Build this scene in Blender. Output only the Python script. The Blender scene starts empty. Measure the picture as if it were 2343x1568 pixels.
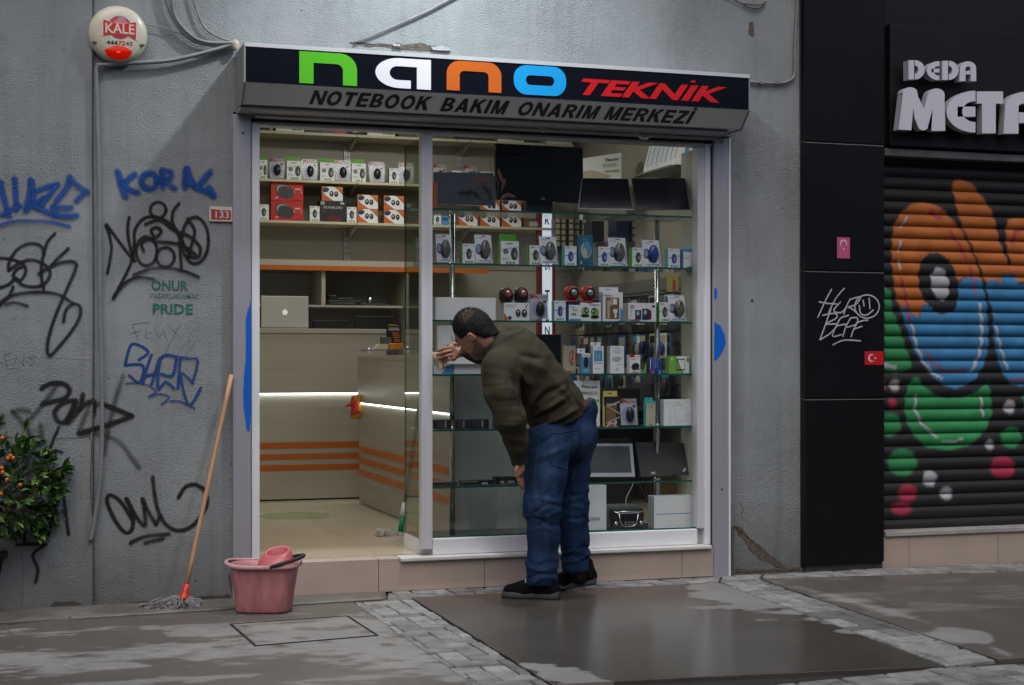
import bpy, bmesh, math, random
import numpy as np
from math import sin, cos, tan, pi, radians, sqrt, atan2
from mathutils import Vector, Matrix, noise as mnoise
random.seed(7)
scene = bpy.context.scene
COL = scene.collection
# ------------------------------------------------------------------ camera numbers (photo measured on a 2342 x 1568 grid)
F = 3500.0; TH = radians(18); sn, cs = sin(TH), cos(TH)
T0 = 8.33; D = T0 * cs; CX = -T0 * sn; EYE = 1.22; HY = 826.0
cam = bpy.data.cameras.new("camera"); co = bpy.data.objects.new("camera", cam); COL.objects.link(co)
co.location = (CX, -D, EYE); co.rotation_euler = (pi / 2, 0, -TH)
cam.sensor_width = 36; cam.lens = F / 2342 * 36; cam.shift_y = 42 / 2342; cam.clip_start = .05; cam.clip_end = 400
scene.camera = co
# ------------------------------------------------------------------ world, sun, exposure
SUN_EL, SUN_ROT = radians(58), radians(200)
w = bpy.data.worlds.new("World"); scene.world = w; w.use_nodes = True
nt = w.node_tree; bg = nt.nodes["Background"]; sky = nt.nodes.new("ShaderNodeTexSky")
sky.sky_type = 'NISHITA'; sky.sun_disc = False; sky.sun_elevation = SUN_EL; sky.sun_rotation = SUN_ROT
sky.air_density = 1.0; sky.dust_density = 4.0; sky.ozone_density = 1.0
nt.links.new(sky.outputs[0], bg.inputs[0]); bg.inputs[1].default_value = 0.15
sl = bpy.data.lights.new("sun", 'SUN'); so = bpy.data.objects.new("sun", sl); COL.objects.link(so)
sl.energy = 0.5; sl.angle = radians(40); sl.color = (1, .97, .93)
so.rotation_euler = (radians(38), 0, radians(-12))
scene.view_settings.view_transform = 'Standard'; scene.view_settings.look = 'None'
scene.view_settings.gamma = 1; scene.view_settings.exposure = -0.3
scene.view_settings.use_curve_mapping = False
scene.cycles.use_denoising = True
scene.cycles.max_bounces = 8; scene.cycles.transparent_max_bounces = 24
scene.cycles.caustics_reflective = False; scene.cycles.caustics_refractive = False
scene.cycles.sample_clamp_indirect = 4

# ------------------------------------------------------------------ projection helpers
def rr(px): return (px - 1171) / F
def wx(px, Y=0.0):
    r = rr(px); return CX + (D + Y) * (sn + r * cs) / (cs - r * sn)
def dep(px, Y=0.0): return (D + Y) / (cs - rr(px) * sn)
def wz(px, py, Y=0.0): return EYE + (HY - py) / F * dep(px, Y)
def W(px, py, Y=0.0): return Vector((wx(px, Y), Y, wz(px, py, Y)))
def G(px, py, z=0.0):
    t = F * (EYE - z) / (py - HY); u = rr(px) * t
    return Vector((CX + t * sn + u * cs, -D + t * cs - u * sn, z))
def y_on_x(px, X):          # depth Y of the point of the plane x = X seen at px
    r = rr(px); return (X - CX) * (cs - r * sn) / (sn + r * cs) - D
IR = Vector((cs, -sn, 0)); IA = Vector((sn, cs, 0)); UP = Vector((0, 0, 1))   # image right, away from camera, up

# ------------------------------------------------------------------ materials
MATS = {}
def mat(name, col, rough=.6, metal=0.0, vary=.12, vscale=6.0, bump=0.0, bscale=60.0, spec=.5, emit=None, es=0.0, detail=6, coat=0, streak=None):
    if name in MATS: return MATS[name]
    m = bpy.data.materials.new(name); m.use_nodes = True; n = m.node_tree; N = n.nodes; L = n.links
    b = N["Principled BSDF"]; geo = N.new("ShaderNodeNewGeometry")
    b.inputs["Roughness"].default_value = rough; b.inputs["Metallic"].default_value = metal
    b.inputs["Specular IOR Level"].default_value = spec
    if coat: b.inputs["Coat Weight"].default_value = coat; b.inputs["Coat Roughness"].default_value = .08
    c4 = (*col, 1)
    vec = geo.outputs["Position"]
    if streak:
        mp = N.new("ShaderNodeMapping"); mp.inputs["Scale"].default_value = streak; L.new(vec, mp.inputs[0]); vec = mp.outputs[0]
    if vary > 0:
        nz = N.new("ShaderNodeTexNoise"); nz.inputs["Scale"].default_value = vscale; nz.inputs["Detail"].default_value = detail
        L.new(vec, nz.inputs["Vector"])
        mr = N.new("ShaderNodeMapRange"); mr.inputs[1].default_value = .3; mr.inputs[2].default_value = .7
        mr.inputs[3].default_value = 1 - vary; mr.inputs[4].default_value = 1 + vary
        L.new(nz.outputs[0], mr.inputs[0])
        mx = N.new("ShaderNodeVectorMath"); mx.operation = 'SCALE'; mx.inputs[0].default_value = col
        L.new(mr.outputs[0], mx.inputs["Scale"]); L.new(mx.outputs[0], b.inputs["Base Color"])
        mr2 = N.new("ShaderNodeMapRange"); mr2.inputs[1].default_value = .3; mr2.inputs[2].default_value = .7
        mr2.inputs[3].default_value = min(1, rough * 1.2); mr2.inputs[4].default_value = rough * .85
        L.new(nz.outputs[0], mr2.inputs[0]); L.new(mr2.outputs[0], b.inputs["Roughness"])
    else: b.inputs["Base Color"].default_value = c4
    if bump > 0:
        nb = N.new("ShaderNodeTexNoise"); nb.inputs["Scale"].default_value = bscale; nb.inputs["Detail"].default_value = 5
        L.new(vec, nb.inputs["Vector"])
        bp = N.new("ShaderNodeBump"); bp.inputs["Strength"].default_value = bump; bp.inputs["Distance"].default_value = .01
        L.new(nb.outputs[0], bp.inputs["Height"]); L.new(bp.outputs[0], b.inputs["Normal"])
    if emit: b.inputs["Emission Color"].default_value = (*emit, 1); b.inputs["Emission Strength"].default_value = es
    MATS[name] = m; return m
def glassmat(name, tint=(.93, .97, .95), rough=.01, ior=1.5, gl=1.0):
    if name in MATS: return MATS[name]
    m = bpy.data.materials.new(name); m.use_nodes = True; n = m.node_tree; N = n.nodes; L = n.links
    N.remove(N["Principled BSDF"]); out = N["Material Output"]
    tr = N.new("ShaderNodeBsdfTransparent"); tr.inputs[0].default_value = (*tint, 1)
    g = N.new("ShaderNodeBsdfGlossy"); g.inputs["Roughness"].default_value = rough; g.inputs[0].default_value = (gl, gl, gl, 1)
    lw = N.new("ShaderNodeLayerWeight"); lw.inputs[0].default_value = .5; pw = N.new("ShaderNodeMath"); pw.operation = 'POWER'; L.new(lw.outputs["Facing"], pw.inputs[0]); pw.inputs[1].default_value = 5
    f0 = ((ior - 1) / (ior + 1)) ** 2; fr = N.new("ShaderNodeMath"); fr.operation = 'MULTIPLY_ADD'; L.new(pw.outputs[0], fr.inputs[0]); fr.inputs[1].default_value = 1 - f0; fr.inputs[2].default_value = f0   # Schlick, same from both sides
    mx = N.new("ShaderNodeMixShader"); L.new(fr.outputs[0], mx.inputs[0]); L.new(tr.outputs[0], mx.inputs[1]); L.new(g.outputs[0], mx.inputs[2])
    L.new(mx.outputs[0], out.inputs[0]); MATS[name] = m; return m
def emat(name, col, s):
    if name in MATS: return MATS[name]
    m = bpy.data.materials.new(name); m.use_nodes = True; N = m.node_tree.nodes; b = N["Principled BSDF"]
    b.inputs["Base Color"].default_value = (*[c * .8 for c in col], 1); b.inputs["Emission Color"].default_value = (*col, 1); b.inputs["Emission Strength"].default_value = s
    MATS[name] = m; return m
def plaster_nodes(m, N, L, vec):
    """stucco relief shared by the plaster wall and the paint sprayed on it"""
    n1 = N.new("ShaderNodeTexNoise"); n1.inputs["Scale"].default_value = 120; n1.inputs["Detail"].default_value = 6; n1.inputs["Roughness"].default_value = .62; L.new(vec, n1.inputs["Vector"])
    n2 = N.new("ShaderNodeTexNoise"); n2.inputs["Scale"].default_value = 9; n2.inputs["Detail"].default_value = 3; L.new(vec, n2.inputs["Vector"])
    a = N.new("ShaderNodeMath"); a.operation = 'MULTIPLY_ADD'; L.new(n2.outputs[0], a.inputs[0]); a.inputs[1].default_value = .9; L.new(n1.outputs[0], a.inputs[2])
    # smoother at the left column and where it was patched
    n3 = N.new("ShaderNodeTexNoise"); n3.inputs["Scale"].default_value = 1.1; n3.inputs["Detail"].default_value = 3; L.new(vec, n3.inputs["Vector"])
    mr = N.new("ShaderNodeMapRange"); mr.inputs[1].default_value = .38; mr.inputs[2].default_value = .6; mr.inputs[3].default_value = .25; mr.inputs[4].default_value = .85; L.new(n3.outputs[0], mr.inputs[0])
    bp = N.new("ShaderNodeBump"); bp.inputs["Distance"].default_value = .015; L.new(a.outputs[0], bp.inputs["Height"]); L.new(mr.outputs[0], bp.inputs["Strength"])
    return bp
def plaster(name, col):
    m = bpy.data.materials.new(name); m.use_nodes = True; N = m.node_tree.nodes; L = m.node_tree.links; b = N["Principled BSDF"]
    geo = N.new("ShaderNodeNewGeometry"); vec = geo.outputs["Position"]
    bp = plaster_nodes(m, N, L, vec); L.new(bp.outputs[0], b.inputs["Normal"])
    b.inputs["Roughness"].default_value = .85; b.inputs["Specular IOR Level"].default_value = .25
    big = N.new("ShaderNodeTexNoise"); big.inputs["Scale"].default_value = 1.6; big.inputs["Detail"].default_value = 9; big.inputs["Roughness"].default_value = .65; L.new(vec, big.inputs["Vector"])
    rp = N.new("ShaderNodeValToRGB"); e = rp.color_ramp.elements
    e[0].position = .3; e[0].color = (*[c * .8 for c in col], 1); e[1].position = .72; e[1].color = (*[c * 1.13 for c in col], 1); L.new(big.outputs[0], rp.inputs[0])
    # vertical runs of dirt
    mp = N.new("ShaderNodeMapping"); mp.inputs["Scale"].default_value = (14, 14, .9); L.new(vec, mp.inputs[0])
    st = N.new("ShaderNodeTexNoise"); st.inputs["Scale"].default_value = 1; st.inputs["Detail"].default_value = 5; L.new(mp.outputs[0], st.inputs["Vector"])
    sm = N.new("ShaderNodeMapRange"); sm.inputs[1].default_value = .5; sm.inputs[2].default_value = .8; sm.inputs[3].default_value = 0; sm.inputs[4].default_value = .22; L.new(st.outputs[0], sm.inputs[0])
    # splash dirt near the ground
    sp = N.new("ShaderNodeSeparateXYZ"); L.new(vec, sp.inputs[0])
    dz = N.new("ShaderNodeMath"); dz.operation = 'MULTIPLY_ADD'; L.new(big.outputs[0], dz.inputs[0]); dz.inputs[1].default_value = -.55; L.new(sp.outputs[2], dz.inputs[2])
    dm = N.new("ShaderNodeMapRange"); dm.inputs[1].default_value = -.28; dm.inputs[2].default_value = .16; dm.inputs[3].default_value = .55; dm.inputs[4].default_value = 0; L.new(dz.outputs[0], dm.inputs[0])
    ad = N.new("ShaderNodeMath"); ad.operation = 'ADD'; ad.use_clamp = True; L.new(sm.outputs[0], ad.inputs[0]); L.new(dm.outputs[0], ad.inputs[1])
    # small pits
    vo = N.new("ShaderNodeTexVoronoi"); vo.inputs["Scale"].default_value = 7; L.new(vec, vo.inputs["Vector"])
    vm = N.new("ShaderNodeMapRange"); vm.inputs[1].default_value = .03; vm.inputs[2].default_value = .06; vm.inputs[3].default_value = .5; vm.inputs[4].default_value = 0; L.new(vo.outputs[0], vm.inputs[0])
    ad2 = N.new("ShaderNodeMath"); ad2.operation = 'ADD'; ad2.use_clamp = True; L.new(ad.outputs[0], ad2.inputs[0]); L.new(vm.outputs[0], ad2.inputs[1])
    mx = N.new("ShaderNodeMix"); mx.data_type = 'RGBA'; L.new(ad2.outputs[0], mx.inputs[0]); L.new(rp.outputs[0], mx.inputs[6]); mx.inputs[7].default_value = (.075, .07, .06, 1)
    L.new(mx.outputs[2], b.inputs["Base Color"]); MATS[name] = m; return m
def spray(name, col, soft=.45, alpha=1.0, relief=True):
    """paint sprayed in strokes: opaque core, feathered speckled edge (UV v runs -1..1 over the width)"""
    if name in MATS: return MATS[name]
    m = bpy.data.materials.new(name); m.use_nodes = True; N = m.node_tree.nodes; L = m.node_tree.links; b = N["Principled BSDF"]
    b.inputs["Base Color"].default_value = (*col, 1); b.inputs["Roughness"].default_value = .6; b.inputs["Specular IOR Level"].default_value = .3
    geo = N.new("ShaderNodeNewGeometry"); vec = geo.outputs["Position"]
    if relief: bp = plaster_nodes(m, N, L, vec); L.new(bp.outputs[0], b.inputs["Normal"])
    uv = N.new("ShaderNodeUVMap"); uv.uv_map = "UVMap"; sp = N.new("ShaderNodeSeparateXYZ"); L.new(uv.outputs[0], sp.inputs[0])
    ab = N.new("ShaderNodeMath"); ab.operation = 'ABSOLUTE'; L.new(sp.outputs[1], ab.inputs[0])
    nz = N.new("ShaderNodeTexNoise"); nz.inputs["Scale"].default_value = 130; nz.inputs["Detail"].default_value = 4; L.new(vec, nz.inputs["Vector"])
    ad = N.new("ShaderNodeMath"); ad.operation = 'MULTIPLY_ADD'; L.new(nz.outputs[0], ad.inputs[0]); ad.inputs[1].default_value = .5; L.new(ab.outputs[0], ad.inputs[2])
    mr = N.new("ShaderNodeMapRange"); mr.interpolation_type = 'SMOOTHSTEP'; mr.inputs[1].default_value = 1.15 - soft; mr.inputs[2].default_value = 1.2; mr.inputs[3].default_value = alpha; mr.inputs[4].default_value = 0
    L.new(ad.outputs[0], mr.inputs[0]); lo = N.new("ShaderNodeTexNoise"); lo.inputs["Scale"].default_value = 5; lo.inputs["Detail"].default_value = 3; L.new(vec, lo.inputs["Vector"])
    lm = N.new("ShaderNodeMapRange"); lm.inputs[1].default_value = .32; lm.inputs[2].default_value = .5; lm.inputs[3].default_value = .72; lm.inputs[4].default_value = 1; L.new(lo.outputs[0], lm.inputs[0])
    fm = N.new("ShaderNodeMath"); fm.operation = 'MULTIPLY'; L.new(mr.outputs[0], fm.inputs[0]); L.new(lm.outputs[0], fm.inputs[1]); L.new(fm.outputs[0], b.inputs["Alpha"])
    MATS[name] = m; return m

# ------------------------------------------------------------------ mesh building
class MB:
    def __init__(s): s.v = []; s.f = []; s.m = []; s.s = []; s.uv = {}
    def face(s, idx, mi=0, sm=False, uv=None):
        if uv: s.uv[len(s.f)] = uv
        s.f.append(tuple(idx)); s.m.append(mi); s.s.append(sm)
    def quad(s, a, b, c, d, mi=0, uv=None):
        n = len(s.v); s.v += [tuple(a), tuple(b), tuple(c), tuple(d)]; s.face((n, n + 1, n + 2, n + 3), mi, False, uv)
    def box(s, x0, x1, y0, y1, z0, z1, mi=0, fm=None, b=0.0):
        """fm: material of the front (-y) face; b: chamfer of all edges"""
        if x1 < x0: x0, x1 = x1, x0
        if y1 < y0: y0, y1 = y1, y0
        if z1 < z0: z0, z1 = z1, z0
        if b > 0:
            bm = bmesh.new(); bmesh.ops.create_cube(bm, size=1)
            for v in bm.verts: v.co = Vector(((x0 + x1) / 2 + v.co.x * (x1 - x0), (y0 + y1) / 2 + v.co.y * (y1 - y0), (z0 + z1) / 2 + v.co.z * (z1 - z0)))
            bmesh.ops.bevel(bm, geom=list(bm.edges), offset=b, segments=2, affect='EDGES', profile=.6)
            n = len(s.v)
            for i, v in enumerate(bm.verts): v.index = i; s.v.append(tuple(v.co))
            for f in bm.faces: s.face([n + v.index for v in f.verts], fm if (fm is not None and f.normal.y < -.9) else mi, False)
            bm.free(); return
        n = len(s.v)
        s.v += [(x0, y0, z0), (x1, y0, z0), (x1, y1, z0), (x0, y1, z0), (x0, y0, z1), (x1, y0, z1), (x1, y1, z1), (x0, y1, z1)]
        for k, q in enumerate([(0, 1, 5, 4), (1, 2, 6, 5), (2, 3, 7, 6), (3, 0, 4, 7), (4, 5, 6, 7), (3, 2, 1, 0)]):
            s.face([n + i for i in q], fm if (k == 0 and fm is not None) else mi)
    def prism(s, pts, y0, y1, mi=0, fm=None, mp=None):
        """polygon of (x,z) points run from y0 (front) to y1; mp maps (x,y,z)"""
        n = len(s.v); k = len(pts); mp = mp or (lambda x, y, z: (x, y, z))
        s.v += [tuple(mp(p[0], y0, p[1])) for p in pts] + [tuple(mp(p[0], y1, p[1])) for p in pts]
        s.face(range(n, n + k), mi if fm is None else fm); s.face(range(n + 2 * k - 1, n + k - 1, -1), mi)
        for i in range(k):
            j = (i + 1) % k; s.face((n + i, n + k + i, n + k + j, n + j), mi)
    def tube(s, path, r, seg=8, mi=0, caps=True, ridges=None):
        path = [Vector(p) for p in path]; n0 = len(s.v); k = len(path); ref = None
        for i, p in enumerate(path):
            t = (path[min(i + 1, k - 1)] - path[max(i - 1, 0)]).normalized()
            if ref is None: ref = Vector((0, 1, 0)) if abs(t.y) < .9 else Vector((1, 0, 0))
            a = t.cross(ref).normalized(); bb = t.cross(a).normalized(); ref = a.cross(t) if False else ref
            q = r[i] if isinstance(r, (list, tuple)) else r
            if ridges: q *= (1 + ridges * (1 if i % 2 else 0))
            for j in range(seg):
                an = 2 * pi * j / seg; s.v.append(tuple(p + a * cos(an) * q + bb * sin(an) * q))
        for i in range(k - 1):
            for j in range(seg):
                j2 = (j + 1) % seg; s.face((n0 + i * seg + j, n0 + i * seg + j2, n0 + (i + 1) * seg + j2, n0 + (i + 1) * seg + j), mi, True)
        if caps: s.face([n0 + j for j in range(seg - 1, -1, -1)], mi); s.face([n0 + (k - 1) * seg + j for j in range(seg)], mi)
    def loft(s, rings, mi=0, sm=True, cap0=True, cap1=True):
        n0 = len(s.v); k = len(rings[0])
        for r in rings: s.v += [tuple(p) for p in r]
        for i in range(len(rings) - 1):
            for j in range(k):
                j2 = (j + 1) % k; s.face((n0 + i * k + j, n0 + i * k + j2, n0 + (i + 1) * k + j2, n0 + (i + 1) * k + j), mi, sm)
        if cap0: s.face([n0 + j for j in range(k - 1, -1, -1)], mi)
        if cap1: s.face([n0 + (len(rings) - 1) * k + j for j in range(k)], mi)
    def ball(s, c, r, mi=0, seg=14, rings=9, rot=None):
        c = Vector(c); r = r if hasattr(r, '__len__') else (r, r, r); R = []
        for i in range(1, rings):
            ph = pi * i / rings; R.append([])
            for j in range(seg):
                th = 2 * pi * j / seg; p = Vector((r[0] * sin(ph) * cos(th), r[1] * sin(ph) * sin(th), -r[2] * cos(ph)))
                if rot: p = rot @ p
                R[-1].append(c + p)
        n0 = len(s.v); s.loft(R, mi, True, False, False)
        a = Vector((0, 0, -r[2])); b = Vector((0, 0, r[2]))
        if rot: a = rot @ a; b = rot @ b
        na = len(s.v); s.v += [tuple(c + a), tuple(c + b)]
        for j in range(seg):
            s.face((n0 + (j + 1) % seg, n0 + j, na), mi, True); q = n0 + (rings - 2) * seg; s.face((q + j, q + (j + 1) % seg, na + 1), mi, True)
    def lathe(s, prof, c, mi=0, seg=24, rot=None, sm=True):
        c = Vector(c); R = []
        for (r, z) in prof:
            R.append([])
            for j in range(seg):
                a = 2 * pi * j / seg; p = Vector((r * cos(a), r * sin(a), z)); R[-1].append(c + (rot @ p if rot else p))
        s.loft(R, mi, sm)
    def ribbon(s, pts, wd, fn, mi=0, lift=0.0, ramp=.0006):
        """flat stroke with UV over the width. fn maps (a, b, lift) in stroke space to world"""
        n = len(pts)
        if n < 2: return
        cum = [0.0]
        for i in range(1, n): cum.append(cum[-1] + (Vector(pts[i]) - Vector(pts[i - 1])).length)
        tot = cum[-1] or 1
        d0 = (Vector(pts[1]) - Vector(pts[0])).normalized(); d1 = (Vector(pts[-1]) - Vector(pts[-2])).normalized()
        P = []; h = wd / 2
        for q, ww in ((-1, 0.0), (-.7, .7), (-.3, .95)): P.append((Vector(pts[0]) + d0 * h * q, d0, ww, 0))
        for i in range(n):
            t = (Vector(pts[min(i + 1, n - 1)]) - Vector(pts[max(i - 1, 0)])); t = t.normalized() if t.length > 0 else d0
            P.append((Vector(pts[i]), t, 1.0, cum[i] / tot))
        for q, ww in ((.3, .95), (.7, .7), (1, 0.0)): P.append((Vector(pts[-1]) + d1 * h * q, d1, ww, 1))
        n0 = len(s.v); endv = {0: 1.0, 1: .72, 2: .35, len(P) - 1: 1.0, len(P) - 2: .72, len(P) - 3: .35}
        for i, (p, t, ww, c) in enumerate(P):
            nn = Vector((-t.y, t.x)); l = lift + ramp * c
            for k in (-1, 0, 1):
                q = p + nn * h * (ww if ww else .01) * k; s.v.append(tuple(fn(q.x, q.y, l)))
        for i in range(len(P) - 1):
            for k in (0, 1):
                a = n0 + i * 3 + k; e0 = endv.get(i, 0); e1 = endv.get(i + 1, 0)
                va0 = 1.0 if k == 0 else e0; vb0 = e0 if k == 0 else 1.0
                va1 = 1.0 if k == 0 else e1; vb1 = e1 if k == 0 else 1.0
                s.face((a, a + 1, a + 4, a + 3), mi, False, [(0, va0), (0, vb0), (1, vb1), (1, va1)])
    def build(s, name, mats, parent=None, label=None, cat=None, group=None, kind=None, bevel=0, smooth_all=False):
        me = bpy.data.meshes.new(name); me.from_pydata(s.v, [], s.f)
        if not isinstance(mats, (list, tuple)): mats = [mats]
        for m in mats: me.materials.append(m)
        me.polygons.foreach_set("material_index", s.m); me.polygons.foreach_set("use_smooth", [True] * len(s.f) if smooth_all else s.s)
        if s.uv:
            ul = me.uv_layers.new(name="UVMap")
            for fi, uvs in s.uv.items():
                p = me.polygons[fi]
                for k, li in enumerate(p.loop_indices): ul.data[li].uv = uvs[k]
        me.update()
        return link(name, me, parent, label, cat, group, kind, bevel)
def link(name, me, parent=None, label=None, cat=None, group=None, kind=None, bevel=0):
    o = bpy.data.objects.new(name, me); COL.objects.link(o)
    if parent is not None: setpar(o, parent)
    if bevel: b = o.modifiers.new("bevel", 'BEVEL'); b.width = bevel; b.segments = 2; b.limit_method = 'ANGLE'
    tag(o, label, cat, group, kind); return o
def setpar(o, p):
    o.parent = p; a = p
    M = Matrix.Identity(4); chain = []
    while a is not None: chain.append(a); a = a.parent
    for a in reversed(chain): M = M @ (a.matrix_parent_inverse @ Matrix.LocRotScale(a.location, a.rotation_euler, a.scale) if a.parent else Matrix.LocRotScale(a.location, a.rotation_euler, a.scale))
    o.matrix_parent_inverse = M.inverted()
def tag(o, label=None, cat=None, group=None, kind=None):
    if label: o['label'] = label
    if cat: o['category'] = cat
    if group: o['group'] = group
    if kind: o['kind'] = kind
def thing(name, label, cat, loc=(0, 0, 0), group=None, kind=None):
    o = bpy.data.objects.new(name, None); COL.objects.link(o); o.location = loc; o.empty_display_size = .05
    tag(o, label, cat, group, kind); return o
def catmull(pts, n=6, closed=False):
    P = [Vector(p) for p in pts]
    if len(P) < 3 and not closed:
        return [P[0].lerp(P[-1], i / n) for i in range(n + 1)]
    out = []; k = len(P); rng = range(k if closed else k - 1)
    for i in rng:
        g = (lambda j: P[j % k]) if closed else (lambda j: P[max(0, min(k - 1, j))])
        p0, p1, p2, p3 = g(i - 1), g(i), g(i + 1), g(i + 2)
        for q in range(n):
            t = q / n; out.append(.5 * ((2 * p1) + (p2 - p0) * t + (2 * p0 - 5 * p1 + 4 * p2 - p3) * t * t + (3 * p1 - p0 - 3 * p2 + p3) * t ** 3))
    if not closed: out.append(P[-1])
    return out
def text2d(txt, offset=0.0, shear=0.0, spacing=1.0, res=3):
    """glyph outlines of Blender's own font as flat triangles: verts (x,y) and faces"""
    cu = bpy.data.curves.new("t", 'FONT'); cu.body = txt; cu.size = 1; cu.offset = offset; cu.shear = shear; cu.space_character = spacing; cu.resolution_u = res
    o = bpy.data.objects.new("t", cu); COL.objects.link(o); dg = bpy.context.evaluated_depsgraph_get(); dg.update()
    me = bpy.data.meshes.new_from_object(o.evaluated_get(dg)); V = [tuple(v.co) for v in me.vertices]; Fc = [tuple(p.vertices) for p in me.polygons]
    bpy.data.objects.remove(o); bpy.data.curves.remove(cu); bpy.data.meshes.remove(me); return V, Fc
TC = {}
def add_text(mb, txt, u0, u1, v0, v1, fn, mi=0, offset=0.0, shear=0.0, depth=0.0, spacing=1.0, res=2, bold=0.0):
    if bold:
        for k, du in enumerate((-bold, -bold / 2, 0, bold / 2, bold)): add_text(mb, txt, u0 + bold + du, u1 - bold + du, v0, v1, lambda u, v, d: fn(u, v, d + .0003 * k), mi, offset, shear, depth, spacing, res)
        return
    """text scaled into the box u0..u1, v0..v1; fn(u, v, d) gives the world point, d = height above the surface"""
    key = (txt, offset, shear, spacing, res)
    if key not in TC: TC[key] = text2d(txt, offset, shear, spacing, res)
    V, Fc = TC[key]
    if not V: return
    xs = [p[0] for p in V]; ys = [p[1] for p in V]; ax, bx = min(xs), max(xs); ay, by = min(ys), max(ys)
    U = [(u0 + (x - ax) / (bx - ax or 1) * (u1 - u0), v0 + (y - ay) / (by - ay or 1) * (v1 - v0)) for x, y, _ in V]
    n = len(mb.v); mb.v += [tuple(fn(u, v, depth)) for u, v in U]
    for f in Fc: mb.face([n + i for i in f], mi)
    if depth > 0.0015:
        from collections import Counter
        e = Counter()
        for f in Fc:
            for i in range(len(f)): e[tuple(sorted((f[i], f[(i + 1) % len(f)])))] += 1
        m = len(mb.v); mb.v += [tuple(fn(u, v, 0)) for u, v in U]
        for (a, b), c in e.items():
            if c == 1: mb.face((n + a, n + b, m + b, m + a), mi)
def poly_simple(pts): return [(p[0], p[1]) for p in pts]
# ================================================================== MATERIALS OF THE SETTING
M_plaster = plaster("grey_plaster", (.283, .304, .309))
M_grit = mat("joint_grit", (.022, .019, .017), .95, bump=.6, bscale=90)
M_brown = mat("bared_render", (.11, .085, .068), .95, vary=.35, vscale=40, bump=.8, bscale=90)
M_alu = mat("violet_grey_aluminium", (.37, .37, .405), .45, .3, vary=.06, vscale=3, streak=(20, 20, .6))
M_aluw = mat("pale_aluminium", (.76, .77, .79), .45, .05, vary=.05, vscale=3)
M_aluf = mat("satin_aluminium", (.62, .62, .65), .42, .15, vary=.07, vscale=2, streak=(14, 14, .7))
M_dark = mat("dark_gap", (.02, .02, .022), .8, vary=.1)
M_rubber = mat("black_rubber", (.02, .02, .02), .7, vary=.1)
M_steptile = mat("pink_beige_tile", (.44, .355, .30), .4, vary=.06, vscale=5)
M_marble = mat("white_sill", (.66, .64, .62), .35, vary=.07, vscale=8)
M_glass = glassmat("window_glass", (.985, .995, .99), ior=1.62)
M_gedge = mat("green_glass_edge", (.01, .10, .075), .15, vary=.1, spec=.8)
M_shelfglass = glassmat("shelf_glass", (.93, .965, .95))
M_chrome = mat("chrome", (.75, .76, .78), .12, 1.0, vary=.02)
M_black = mat("black_plastic", (.012, .012, .013), .35, vary=.1)
M_screen = mat("black_screen", (.006, .006, .008), .16, vary=.05)
M_white = mat("white_card", (.72, .73, .74), .5, vary=.03)
M_cable = mat("grey_cable", (.21, .21, .205), .7, vary=.15, vscale=20)

# ================================================================== GROUND
mb = MB(); mb.quad((-40, -30, -.016), (40, -30, -.016), (40, 6, -.016), (-40, 6, -.016))
ground = mb.build("ground", M_grit, kind="structure")
def toP(x, y, z=0.0):
    dx, dy = x - CX, y + D; t = dx * sn + dy * cs; u = dx * cs - dy * sn
    return (1171 + F * u / t, HY + F * (EYE - z) / t)
def inpoly(x, y, P):
    c = False; j = len(P) - 1
    for i in range(len(P)):
        if (P[i][1] > y) != (P[j][1] > y) and x < (P[j][0] - P[i][0]) * (y - P[i][1]) / (P[j][1] - P[i][1]) + P[i][0]: c = not c
        j = i
    return c
def segd(x, y, P):
    b = 1e9
    for i in range(len(P)):
        ax, ay = P[i]; bx, by = P[(i + 1) % len(P)]; vx, vy = bx - ax, by - ay
        h = max(0, min(1, ((x - ax) * vx + (y - ay) * vy) / (vx * vx + vy * vy + 1e-9))); b = min(b, math.hypot(x - ax - h * vx, y - ay - h * vy))
    return b
def sd(x, y, P): d = segd(x, y, P); return -d if inpoly(x, y, P) else d
def sstep(a, b, x):
    t = max(0, min(1, (x - a) / (b - a))); return t * t * (3 - 2 * t)
def fb(x, y, s, o=4): return mnoise.fractal(Vector((x * s, y * s, 3.3)), 1, 2, o)
DRY_A = [(1560, 1325), (1660, 1325), (1975, 1447), (1860, 1412), (1735, 1398), (1640, 1388), (1580, 1366)]
DRY_A2 = [(1195, 1518), (1303, 1531), (1400, 1560), (1300, 1580), (1248, 1570)]
def wet_A(x, y):
    px, py = toP(x, y); n = fb(x * .8, y * 1.6, 5, 6) * 26
    return min(sstep(-8, 8, sd(px, py, DRY_A) + n), sstep(-6, 6, sd(px, py, DRY_A2) + n)) * (.86 + .14 * sstep(-.3, .3, fb(x, y, 2)))
PRINTS = [(520, 1540, 40, 7), (640, 1478, 26, 5), (690, 1462, 22, 4), (745, 1468, 26, 5), (838, 1448, 20, 5), (800, 1436, 20, 4), (905, 1560, 60, 14), (1000, 1490, 30, 9), (760, 1440, 24, 4), (700, 1440, 30, 4), (885, 1475, 18, 4)]
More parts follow.
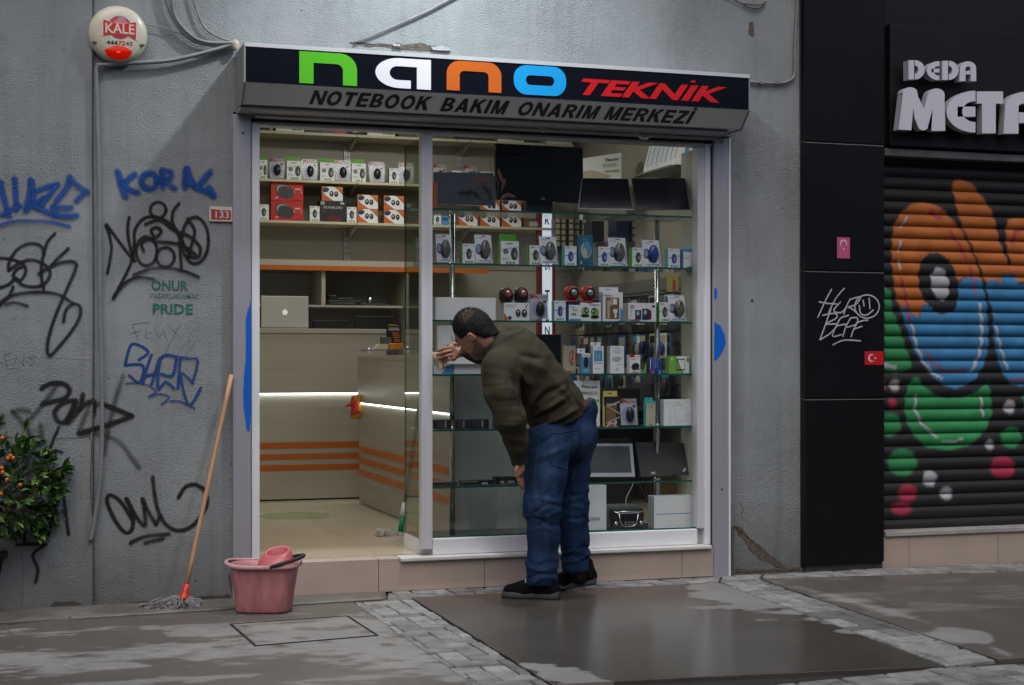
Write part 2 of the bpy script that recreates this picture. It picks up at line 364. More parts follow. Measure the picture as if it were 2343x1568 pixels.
def wet_C(x, y):
    px, py = toP(x, y); n = fb(x * .6, y * 1.6, 2.2, 5)
    light = [(560, 1476), (380, 1470), (180, 1496), (-400, 1480), (-400, 1540), (120, 1545), (330, 1512), (620, 1492), (850, 1518), (1000, 1545), (1090, 1575), (1100, 1540), (1010, 1500), (900, 1440), (830, 1400), (790, 1412), (560, 1432)]
    n2 = fb(x * 1.3, y * 3.2, 6.5, 6); w_ = .12 + .78 * sstep(-20, 20, sd(px, py, light) + n * 24 + n2 * 34)
    w_ = min(w_, 1 - .75 * sstep(.18, .42, fb(x * .7 + 9, y * 2.4, 3.1, 5)) * sstep(1400, 1440, py))
    for (a, b, c, d) in PRINTS:
        w_ = max(w_, .75 * (1 - sstep(.6, 1.25, math.hypot((px - a) / c, (py - b) / d) + n * .6)))
    return w_
def wet_B(x, y):
    px, py = toP(x, y); n = fb(x * .7, y * 1.5, 2.6, 5)
    w_ = .62 + .33 * sstep(-.2, .3, n)
    P = [(2130, 1405), (2342, 1396), (2400, 1500), (2260, 1480), (2150, 1440)]
    w_ = max(w_, 1 - sstep(-10, 10, sd(px, py, P) + n * 30))
    edge = [(1735, 1321), (2000, 1395), (2150, 1452), (2330, 1512), (2240, 1440), (1960, 1372)]
    return w_ * sstep(-14, 8, sd(px, py, edge) + n * 20)
def concrete(name, dry, wetc, rw):
    m = bpy.data.materials.new(name); m.use_nodes = True; N = m.node_tree.nodes; L = m.node_tree.links; b = N["Principled BSDF"]
    geo = N.new("ShaderNodeNewGeometry"); at = N.new("ShaderNodeAttribute"); at.attribute_name = "wet"
    n1 = N.new("ShaderNodeTexNoise"); n1.inputs["Scale"].default_value = 13; n1.inputs["Detail"].default_value = 12; n1.inputs["Roughness"].default_value = .7; L.new(geo.outputs[0], n1.inputs["Vector"])
    a = N.new("ShaderNodeMath"); a.operation = 'MULTIPLY_ADD'; L.new(n1.outputs[0], a.inputs[0]); a.inputs[1].default_value = .95; L.new(at.outputs["Fac"], a.inputs[2])
    mr = N.new("ShaderNodeMapRange"); mr.inputs[1].default_value = .62; mr.inputs[2].default_value = 1.25; L.new(a.outputs[0], mr.inputs[0])
    n2 = N.new("ShaderNodeTexNoise"); n2.inputs["Scale"].default_value = 3; n2.inputs["Detail"].default_value = 9; n2.inputs["Roughness"].default_value = .7; L.new(geo.outputs[0], n2.inputs["Vector"])
    rp = N.new("ShaderNodeValToRGB"); e = rp.color_ramp.elements; e[0].position = .3; e[1].position = .7
    e[0].color = (*[c * .8 for c in dry], 1); e[1].color = (*[c * 1.12 for c in dry], 1); L.new(n2.outputs[0], rp.inputs[0])
    mx = N.new("ShaderNodeMix"); mx.data_type = 'RGBA'; L.new(mr.outputs[0], mx.inputs[0]); L.new(rp.outputs[0], mx.inputs[6])
    rp2 = N.new("ShaderNodeValToRGB"); e = rp2.color_ramp.elements; e[0].position = .3; e[1].position = .75
    e[0].color = (*[c * .8 for c in wetc], 1); e[1].color = (*[c * 1.25 for c in wetc], 1); L.new(n2.outputs[0], rp2.inputs[0]); L.new(rp2.outputs[0], mx.inputs[7]); L.new(mx.outputs[2], b.inputs["Base Color"])
    r = N.new("ShaderNodeMapRange"); r.inputs[3].default_value = .8; r.inputs[4].default_value = rw; L.new(mr.outputs[0], r.inputs[0]); L.new(r.outputs[0], b.inputs["Roughness"])
    n3 = N.new("ShaderNodeTexNoise"); n3.inputs["Scale"].default_value = 120; n3.inputs["Detail"].default_value = 4; L.new(geo.outputs[0], n3.inputs["Vector"])
    bs = N.new("ShaderNodeMapRange"); bs.inputs[3].default_value = .35; bs.inputs[4].default_value = .03; L.new(mr.outputs[0], bs.inputs[0])
    bp = N.new("ShaderNodeBump"); bp.inputs["Distance"].default_value = .006; L.new(n3.outputs[0], bp.inputs["Height"]); L.new(bs.outputs[0], bp.inputs["Strength"]); L.new(bp.outputs[0], b.inputs["Normal"])
    MATS[name] = m; return m
M_concA = concrete("wet_concrete", (.205, .197, .186), (.074, .065, .056), .22)
M_concC = concrete("patchy_concrete", (.245, .236, .223), (.112, .101, .089), .4)
def slab(name, quad, nu, nv, wet, m, z=0.0, holes=None):
    """quad of ground points (a,b,c,d): a->b along the top edge, d->c along the bottom edge"""
    a, b, c, d = [Vector(q) for q in quad]; me = MB(); wv = []
    for j in range(nv + 1):
        for i in range(nu + 1):
            u, v = i / nu, j / nv; p = a.lerp(b, u).lerp(d.lerp(c, u), v)
            if j in (0, nv) or i in (0, nu): p = p + Vector((fb(p.x, p.y, 9) * .006, fb(p.y, p.x, 9) * .006, 0))
            me.v.append((p.x, p.y, z)); wv.append(wet(p.x, p.y))
    for j in range(nv):
        for i in range(nu):
            q = j * (nu + 1) + i; me.face((q, q + nu + 1, q + nu + 2, q + 1), 0, True)
    ring = [i for i in range(nu + 1)] + [j * (nu + 1) + nu for j in range(1, nv + 1)] + [nv * (nu + 1) + i for i in range(nu - 1, -1, -1)] + [j * (nu + 1) for j in range(nv - 1, 0, -1)]
    n = len(me.v)
    for r_ in ring: x, y, _ = me.v[r_]; me.v.append((x, y, z - .05)); wv.append(wv[r_])
    for k in range(len(ring)): k2 = (k + 1) % len(ring); me.face((ring[k], ring[k2], n + k2, n + k))
    o = me.build(name, m, kind="structure"); at = o.data.attributes.new("wet", 'FLOAT', 'POINT'); at.data.foreach_set("value", wv); return o
gA = [G(940, 1367), G(1645, 1333), G(2161, 1524), G(1263, 1566)]
slab("concrete_slab", gA, 150, 100, wet_A, M_concA)
gB = [G(1738, 1324.5), G(2600, 1300), G(2800, 1478), G(2285, 1509)]
slab("concrete_slab", gB, 130, 70, wet_B, M_concC)
gC = [G(-500, 1462), G(806, 1377.5), G(1120, 1592), G(-900, 1700)]
slab("concrete_slab", gC, 240, 90, wet_C, M_concC)
# narrow kerb strip between the left slab and the wall
gK = [Vector((-3.2, .02, 0)), Vector((wx(884), .02, 0)), G(884, 1372), G(-500, 1459)]
slab("kerb_strip", gK, 80, 6, lambda x, y: .8 + .4 * fb(x, y, 2), M_concC, z=.004)

# ---- paving bricks: herringbone clipped to the bands
M_bricks = [mat("paving_brick_%s" % n, c, .75, vary=.32, vscale=11, bump=.4, bscale=110) for n, c in
            (("grey", (.22, .217, .21)), ("light", (.26, .255, .245)), ("dull", (.18, .175, .17)), ("damp", (.12, .115, .11)))]
def clip(poly, cp):
    out = poly
    for i in range(len(cp)):
        a, b = cp[i], cp[(i + 1) % len(cp)]; inp = out; out = []
        if not inp: return []
        side = lambda p: (b[0] - a[0]) * (p[1] - a[1]) - (b[1] - a[1]) * (p[0] - a[0])
        for k in range(len(inp)):
            p, q = inp[k - 1], inp[k]; sp_, sq = side(p), side(q)
            if (sp_ >= 0) != (sq >= 0):
                t = sp_ / (sp_ - sq); out.append((p[0] + (q[0] - p[0]) * t, p[1] + (q[1] - p[1]) * t))
            if sq >= 0: out.append(q)
    return out
def area(p): return sum(p[i - 1][0] * p[i][1] - p[i][0] * p[i - 1][1] for i in range(len(p))) / 2
pave = thing("brick_paving", "grey concrete brick paving laid in bands between and around the concrete slabs", "paving", (0, -.4, 0), kind="structure")
nb = 0
def brick_obj(poly, z):
    global nb
    if len(poly) < 3: return
    A = area(poly)
    if A < 0: poly = poly[::-1]; A = -A
    if A < .0012: return
    c = (sum(p[0] for p in poly) / len(poly), sum(p[1] for p in poly) / len(poly))
    q = []
    for p in poly:
        if not q or math.hypot(p[0] - q[-1][0], p[1] - q[-1][1]) > .004: q.append(p)
    poly = q
    if len(poly) < 3: return
    per = sum(math.hypot(poly[i][0] - poly[i - 1][0], poly[i][1] - poly[i - 1][1]) for i in range(len(poly)))
    rad = 2 * A / per
    def ins(d): k = 1 - min(.6, d / rad); return [(c[0] + (p[0] - c[0]) * k, c[1] + (p[1] - c[1]) * k) for p in poly]
    m = MB(); k = len(poly); tx, ty = random.uniform(-.008, .008), random.uniform(-.008, .008)
    for d, zz in ((.0042, -.03), (.0042, -.005), (.0085, 0)):
        for p in ins(d): m.v.append((p[0], p[1], z + zz + (p[0] - c[0]) * tx + (p[1] - c[1]) * ty))
    for i in range(k):
        j = (i + 1) % k
        for l in (0, 1): m.face((l * k + i, l * k + j, (l + 1) * k + j, (l + 1) * k + i))
    m.face([2 * k + i for i in range(k)])
    px, py = toP(*c); damp = fb(c[0], c[1], 1.4)
    mi = M_bricks[3] if (damp > .28 or (py < 1352 and px < 1100)) else random.choice(M_bricks[:3])
    m.build("paving_brick", mi, pave); nb += 1
L_, B_ = .205, .1025
def herring(cp, ang=0.0, org=(0, 0)):
    if area(cp) < 0: cp = cp[::-1]
    ca, sa = cos(ang), sin(ang); x0 = min(p[0] for p in cp) - .4; x1 = max(p[0] for p in cp) + .4; y0 = min(p[1] for p in cp) - .4; y1 = max(p[1] for p in cp) + .4
    n = int(max(x1 - x0, y1 - y0) / B_) + 6
    for i in range(-n, n):
        for j in range(-n, n):
            # herringbone cell: one lying and one standing brick
            ox = (i * 4 + j) * B_ ; oy = j * B_
            for (a, b, ww, hh) in ((0, 0, L_, B_), (-B_, 0, B_, L_)) if True else ():
                X0, Y0 = ox + a + org[0] + x0, oy + b + org[1] + y0
                if X0 > x1 or Y0 > y1 or X0 + ww < x0 or Y0 + hh < y0: continue
                r = [(X0, Y0), (X0 + ww, Y0), (X0 + ww, Y0 + hh), (X0, Y0 + hh)]
                brick_obj(clip(r, cp), random.uniform(-.003, .0015))
def gp(*pts): return [(G(a, b).x, G(a, b).y) for a, b in pts]
herring(gp((808, 1377.5), (938, 1368), (1261, 1567.5), (1088, 1572)), org=(.03, .02))
herring(gp((1650, 1333), (1735, 1324.5), (2282, 1509), (2166, 1523)), org=(.05, 0))
herring(gp((1262, 1568), (2165, 1525), (2420, 1499), (2500, 1600), (1330, 1622)), org=(0, .03))
# rows against the step and the black column
wy = -.03
for a, b, c, d in ((884, 1371, 1645, 1331.5), (1645, 1331.5, 1739, 1323)): herring([(wx(a) + .001, wy), (G(a, b).x, G(a, b).y), (G(c, d).x, G(c, d).y), (wx(c), wy)], org=(.07, .04))
herring([(wx(1740) + .004, wy), (G(1740, 1323).x, G(1740, 1323).y), (G(2500, 1300.5).x, G(2500, 1300.5).y), (wx(2480, 0), wy)], org=(.02, .01))

# ---- inspection covers set in the left slab
M_covfr = mat("cover_frame_steel", (.30, .30, .29), .45, .6, vary=.2, vscale=30)
def cover(pts, lab, frame_m):
    P = [G(a, b, .004) for a, b in pts]; c = sum(P, Vector()) / 4
    t = thing("inspection_cover", lab, "inspection cover", (c.x, c.y, 0))
    m = MB(); k = 4
    for i in range(4):
        a, b = P[i], P[(i + 1) % 4]; ia = a.lerp(c, .03); ib = b.lerp(c, .03)
        m.quad(a, b, ib, ia); n = len(m.v)
        m.quad((a.x, a.y, -.03), (b.x, b.y, -.03), b, a)
    m.build("frame", frame_m, t)
    m = MB(); Q = [p.lerp(c, .045) for p in P]; n_ = 40
    wv = []
    for j in range(n_ + 1):
        for i in range(n_ + 1):
            p = Q[0].lerp(Q[1], i / n_).lerp(Q[3].lerp(Q[2], i / n_), j / n_); m.v.append((p.x, p.y, .0025)); wv.append(wet_C(p.x, p.y) * .9)
    for j in range(n_):
        for i in range(n_): q = j * (n_ + 1) + i; m.face((q, q + n_ + 1, q + n_ + 2, q + 1), 0, True)
    o = m.build("lid", M_concC, t); at = o.data.attributes.new("wet", 'FLOAT', 'POINT'); at.data.foreach_set("value", wv)
cover([(525, 1427), (796, 1408), (866, 1453), (582, 1477)], "large rectangular inspection cover filled with concrete in front of the pink bucket", M_grit)
cover([(10, 1430), (160, 1412), (177, 1436), (25, 1452)], "small metal framed inspection cover in the pavement near the potted tree", M_covfr)

# ================================================================== GREY PLASTERED WALL
X_L0, X_L1 = -4.0, wx(533); X_R0, X_R1 = wx(1671), wx(2018)
Z_HEAD = wz(1136, 290, 0) ; ZT = 7.0
wall = thing("plaster_wall", "rough grey plastered street wall around the computer shop, covered in sprayed tags", "wall", (wx(300), .15, 0))
m = MB()
m.box(X_L0, X_L1, 0, .3, -.05, ZT); m.box(X_L1, X_R0, 0, .3, 2.50, ZT); m.box(X_R0, X_R1, 0, .3, -.05, ZT); m.box(X_R1, X_R1 + 4, .02, .3, 3.805, ZT)
# open up unneeded inner faces is not necessary, the boxes butt end to end
m.build("plaster_face", M_plaster, wall)
# smoother left column a touch proud with a seam (px < 213)
m = MB(); m.box(X_L0, wx(212), -.018, -.0005, .0, ZT); m.build("plaster_pier", M_plaster, wall)
M_seam = mat("seam_dirt", (.055, .05, .045), .95, vary=.3, vscale=40)
def jag(pts, fn, seedv, amp, n=5):
    rnd = random.Random(seedv); P = []
    for i in range(len(pts)):
        a, b = Vector(pts[i]), Vector(pts[(i + 1) % len(pts)])
        for k in range(n): q = a.lerp(b, k / n); P.append((q.x + rnd.uniform(-amp, amp), q.y + rnd.uniform(-amp, amp)))
    return P
def patch(parent, name, pts, Y, mm, seedv=1, amp=2.0, n=5, th=.002, label=None):
    P = jag(pts, None, seedv, amp, n); m = MB(); WP = [(wx(a, Y), wz(a, b, Y)) for a, b in P]
    m.prism(WP[::-1], Y - th, Y + .001); return m.build(name, mm, parent, label)
M_patchl = mat("new_plaster", (.34, .355, .36), .85, vary=.1, bump=.3, bscale=50)
patch(wall, "peeled_patch", [(1680, 1204), (1692, 1206), (1722, 1238), (1755, 1262), (1776, 1282), (1797, 1293), (1795, 1302), (1768, 1291), (1740, 1279), (1718, 1262), (1704, 1238), (1682, 1214)], -.001, M_brown, 3, 2.6, label="brown strip where the plaster has peeled")
patch(wall, "peeled_patch", [(1673, 1205), (1679, 1204), (1677, 1300), (1673, 1303)], -.001, M_brown, 4, 1.2, 4)
patch(wall, "base_gap", [(1676, 1301), (1760, 1303), (1830, 1297), (1830, 1304), (1676, 1309)], -.001, M_brown, 5, 1.0)
patch(wall, "base_gap", [(-150, 1405), (0, 1399), (110, 1390), (125, 1377), (170, 1375), (188, 1384), (270, 1383), (284, 1381), (350, 1372), (370, 1374), (420, 1366), (500, 1364), (527, 1359), (528, 1368), (270, 1392), (-150, 1420)], -.0185, M_seam, 6, 1.8)
for a, lab in (([(800, 97), (833, 99), (880, 101), (940, 101), (957, 99), (985, 104), (1022, 112), (1031, 120), (960, 117), (860, 107), (805, 101)], "broken plaster edge above the sign"),):
    patch(wall, "broken_plaster", a, -.001, M_brown, 8, 2.2, 4, label=lab)
patch(wall, "plaster_flake", [(985, 108), (1010, 106), (1028, 111), (1026, 116), (990, 115)], -.012, M_patchl, 9, 1.2, 3, .006)
patch(wall, "plaster_flake", [(898, 101), (912, 102), (918, 107), (900, 106)], -.012, M_patchl, 10, 1.2, 3, .006)
patch(wall, "hole", [(1714, 52), (1722, 50), (1725, 70), (1721, 84), (1713, 80)], -.001, M_brown, 11, 1.6, 3)
for (a, b, r_) in ((1720, 688, 3), (338, 401 * .6, 0), (620, 0, 0)):
    if r_: m = MB(); m.ball((wx(a), -.001, wz(a, b)), (r_ / 400, .004, r_ / 400)); m.build("screw_hole", M_dark, wall)
# fine cracks and the seam of the pier
def stroke(parent, name, pts, wpx, mm, Y=0.0, lift=.0015, tr=(0, 0, 1.0), smooth=5, closed=False, label=None, ramp=.0006):
    ox, oy, sc = tr; P = [(ox + p[0] / sc, oy + p[1] / sc) for p in pts]
    Q = catmull(P, smooth, closed) if smooth else [Vector(p) for p in P]
    if closed: Q.append(Q[0].copy())
    WP = [Vector((wx(q.x, Y), wz(q.x, q.y, Y))) for q in Q]
    wd = wpx / sc / F * dep(sum(q.x for q in Q) / len(Q), Y)
    m = MB(); m.ribbon(WP, wd, lambda a, b, l: (a, Y - l, b), 0, lift, ramp)
    return m.build(name, mm, parent, label)
M_crack = spray("crack_line", (.06, .055, .05), .9, .85)
stroke(wall, "seam", [(213, -10), (212, 300), (214, 700), (213, 1000), (214, 1380)], 7, M_crack, -.004 if False else -.0185, .001)
stroke(wall, "crack", [(44, 1230), (52, 1300), (50, 1400)][:3], 1.6, M_crack, -.0185)
stroke(wall, "crack", [(1690, 1150), (1700, 1165), (1696, 1180), (1712, 1195)], 2, M_crack)
stroke(wall, "ledge_line", [(60, 815), (140, 817), (210, 822)], 4, spray("pale_ridge", (.42, .43, .43), .6, .8), -.0185)
stroke(wall, "ledge_line", [(130, 1004), (175, 1002), (206, 1003), (209, 1040), (207, 1110), (212, 1190)], 3, M_crack, -.0185)

# ================================================================== GRAFFITI (each tag one part of the wall)
YB = -.0185
SB = spray("blue_spray", (.006, .07, .31), .85); SK = spray("black_spray", (.010, .010, .011), .75); SKf = spray("thin_black_spray", (.03, .03, .03), .95, .55)
SG = spray("green_stencil", (.01, .13, .085), .4, .85); SP = spray("pencil_line", (.08, .08, .08), .8, .7); SB2 = spray("blue_marker", (.012, .055, .22), .35)
def tagged(name, label, strokes, mm, tr, wd, Yf=0.0):
    """one sprayed tag: many ribbons in one mesh, each lifted a little above the one before"""
    m = MB(); ox, oy, sc = tr
    for k, s_ in enumerate(strokes):
        w_ = wd; closed = False; pts = s_
        if isinstance(s_, dict): w_ = s_.get('w', wd); closed = s_.get('c', False); pts = s_['p']
        w_ = w_ * 1.5; P = [(ox + p[0] / sc, oy + p[1] / sc) for p in pts]; Q = catmull(P, 7, closed)
        if closed: Q.append(Q[0].copy())
        Yk = (lambda x: YB if x < 212 else 0.0) if Yf is None else (lambda x: Yf)
        mx_ = sum(q.x for q in Q) / len(Q)
        d2 = w_ / sc / F * dep(mx_, 0)
        WP = [Vector((wx(q.x, 0), wz(q.x, q.y, 0))) for q in Q]
        xs = wx(212)
        m.ribbon(WP, d2, (lambda a, b, l: (a, (YB if a < xs else 0.0) - l, b)) if Yf is None else (lambda a, b, l: (a, Yf - l, b)), 0, .0012 + .0005 * k, .0004)
    return m.build(name, mm, wall, label)
R1 = (0, 0, 3.0151); R2 = (0, 520.2, 3.0151); R3 = (0, 1040.3, 2.973); R6 = (0, 943.6, 3.24)
def ring(cx, cy, rx, ry, n=10, rot=0): return {'p': [(cx + rx * cos(2 * pi * i / n) * cos(rot) - ry * sin(2 * pi * i / n) * sin(rot), cy + rx * cos(2 * pi * i / n) * sin(rot) + ry * sin(2 * pi * i / n) * cos(rot)) for i in range(n)], 'c': True}
tagged("spray_tag", "blue sprayed word KORAL", [
    [(812, 1185), (835, 1280), (865, 1365)], [(930, 1205), (850, 1270)], [(850, 1270), (890, 1310), (950, 1332)], ring(1030, 1252, 54, 54, 8),
    [(1118, 1180), (1118, 1300)], [(1118, 1180), (1175, 1190), (1172, 1232), (1130, 1252)], [(1130, 1252), (1205, 1305)],
    [(1272, 1300), (1280, 1180), (1290, 1170)], [(1290, 1170), (1315, 1240), (1335, 1290)], [(1280, 1262), (1330, 1268)],
    [(1450, 1185), (1400, 1245), (1355, 1295)], [(1355, 1295), (1420, 1320), (1470, 1350)], [(1440, 1290), (1472, 1350)]], SB, R1, 50)
tagged("spray_tag", "blue sprayed word HAZE with an underline", [
    [(8, 1260), (20, 1350), (65, 1500)], [(100, 1235), (108, 1340), (112, 1455)], [(15, 1490), (70, 1455), (140, 1425)],
    [(178, 1465), (205, 1330), (215, 1245)], [(215, 1245), (228, 1330), (232, 1425)], [(190, 1440), (300, 1370)],
    [(255, 1320), (330, 1290), (395, 1278)], [(395, 1278), (330, 1360), (270, 1440)], [(245, 1430), (310, 1460), (380, 1492)],
    [(480, 1225), (460, 1300), (385, 1390)], [(480, 1235), (540, 1290), (598, 1328)], [(598, 1328), (560, 1355), (522, 1390)], [(360, 1430), (430, 1435), (490, 1438)], [(370, 1425), (400, 1490), (530, 1490)],
    {'p': [(0, 1555), (100, 1530), (230, 1528), (350, 1535), (480, 1568)], 'w': 26}], SB, R1, 46, None)
tagged("spray_tag", "large black looping tag on the left pier", [
    [(380, 45), (325, 110), (292, 230), (285, 330), (300, 430)], [(-30, 215), (60, 220), (150, 250), (178, 300), (150, 360), (110, 365), (92, 335), (115, 292), (155, 275)],
    [(60, 300), (65, 240), (120, 155), (205, 115), (280, 130), (305, 190)], [(60, 300), (140, 245), (230, 228), (320, 270), (345, 330), (300, 395), (220, 412), (150, 395), (112, 352)],
    [(-30, 425), (60, 395), (105, 350)], [(472, 148), (400, 215), (345, 275)], [(265, 325), (345, 275), (440, 240), (515, 245), (520, 290), (460, 430), (390, 590), (340, 740), (325, 840), (345, 885), (400, 830), (490, 720), (548, 620), (550, 550), (505, 530), (455, 570), (437, 655)],
    [(-30, 550), (40, 490), (130, 460), (280, 448), (400, 465), (500, 525)], [(0, 540), (60, 480), (92, 410)], [(40, 535), (100, 520), (190, 545)]], SK, R2, 25, None)
tagged("spray_tag", "black looping tag with a halo circle over it", [
    ring(1090, -118, 54, 54, 9), [(730, -10), (755, 60), (768, 160), (740, 320)], [(735, -20), (820, 100), (925, 235)], [(925, 235), (895, 130), (880, 20), (890, -70)],
    [(780, 490), (850, 360), (905, 240), (925, 120), (930, 20), (990, -60), (1080, -70), (1180, -20), (1240, 70), (1290, 160), (1310, 210)],
    [(1235, -165), (1195, -110), (1190, -30), (1240, 60)], ring(1010, 165, 72, 100, 9), ring(1140, 205, 62, 66, 9), ring(1345, 90, 92, 160, 10),
    [(990, 165), (975, 120), (1000, 90), (1060, 80), (1110, 30), (1080, 0), (1040, 20), (1060, 60)], [(1000, -20), (1100, -50), (1200, 20), (1300, 60), (1375, 130), (1370, 200), (1325, 205), (1300, 165)],
    [(1060, 100), (1160, 105), (1260, 125), (1350, 190)], [(1150, -20), (1230, 40), (1240, 150), (1250, 290)], [(1290, -60), (1340, 20), (1320, 120), (1290, 200)],
    [(920, 330), (1020, 292), (1130, 278), (1260, 300), (1370, 345)], [(780, 490), (850, 395), (940, 347), (1060, 358)]], SK, R2, 24)
tagged("scratched_word", "thin pencilled word FELIX", [
    [(915, 680), (935, 730), (950, 775)], [(910, 672), (970, 662), (1035, 656)], [(898, 736), (975, 712)], [(1010, 700), (1003, 765)], [(1003, 765), (1050, 770)], [(1008, 735), (1045, 722)],
    [(1065, 690), (1090, 760)], [(1090, 760), (1130, 722)], [(1122, 700), (1155, 788)], [(1152, 675), (1250, 760)], [(1242, 668), (1190, 760), (1140, 870)], [(1312, 770), (1225, 862)], [(1342, 796), (1275, 885)]], SP, R2, 5)
tagged("scratched_word", "thin pencilled word RENS", [[(-20, 900), (0, 930), (15, 945)], [(30, 880), (50, 975)], [(28, 878), (80, 868)], [(40, 920), (88, 910)], [(45, 950), (95, 945)], [(100, 950), (110, 895)], [(110, 895), (160, 950)], [(160, 950), (165, 880)], [(240, 885), (195, 895), (235, 925), (200, 955)], [(55, 978), (140, 978)]], SP, R2, 5, None)
tagged("marker_tag", "blue marker word SHER with a scribble below", [
    [(958, 915), (1022, 858), (910, 808), (862, 952)], [(862, 952), (985, 955), (962, 1070), (890, 1022)], [(1045, 880), (1010, 980), (985, 1080)], [(1100, 905), (1070, 1000), (1045, 1085)], [(1012, 1025), (1068, 1010)],
    [(1222, 892), (1112, 900), (1088, 1110), (1140, 1068), (1200, 1112)], [(1112, 1012), (1190, 1020), (1218, 895)], [(1242, 898), (1235, 1000), (1225, 1112)], [(1242, 898), (1300, 905), (1362, 920), (1328, 1072)], [(1328, 1072), (1245, 1010), (1300, 1225), (1384, 1108)],
    {'p': [(868, 1080), (950, 1072), (1030, 1095), (1072, 1135), (1020, 1172), (1090, 1150), (1165, 1172), (1110, 1222)], 'w': 9}, {'p': [(1172, 1200), (1250, 1204), (1342, 1250)], 'w': 10}], SB2, R2, 17)
tagged("spray_tag", "broad black sprayed word PARZ across the conduit", [
    [(285, 1112), (350, 1078), (430, 1078), (478, 1120), (450, 1175), (370, 1200), (290, 1218)], [(500, 1195), (430, 1215), (378, 1275), (400, 1335), (450, 1340), (505, 1265), (520, 1195)],
    [(520, 1195), (480, 1290), (445, 1350)], [(572, 1150), (545, 1250), (470, 1350)], [(545, 1260), (590, 1215), (650, 1205), (642, 1298)], [(690, 1215), (790, 1250), (910, 1302)], [(910, 1302), (720, 1370), (545, 1415)]], SK, R2, 38, None)
tagged("faint_spray", "faint grey overspray strokes of the broad black tag", [
    [(390, 1090), (290, 1230), (180, 1350)], [(620, 1230), (570, 1340), (540, 1420)], [(545, 1425), (690, 1430), (820, 1480), (900, 1580), (960, 1660)], [(850, 1020), (780, 1250), (715, 1570)], [(85, 1270), (140, 1330), (190, 1400), (215, 1490)], [(90, 1268), (150, 1258), (200, 1270)], [(280, 1360), (290, 1440), (310, 1500)]], SKf, R2, 44, None)  # thin see-through black paint of the same tag
tagged("spray_tag", "black sprayed strokes behind the kumquat tree", [
    [(435, 110), (400, 190), (372, 260)], [(322, 362), (380, 362), (410, 325), (405, 282), (460, 296)], [(472, 440), (430, 640), (352, 925)], [(452, 470), (480, 690), (508, 905)], [(235, 870), (330, 800), (430, 745)],
    [(120, 980), (230, 972), (338, 975)], [(338, 975), (250, 1040), (250, 1090), (280, 1160), (262, 1258)], [(230, 800), (240, 880)], [(185, 880), (180, 960)], [(70, 850), (62, 918)], [(250, 870), (235, 790)]], SK, R6, 26, None)
tagged("spray_tag", "black sprayed word OWL with double underline", [
    [(900, 440), (820, 320), (745, 275), (730, 330), (790, 460), (855, 530), (900, 500), (900, 400), (860, 300)], [(860, 300), (925, 420), (985, 485), (985, 400), (968, 300)], [(968, 300), (1010, 390), (1060, 475)],
    [(1038, 150), (1050, 260), (1072, 370), (1120, 465), (1190, 512), (1270, 505), (1350, 440), (1405, 340), (1395, 250), (1330, 205), (1260, 220), (1212, 292)], [(1060, 475), (1085, 420)],
    [(885, 600), (990, 555), (1150, 540)], [(985, 600), (1110, 570)]], SK, R3, 30)
def stencil(name, label, txts, mm, Y=0.0, lift=.002):
    m = MB()
    for (t, a, b, c, d, off) in txts:
        add_text(m, t, wx(a, Y), wx(b, Y), wz(a, d, Y), wz(a, c, Y), lambda u, v, dd: (u, Y - lift, v), 0, off)
    return m.build(name, mm, wall, label)
M_sten = mat("green_stencil_paint", (.02, .14, .095), .8, vary=.35, vscale=60)
M_sten2 = mat("faded_stencil_paint", (.10, .20, .165), .8, vary=.3, vscale=60)
stencil("stencil", "green stencilled words ONUR YASAKLANAMAZ PRIDE", [("ONUR", 346, 430, 641, 665, .02), ("PRIDE", 349, 441, 695, 719, .025)], M_sten)
stencil("stencil", "small faded green stencilled word", [("YASAKLANAMAZ", 341, 456, 671, 682, .02)], M_sten2)

# ---- house number plate
hn = thing("house_number_plate", "small chipped red and white house number plate reading 133 beside the door frame", "number plate", W(505, 492))
m = MB(); Yh = -.012; m.box(wx(478, 0), wx(531, 0), Yh, 0, wz(505, 508), wz(505, 474)); m.build("plate", mat("plate_cream", (.55, .5, .42), .5, vary=.15, vscale=40), hn, bevel=.002)
m = MB(); m.prism([(wx(a), wz(a, b)) for a, b in jag([(482, 503), (527, 504), (527, 483), (482, 480)], None, 2, .9, 5)], Yh - .001, Yh); m.build("red_field", mat("plate_red", (.36, .03, .03), .4, vary=.2, vscale=60), hn)
m = MB(); add_text(m, "133", wx(492), wx(523), wz(505, 500), wz(505, 484), lambda u, v, d: (u, Yh - .0018, v), 0, .015); m.build("numerals", mat("plate_white", (.6, .58, .55), .5), hn)
# ================================================================== SHOP SIGN
YS = -.30
sx0, sx1 = wx(560, YS), wx(1713, YS); Z1, ZB = 2.795, 2.603
sign = thing("shop_sign", "long lightbox shop sign with coloured nano lettering above the shop window", "shop sign", ((sx0 + sx1) / 2, -.15, 2.65))
M_signblk = mat("sign_black_acrylic", (.006, .007, .012), .12, vary=.1, vscale=2, spec=.5)
M_signgrey = mat("sign_grey_sheet", (.72, .72, .71), .6, .0, vary=.06, vscale=2)
M_signcap = mat("sign_end_cap", (.27, .265, .26), .55, .2, vary=.1, vscale=6)
M_trim = mat("bright_top_trim", (.7, .7, .72), .35, .3, vary=.06)
prof = [(-.02, Z1 + .0), (YS, Z1), (YS, ZB), (-.285, 2.575), (-.245, 2.53), (-.19, 2.512), (-.02, 2.512)]
def extr(prof, x0, x1):
    m = MB(); k = len(prof); m.v += [(x0, p[0], p[1]) for p in prof] + [(x1, p[0], p[1]) for p in prof]
    for i in range(k): j = (i + 1) % k; m.face((i, j, k + j, k + i))
    m.face(range(k - 1, -1, -1)); m.face(range(k, 2 * k)); return m
extr([(-.02, Z1 - .004), (YS + .004, Z1 - .004), (YS + .004, ZB - .002), (-.205, 2.513), (-.02, 2.513)], sx0 + .004, sx1 - .004).build("housing", M_signgrey, sign)
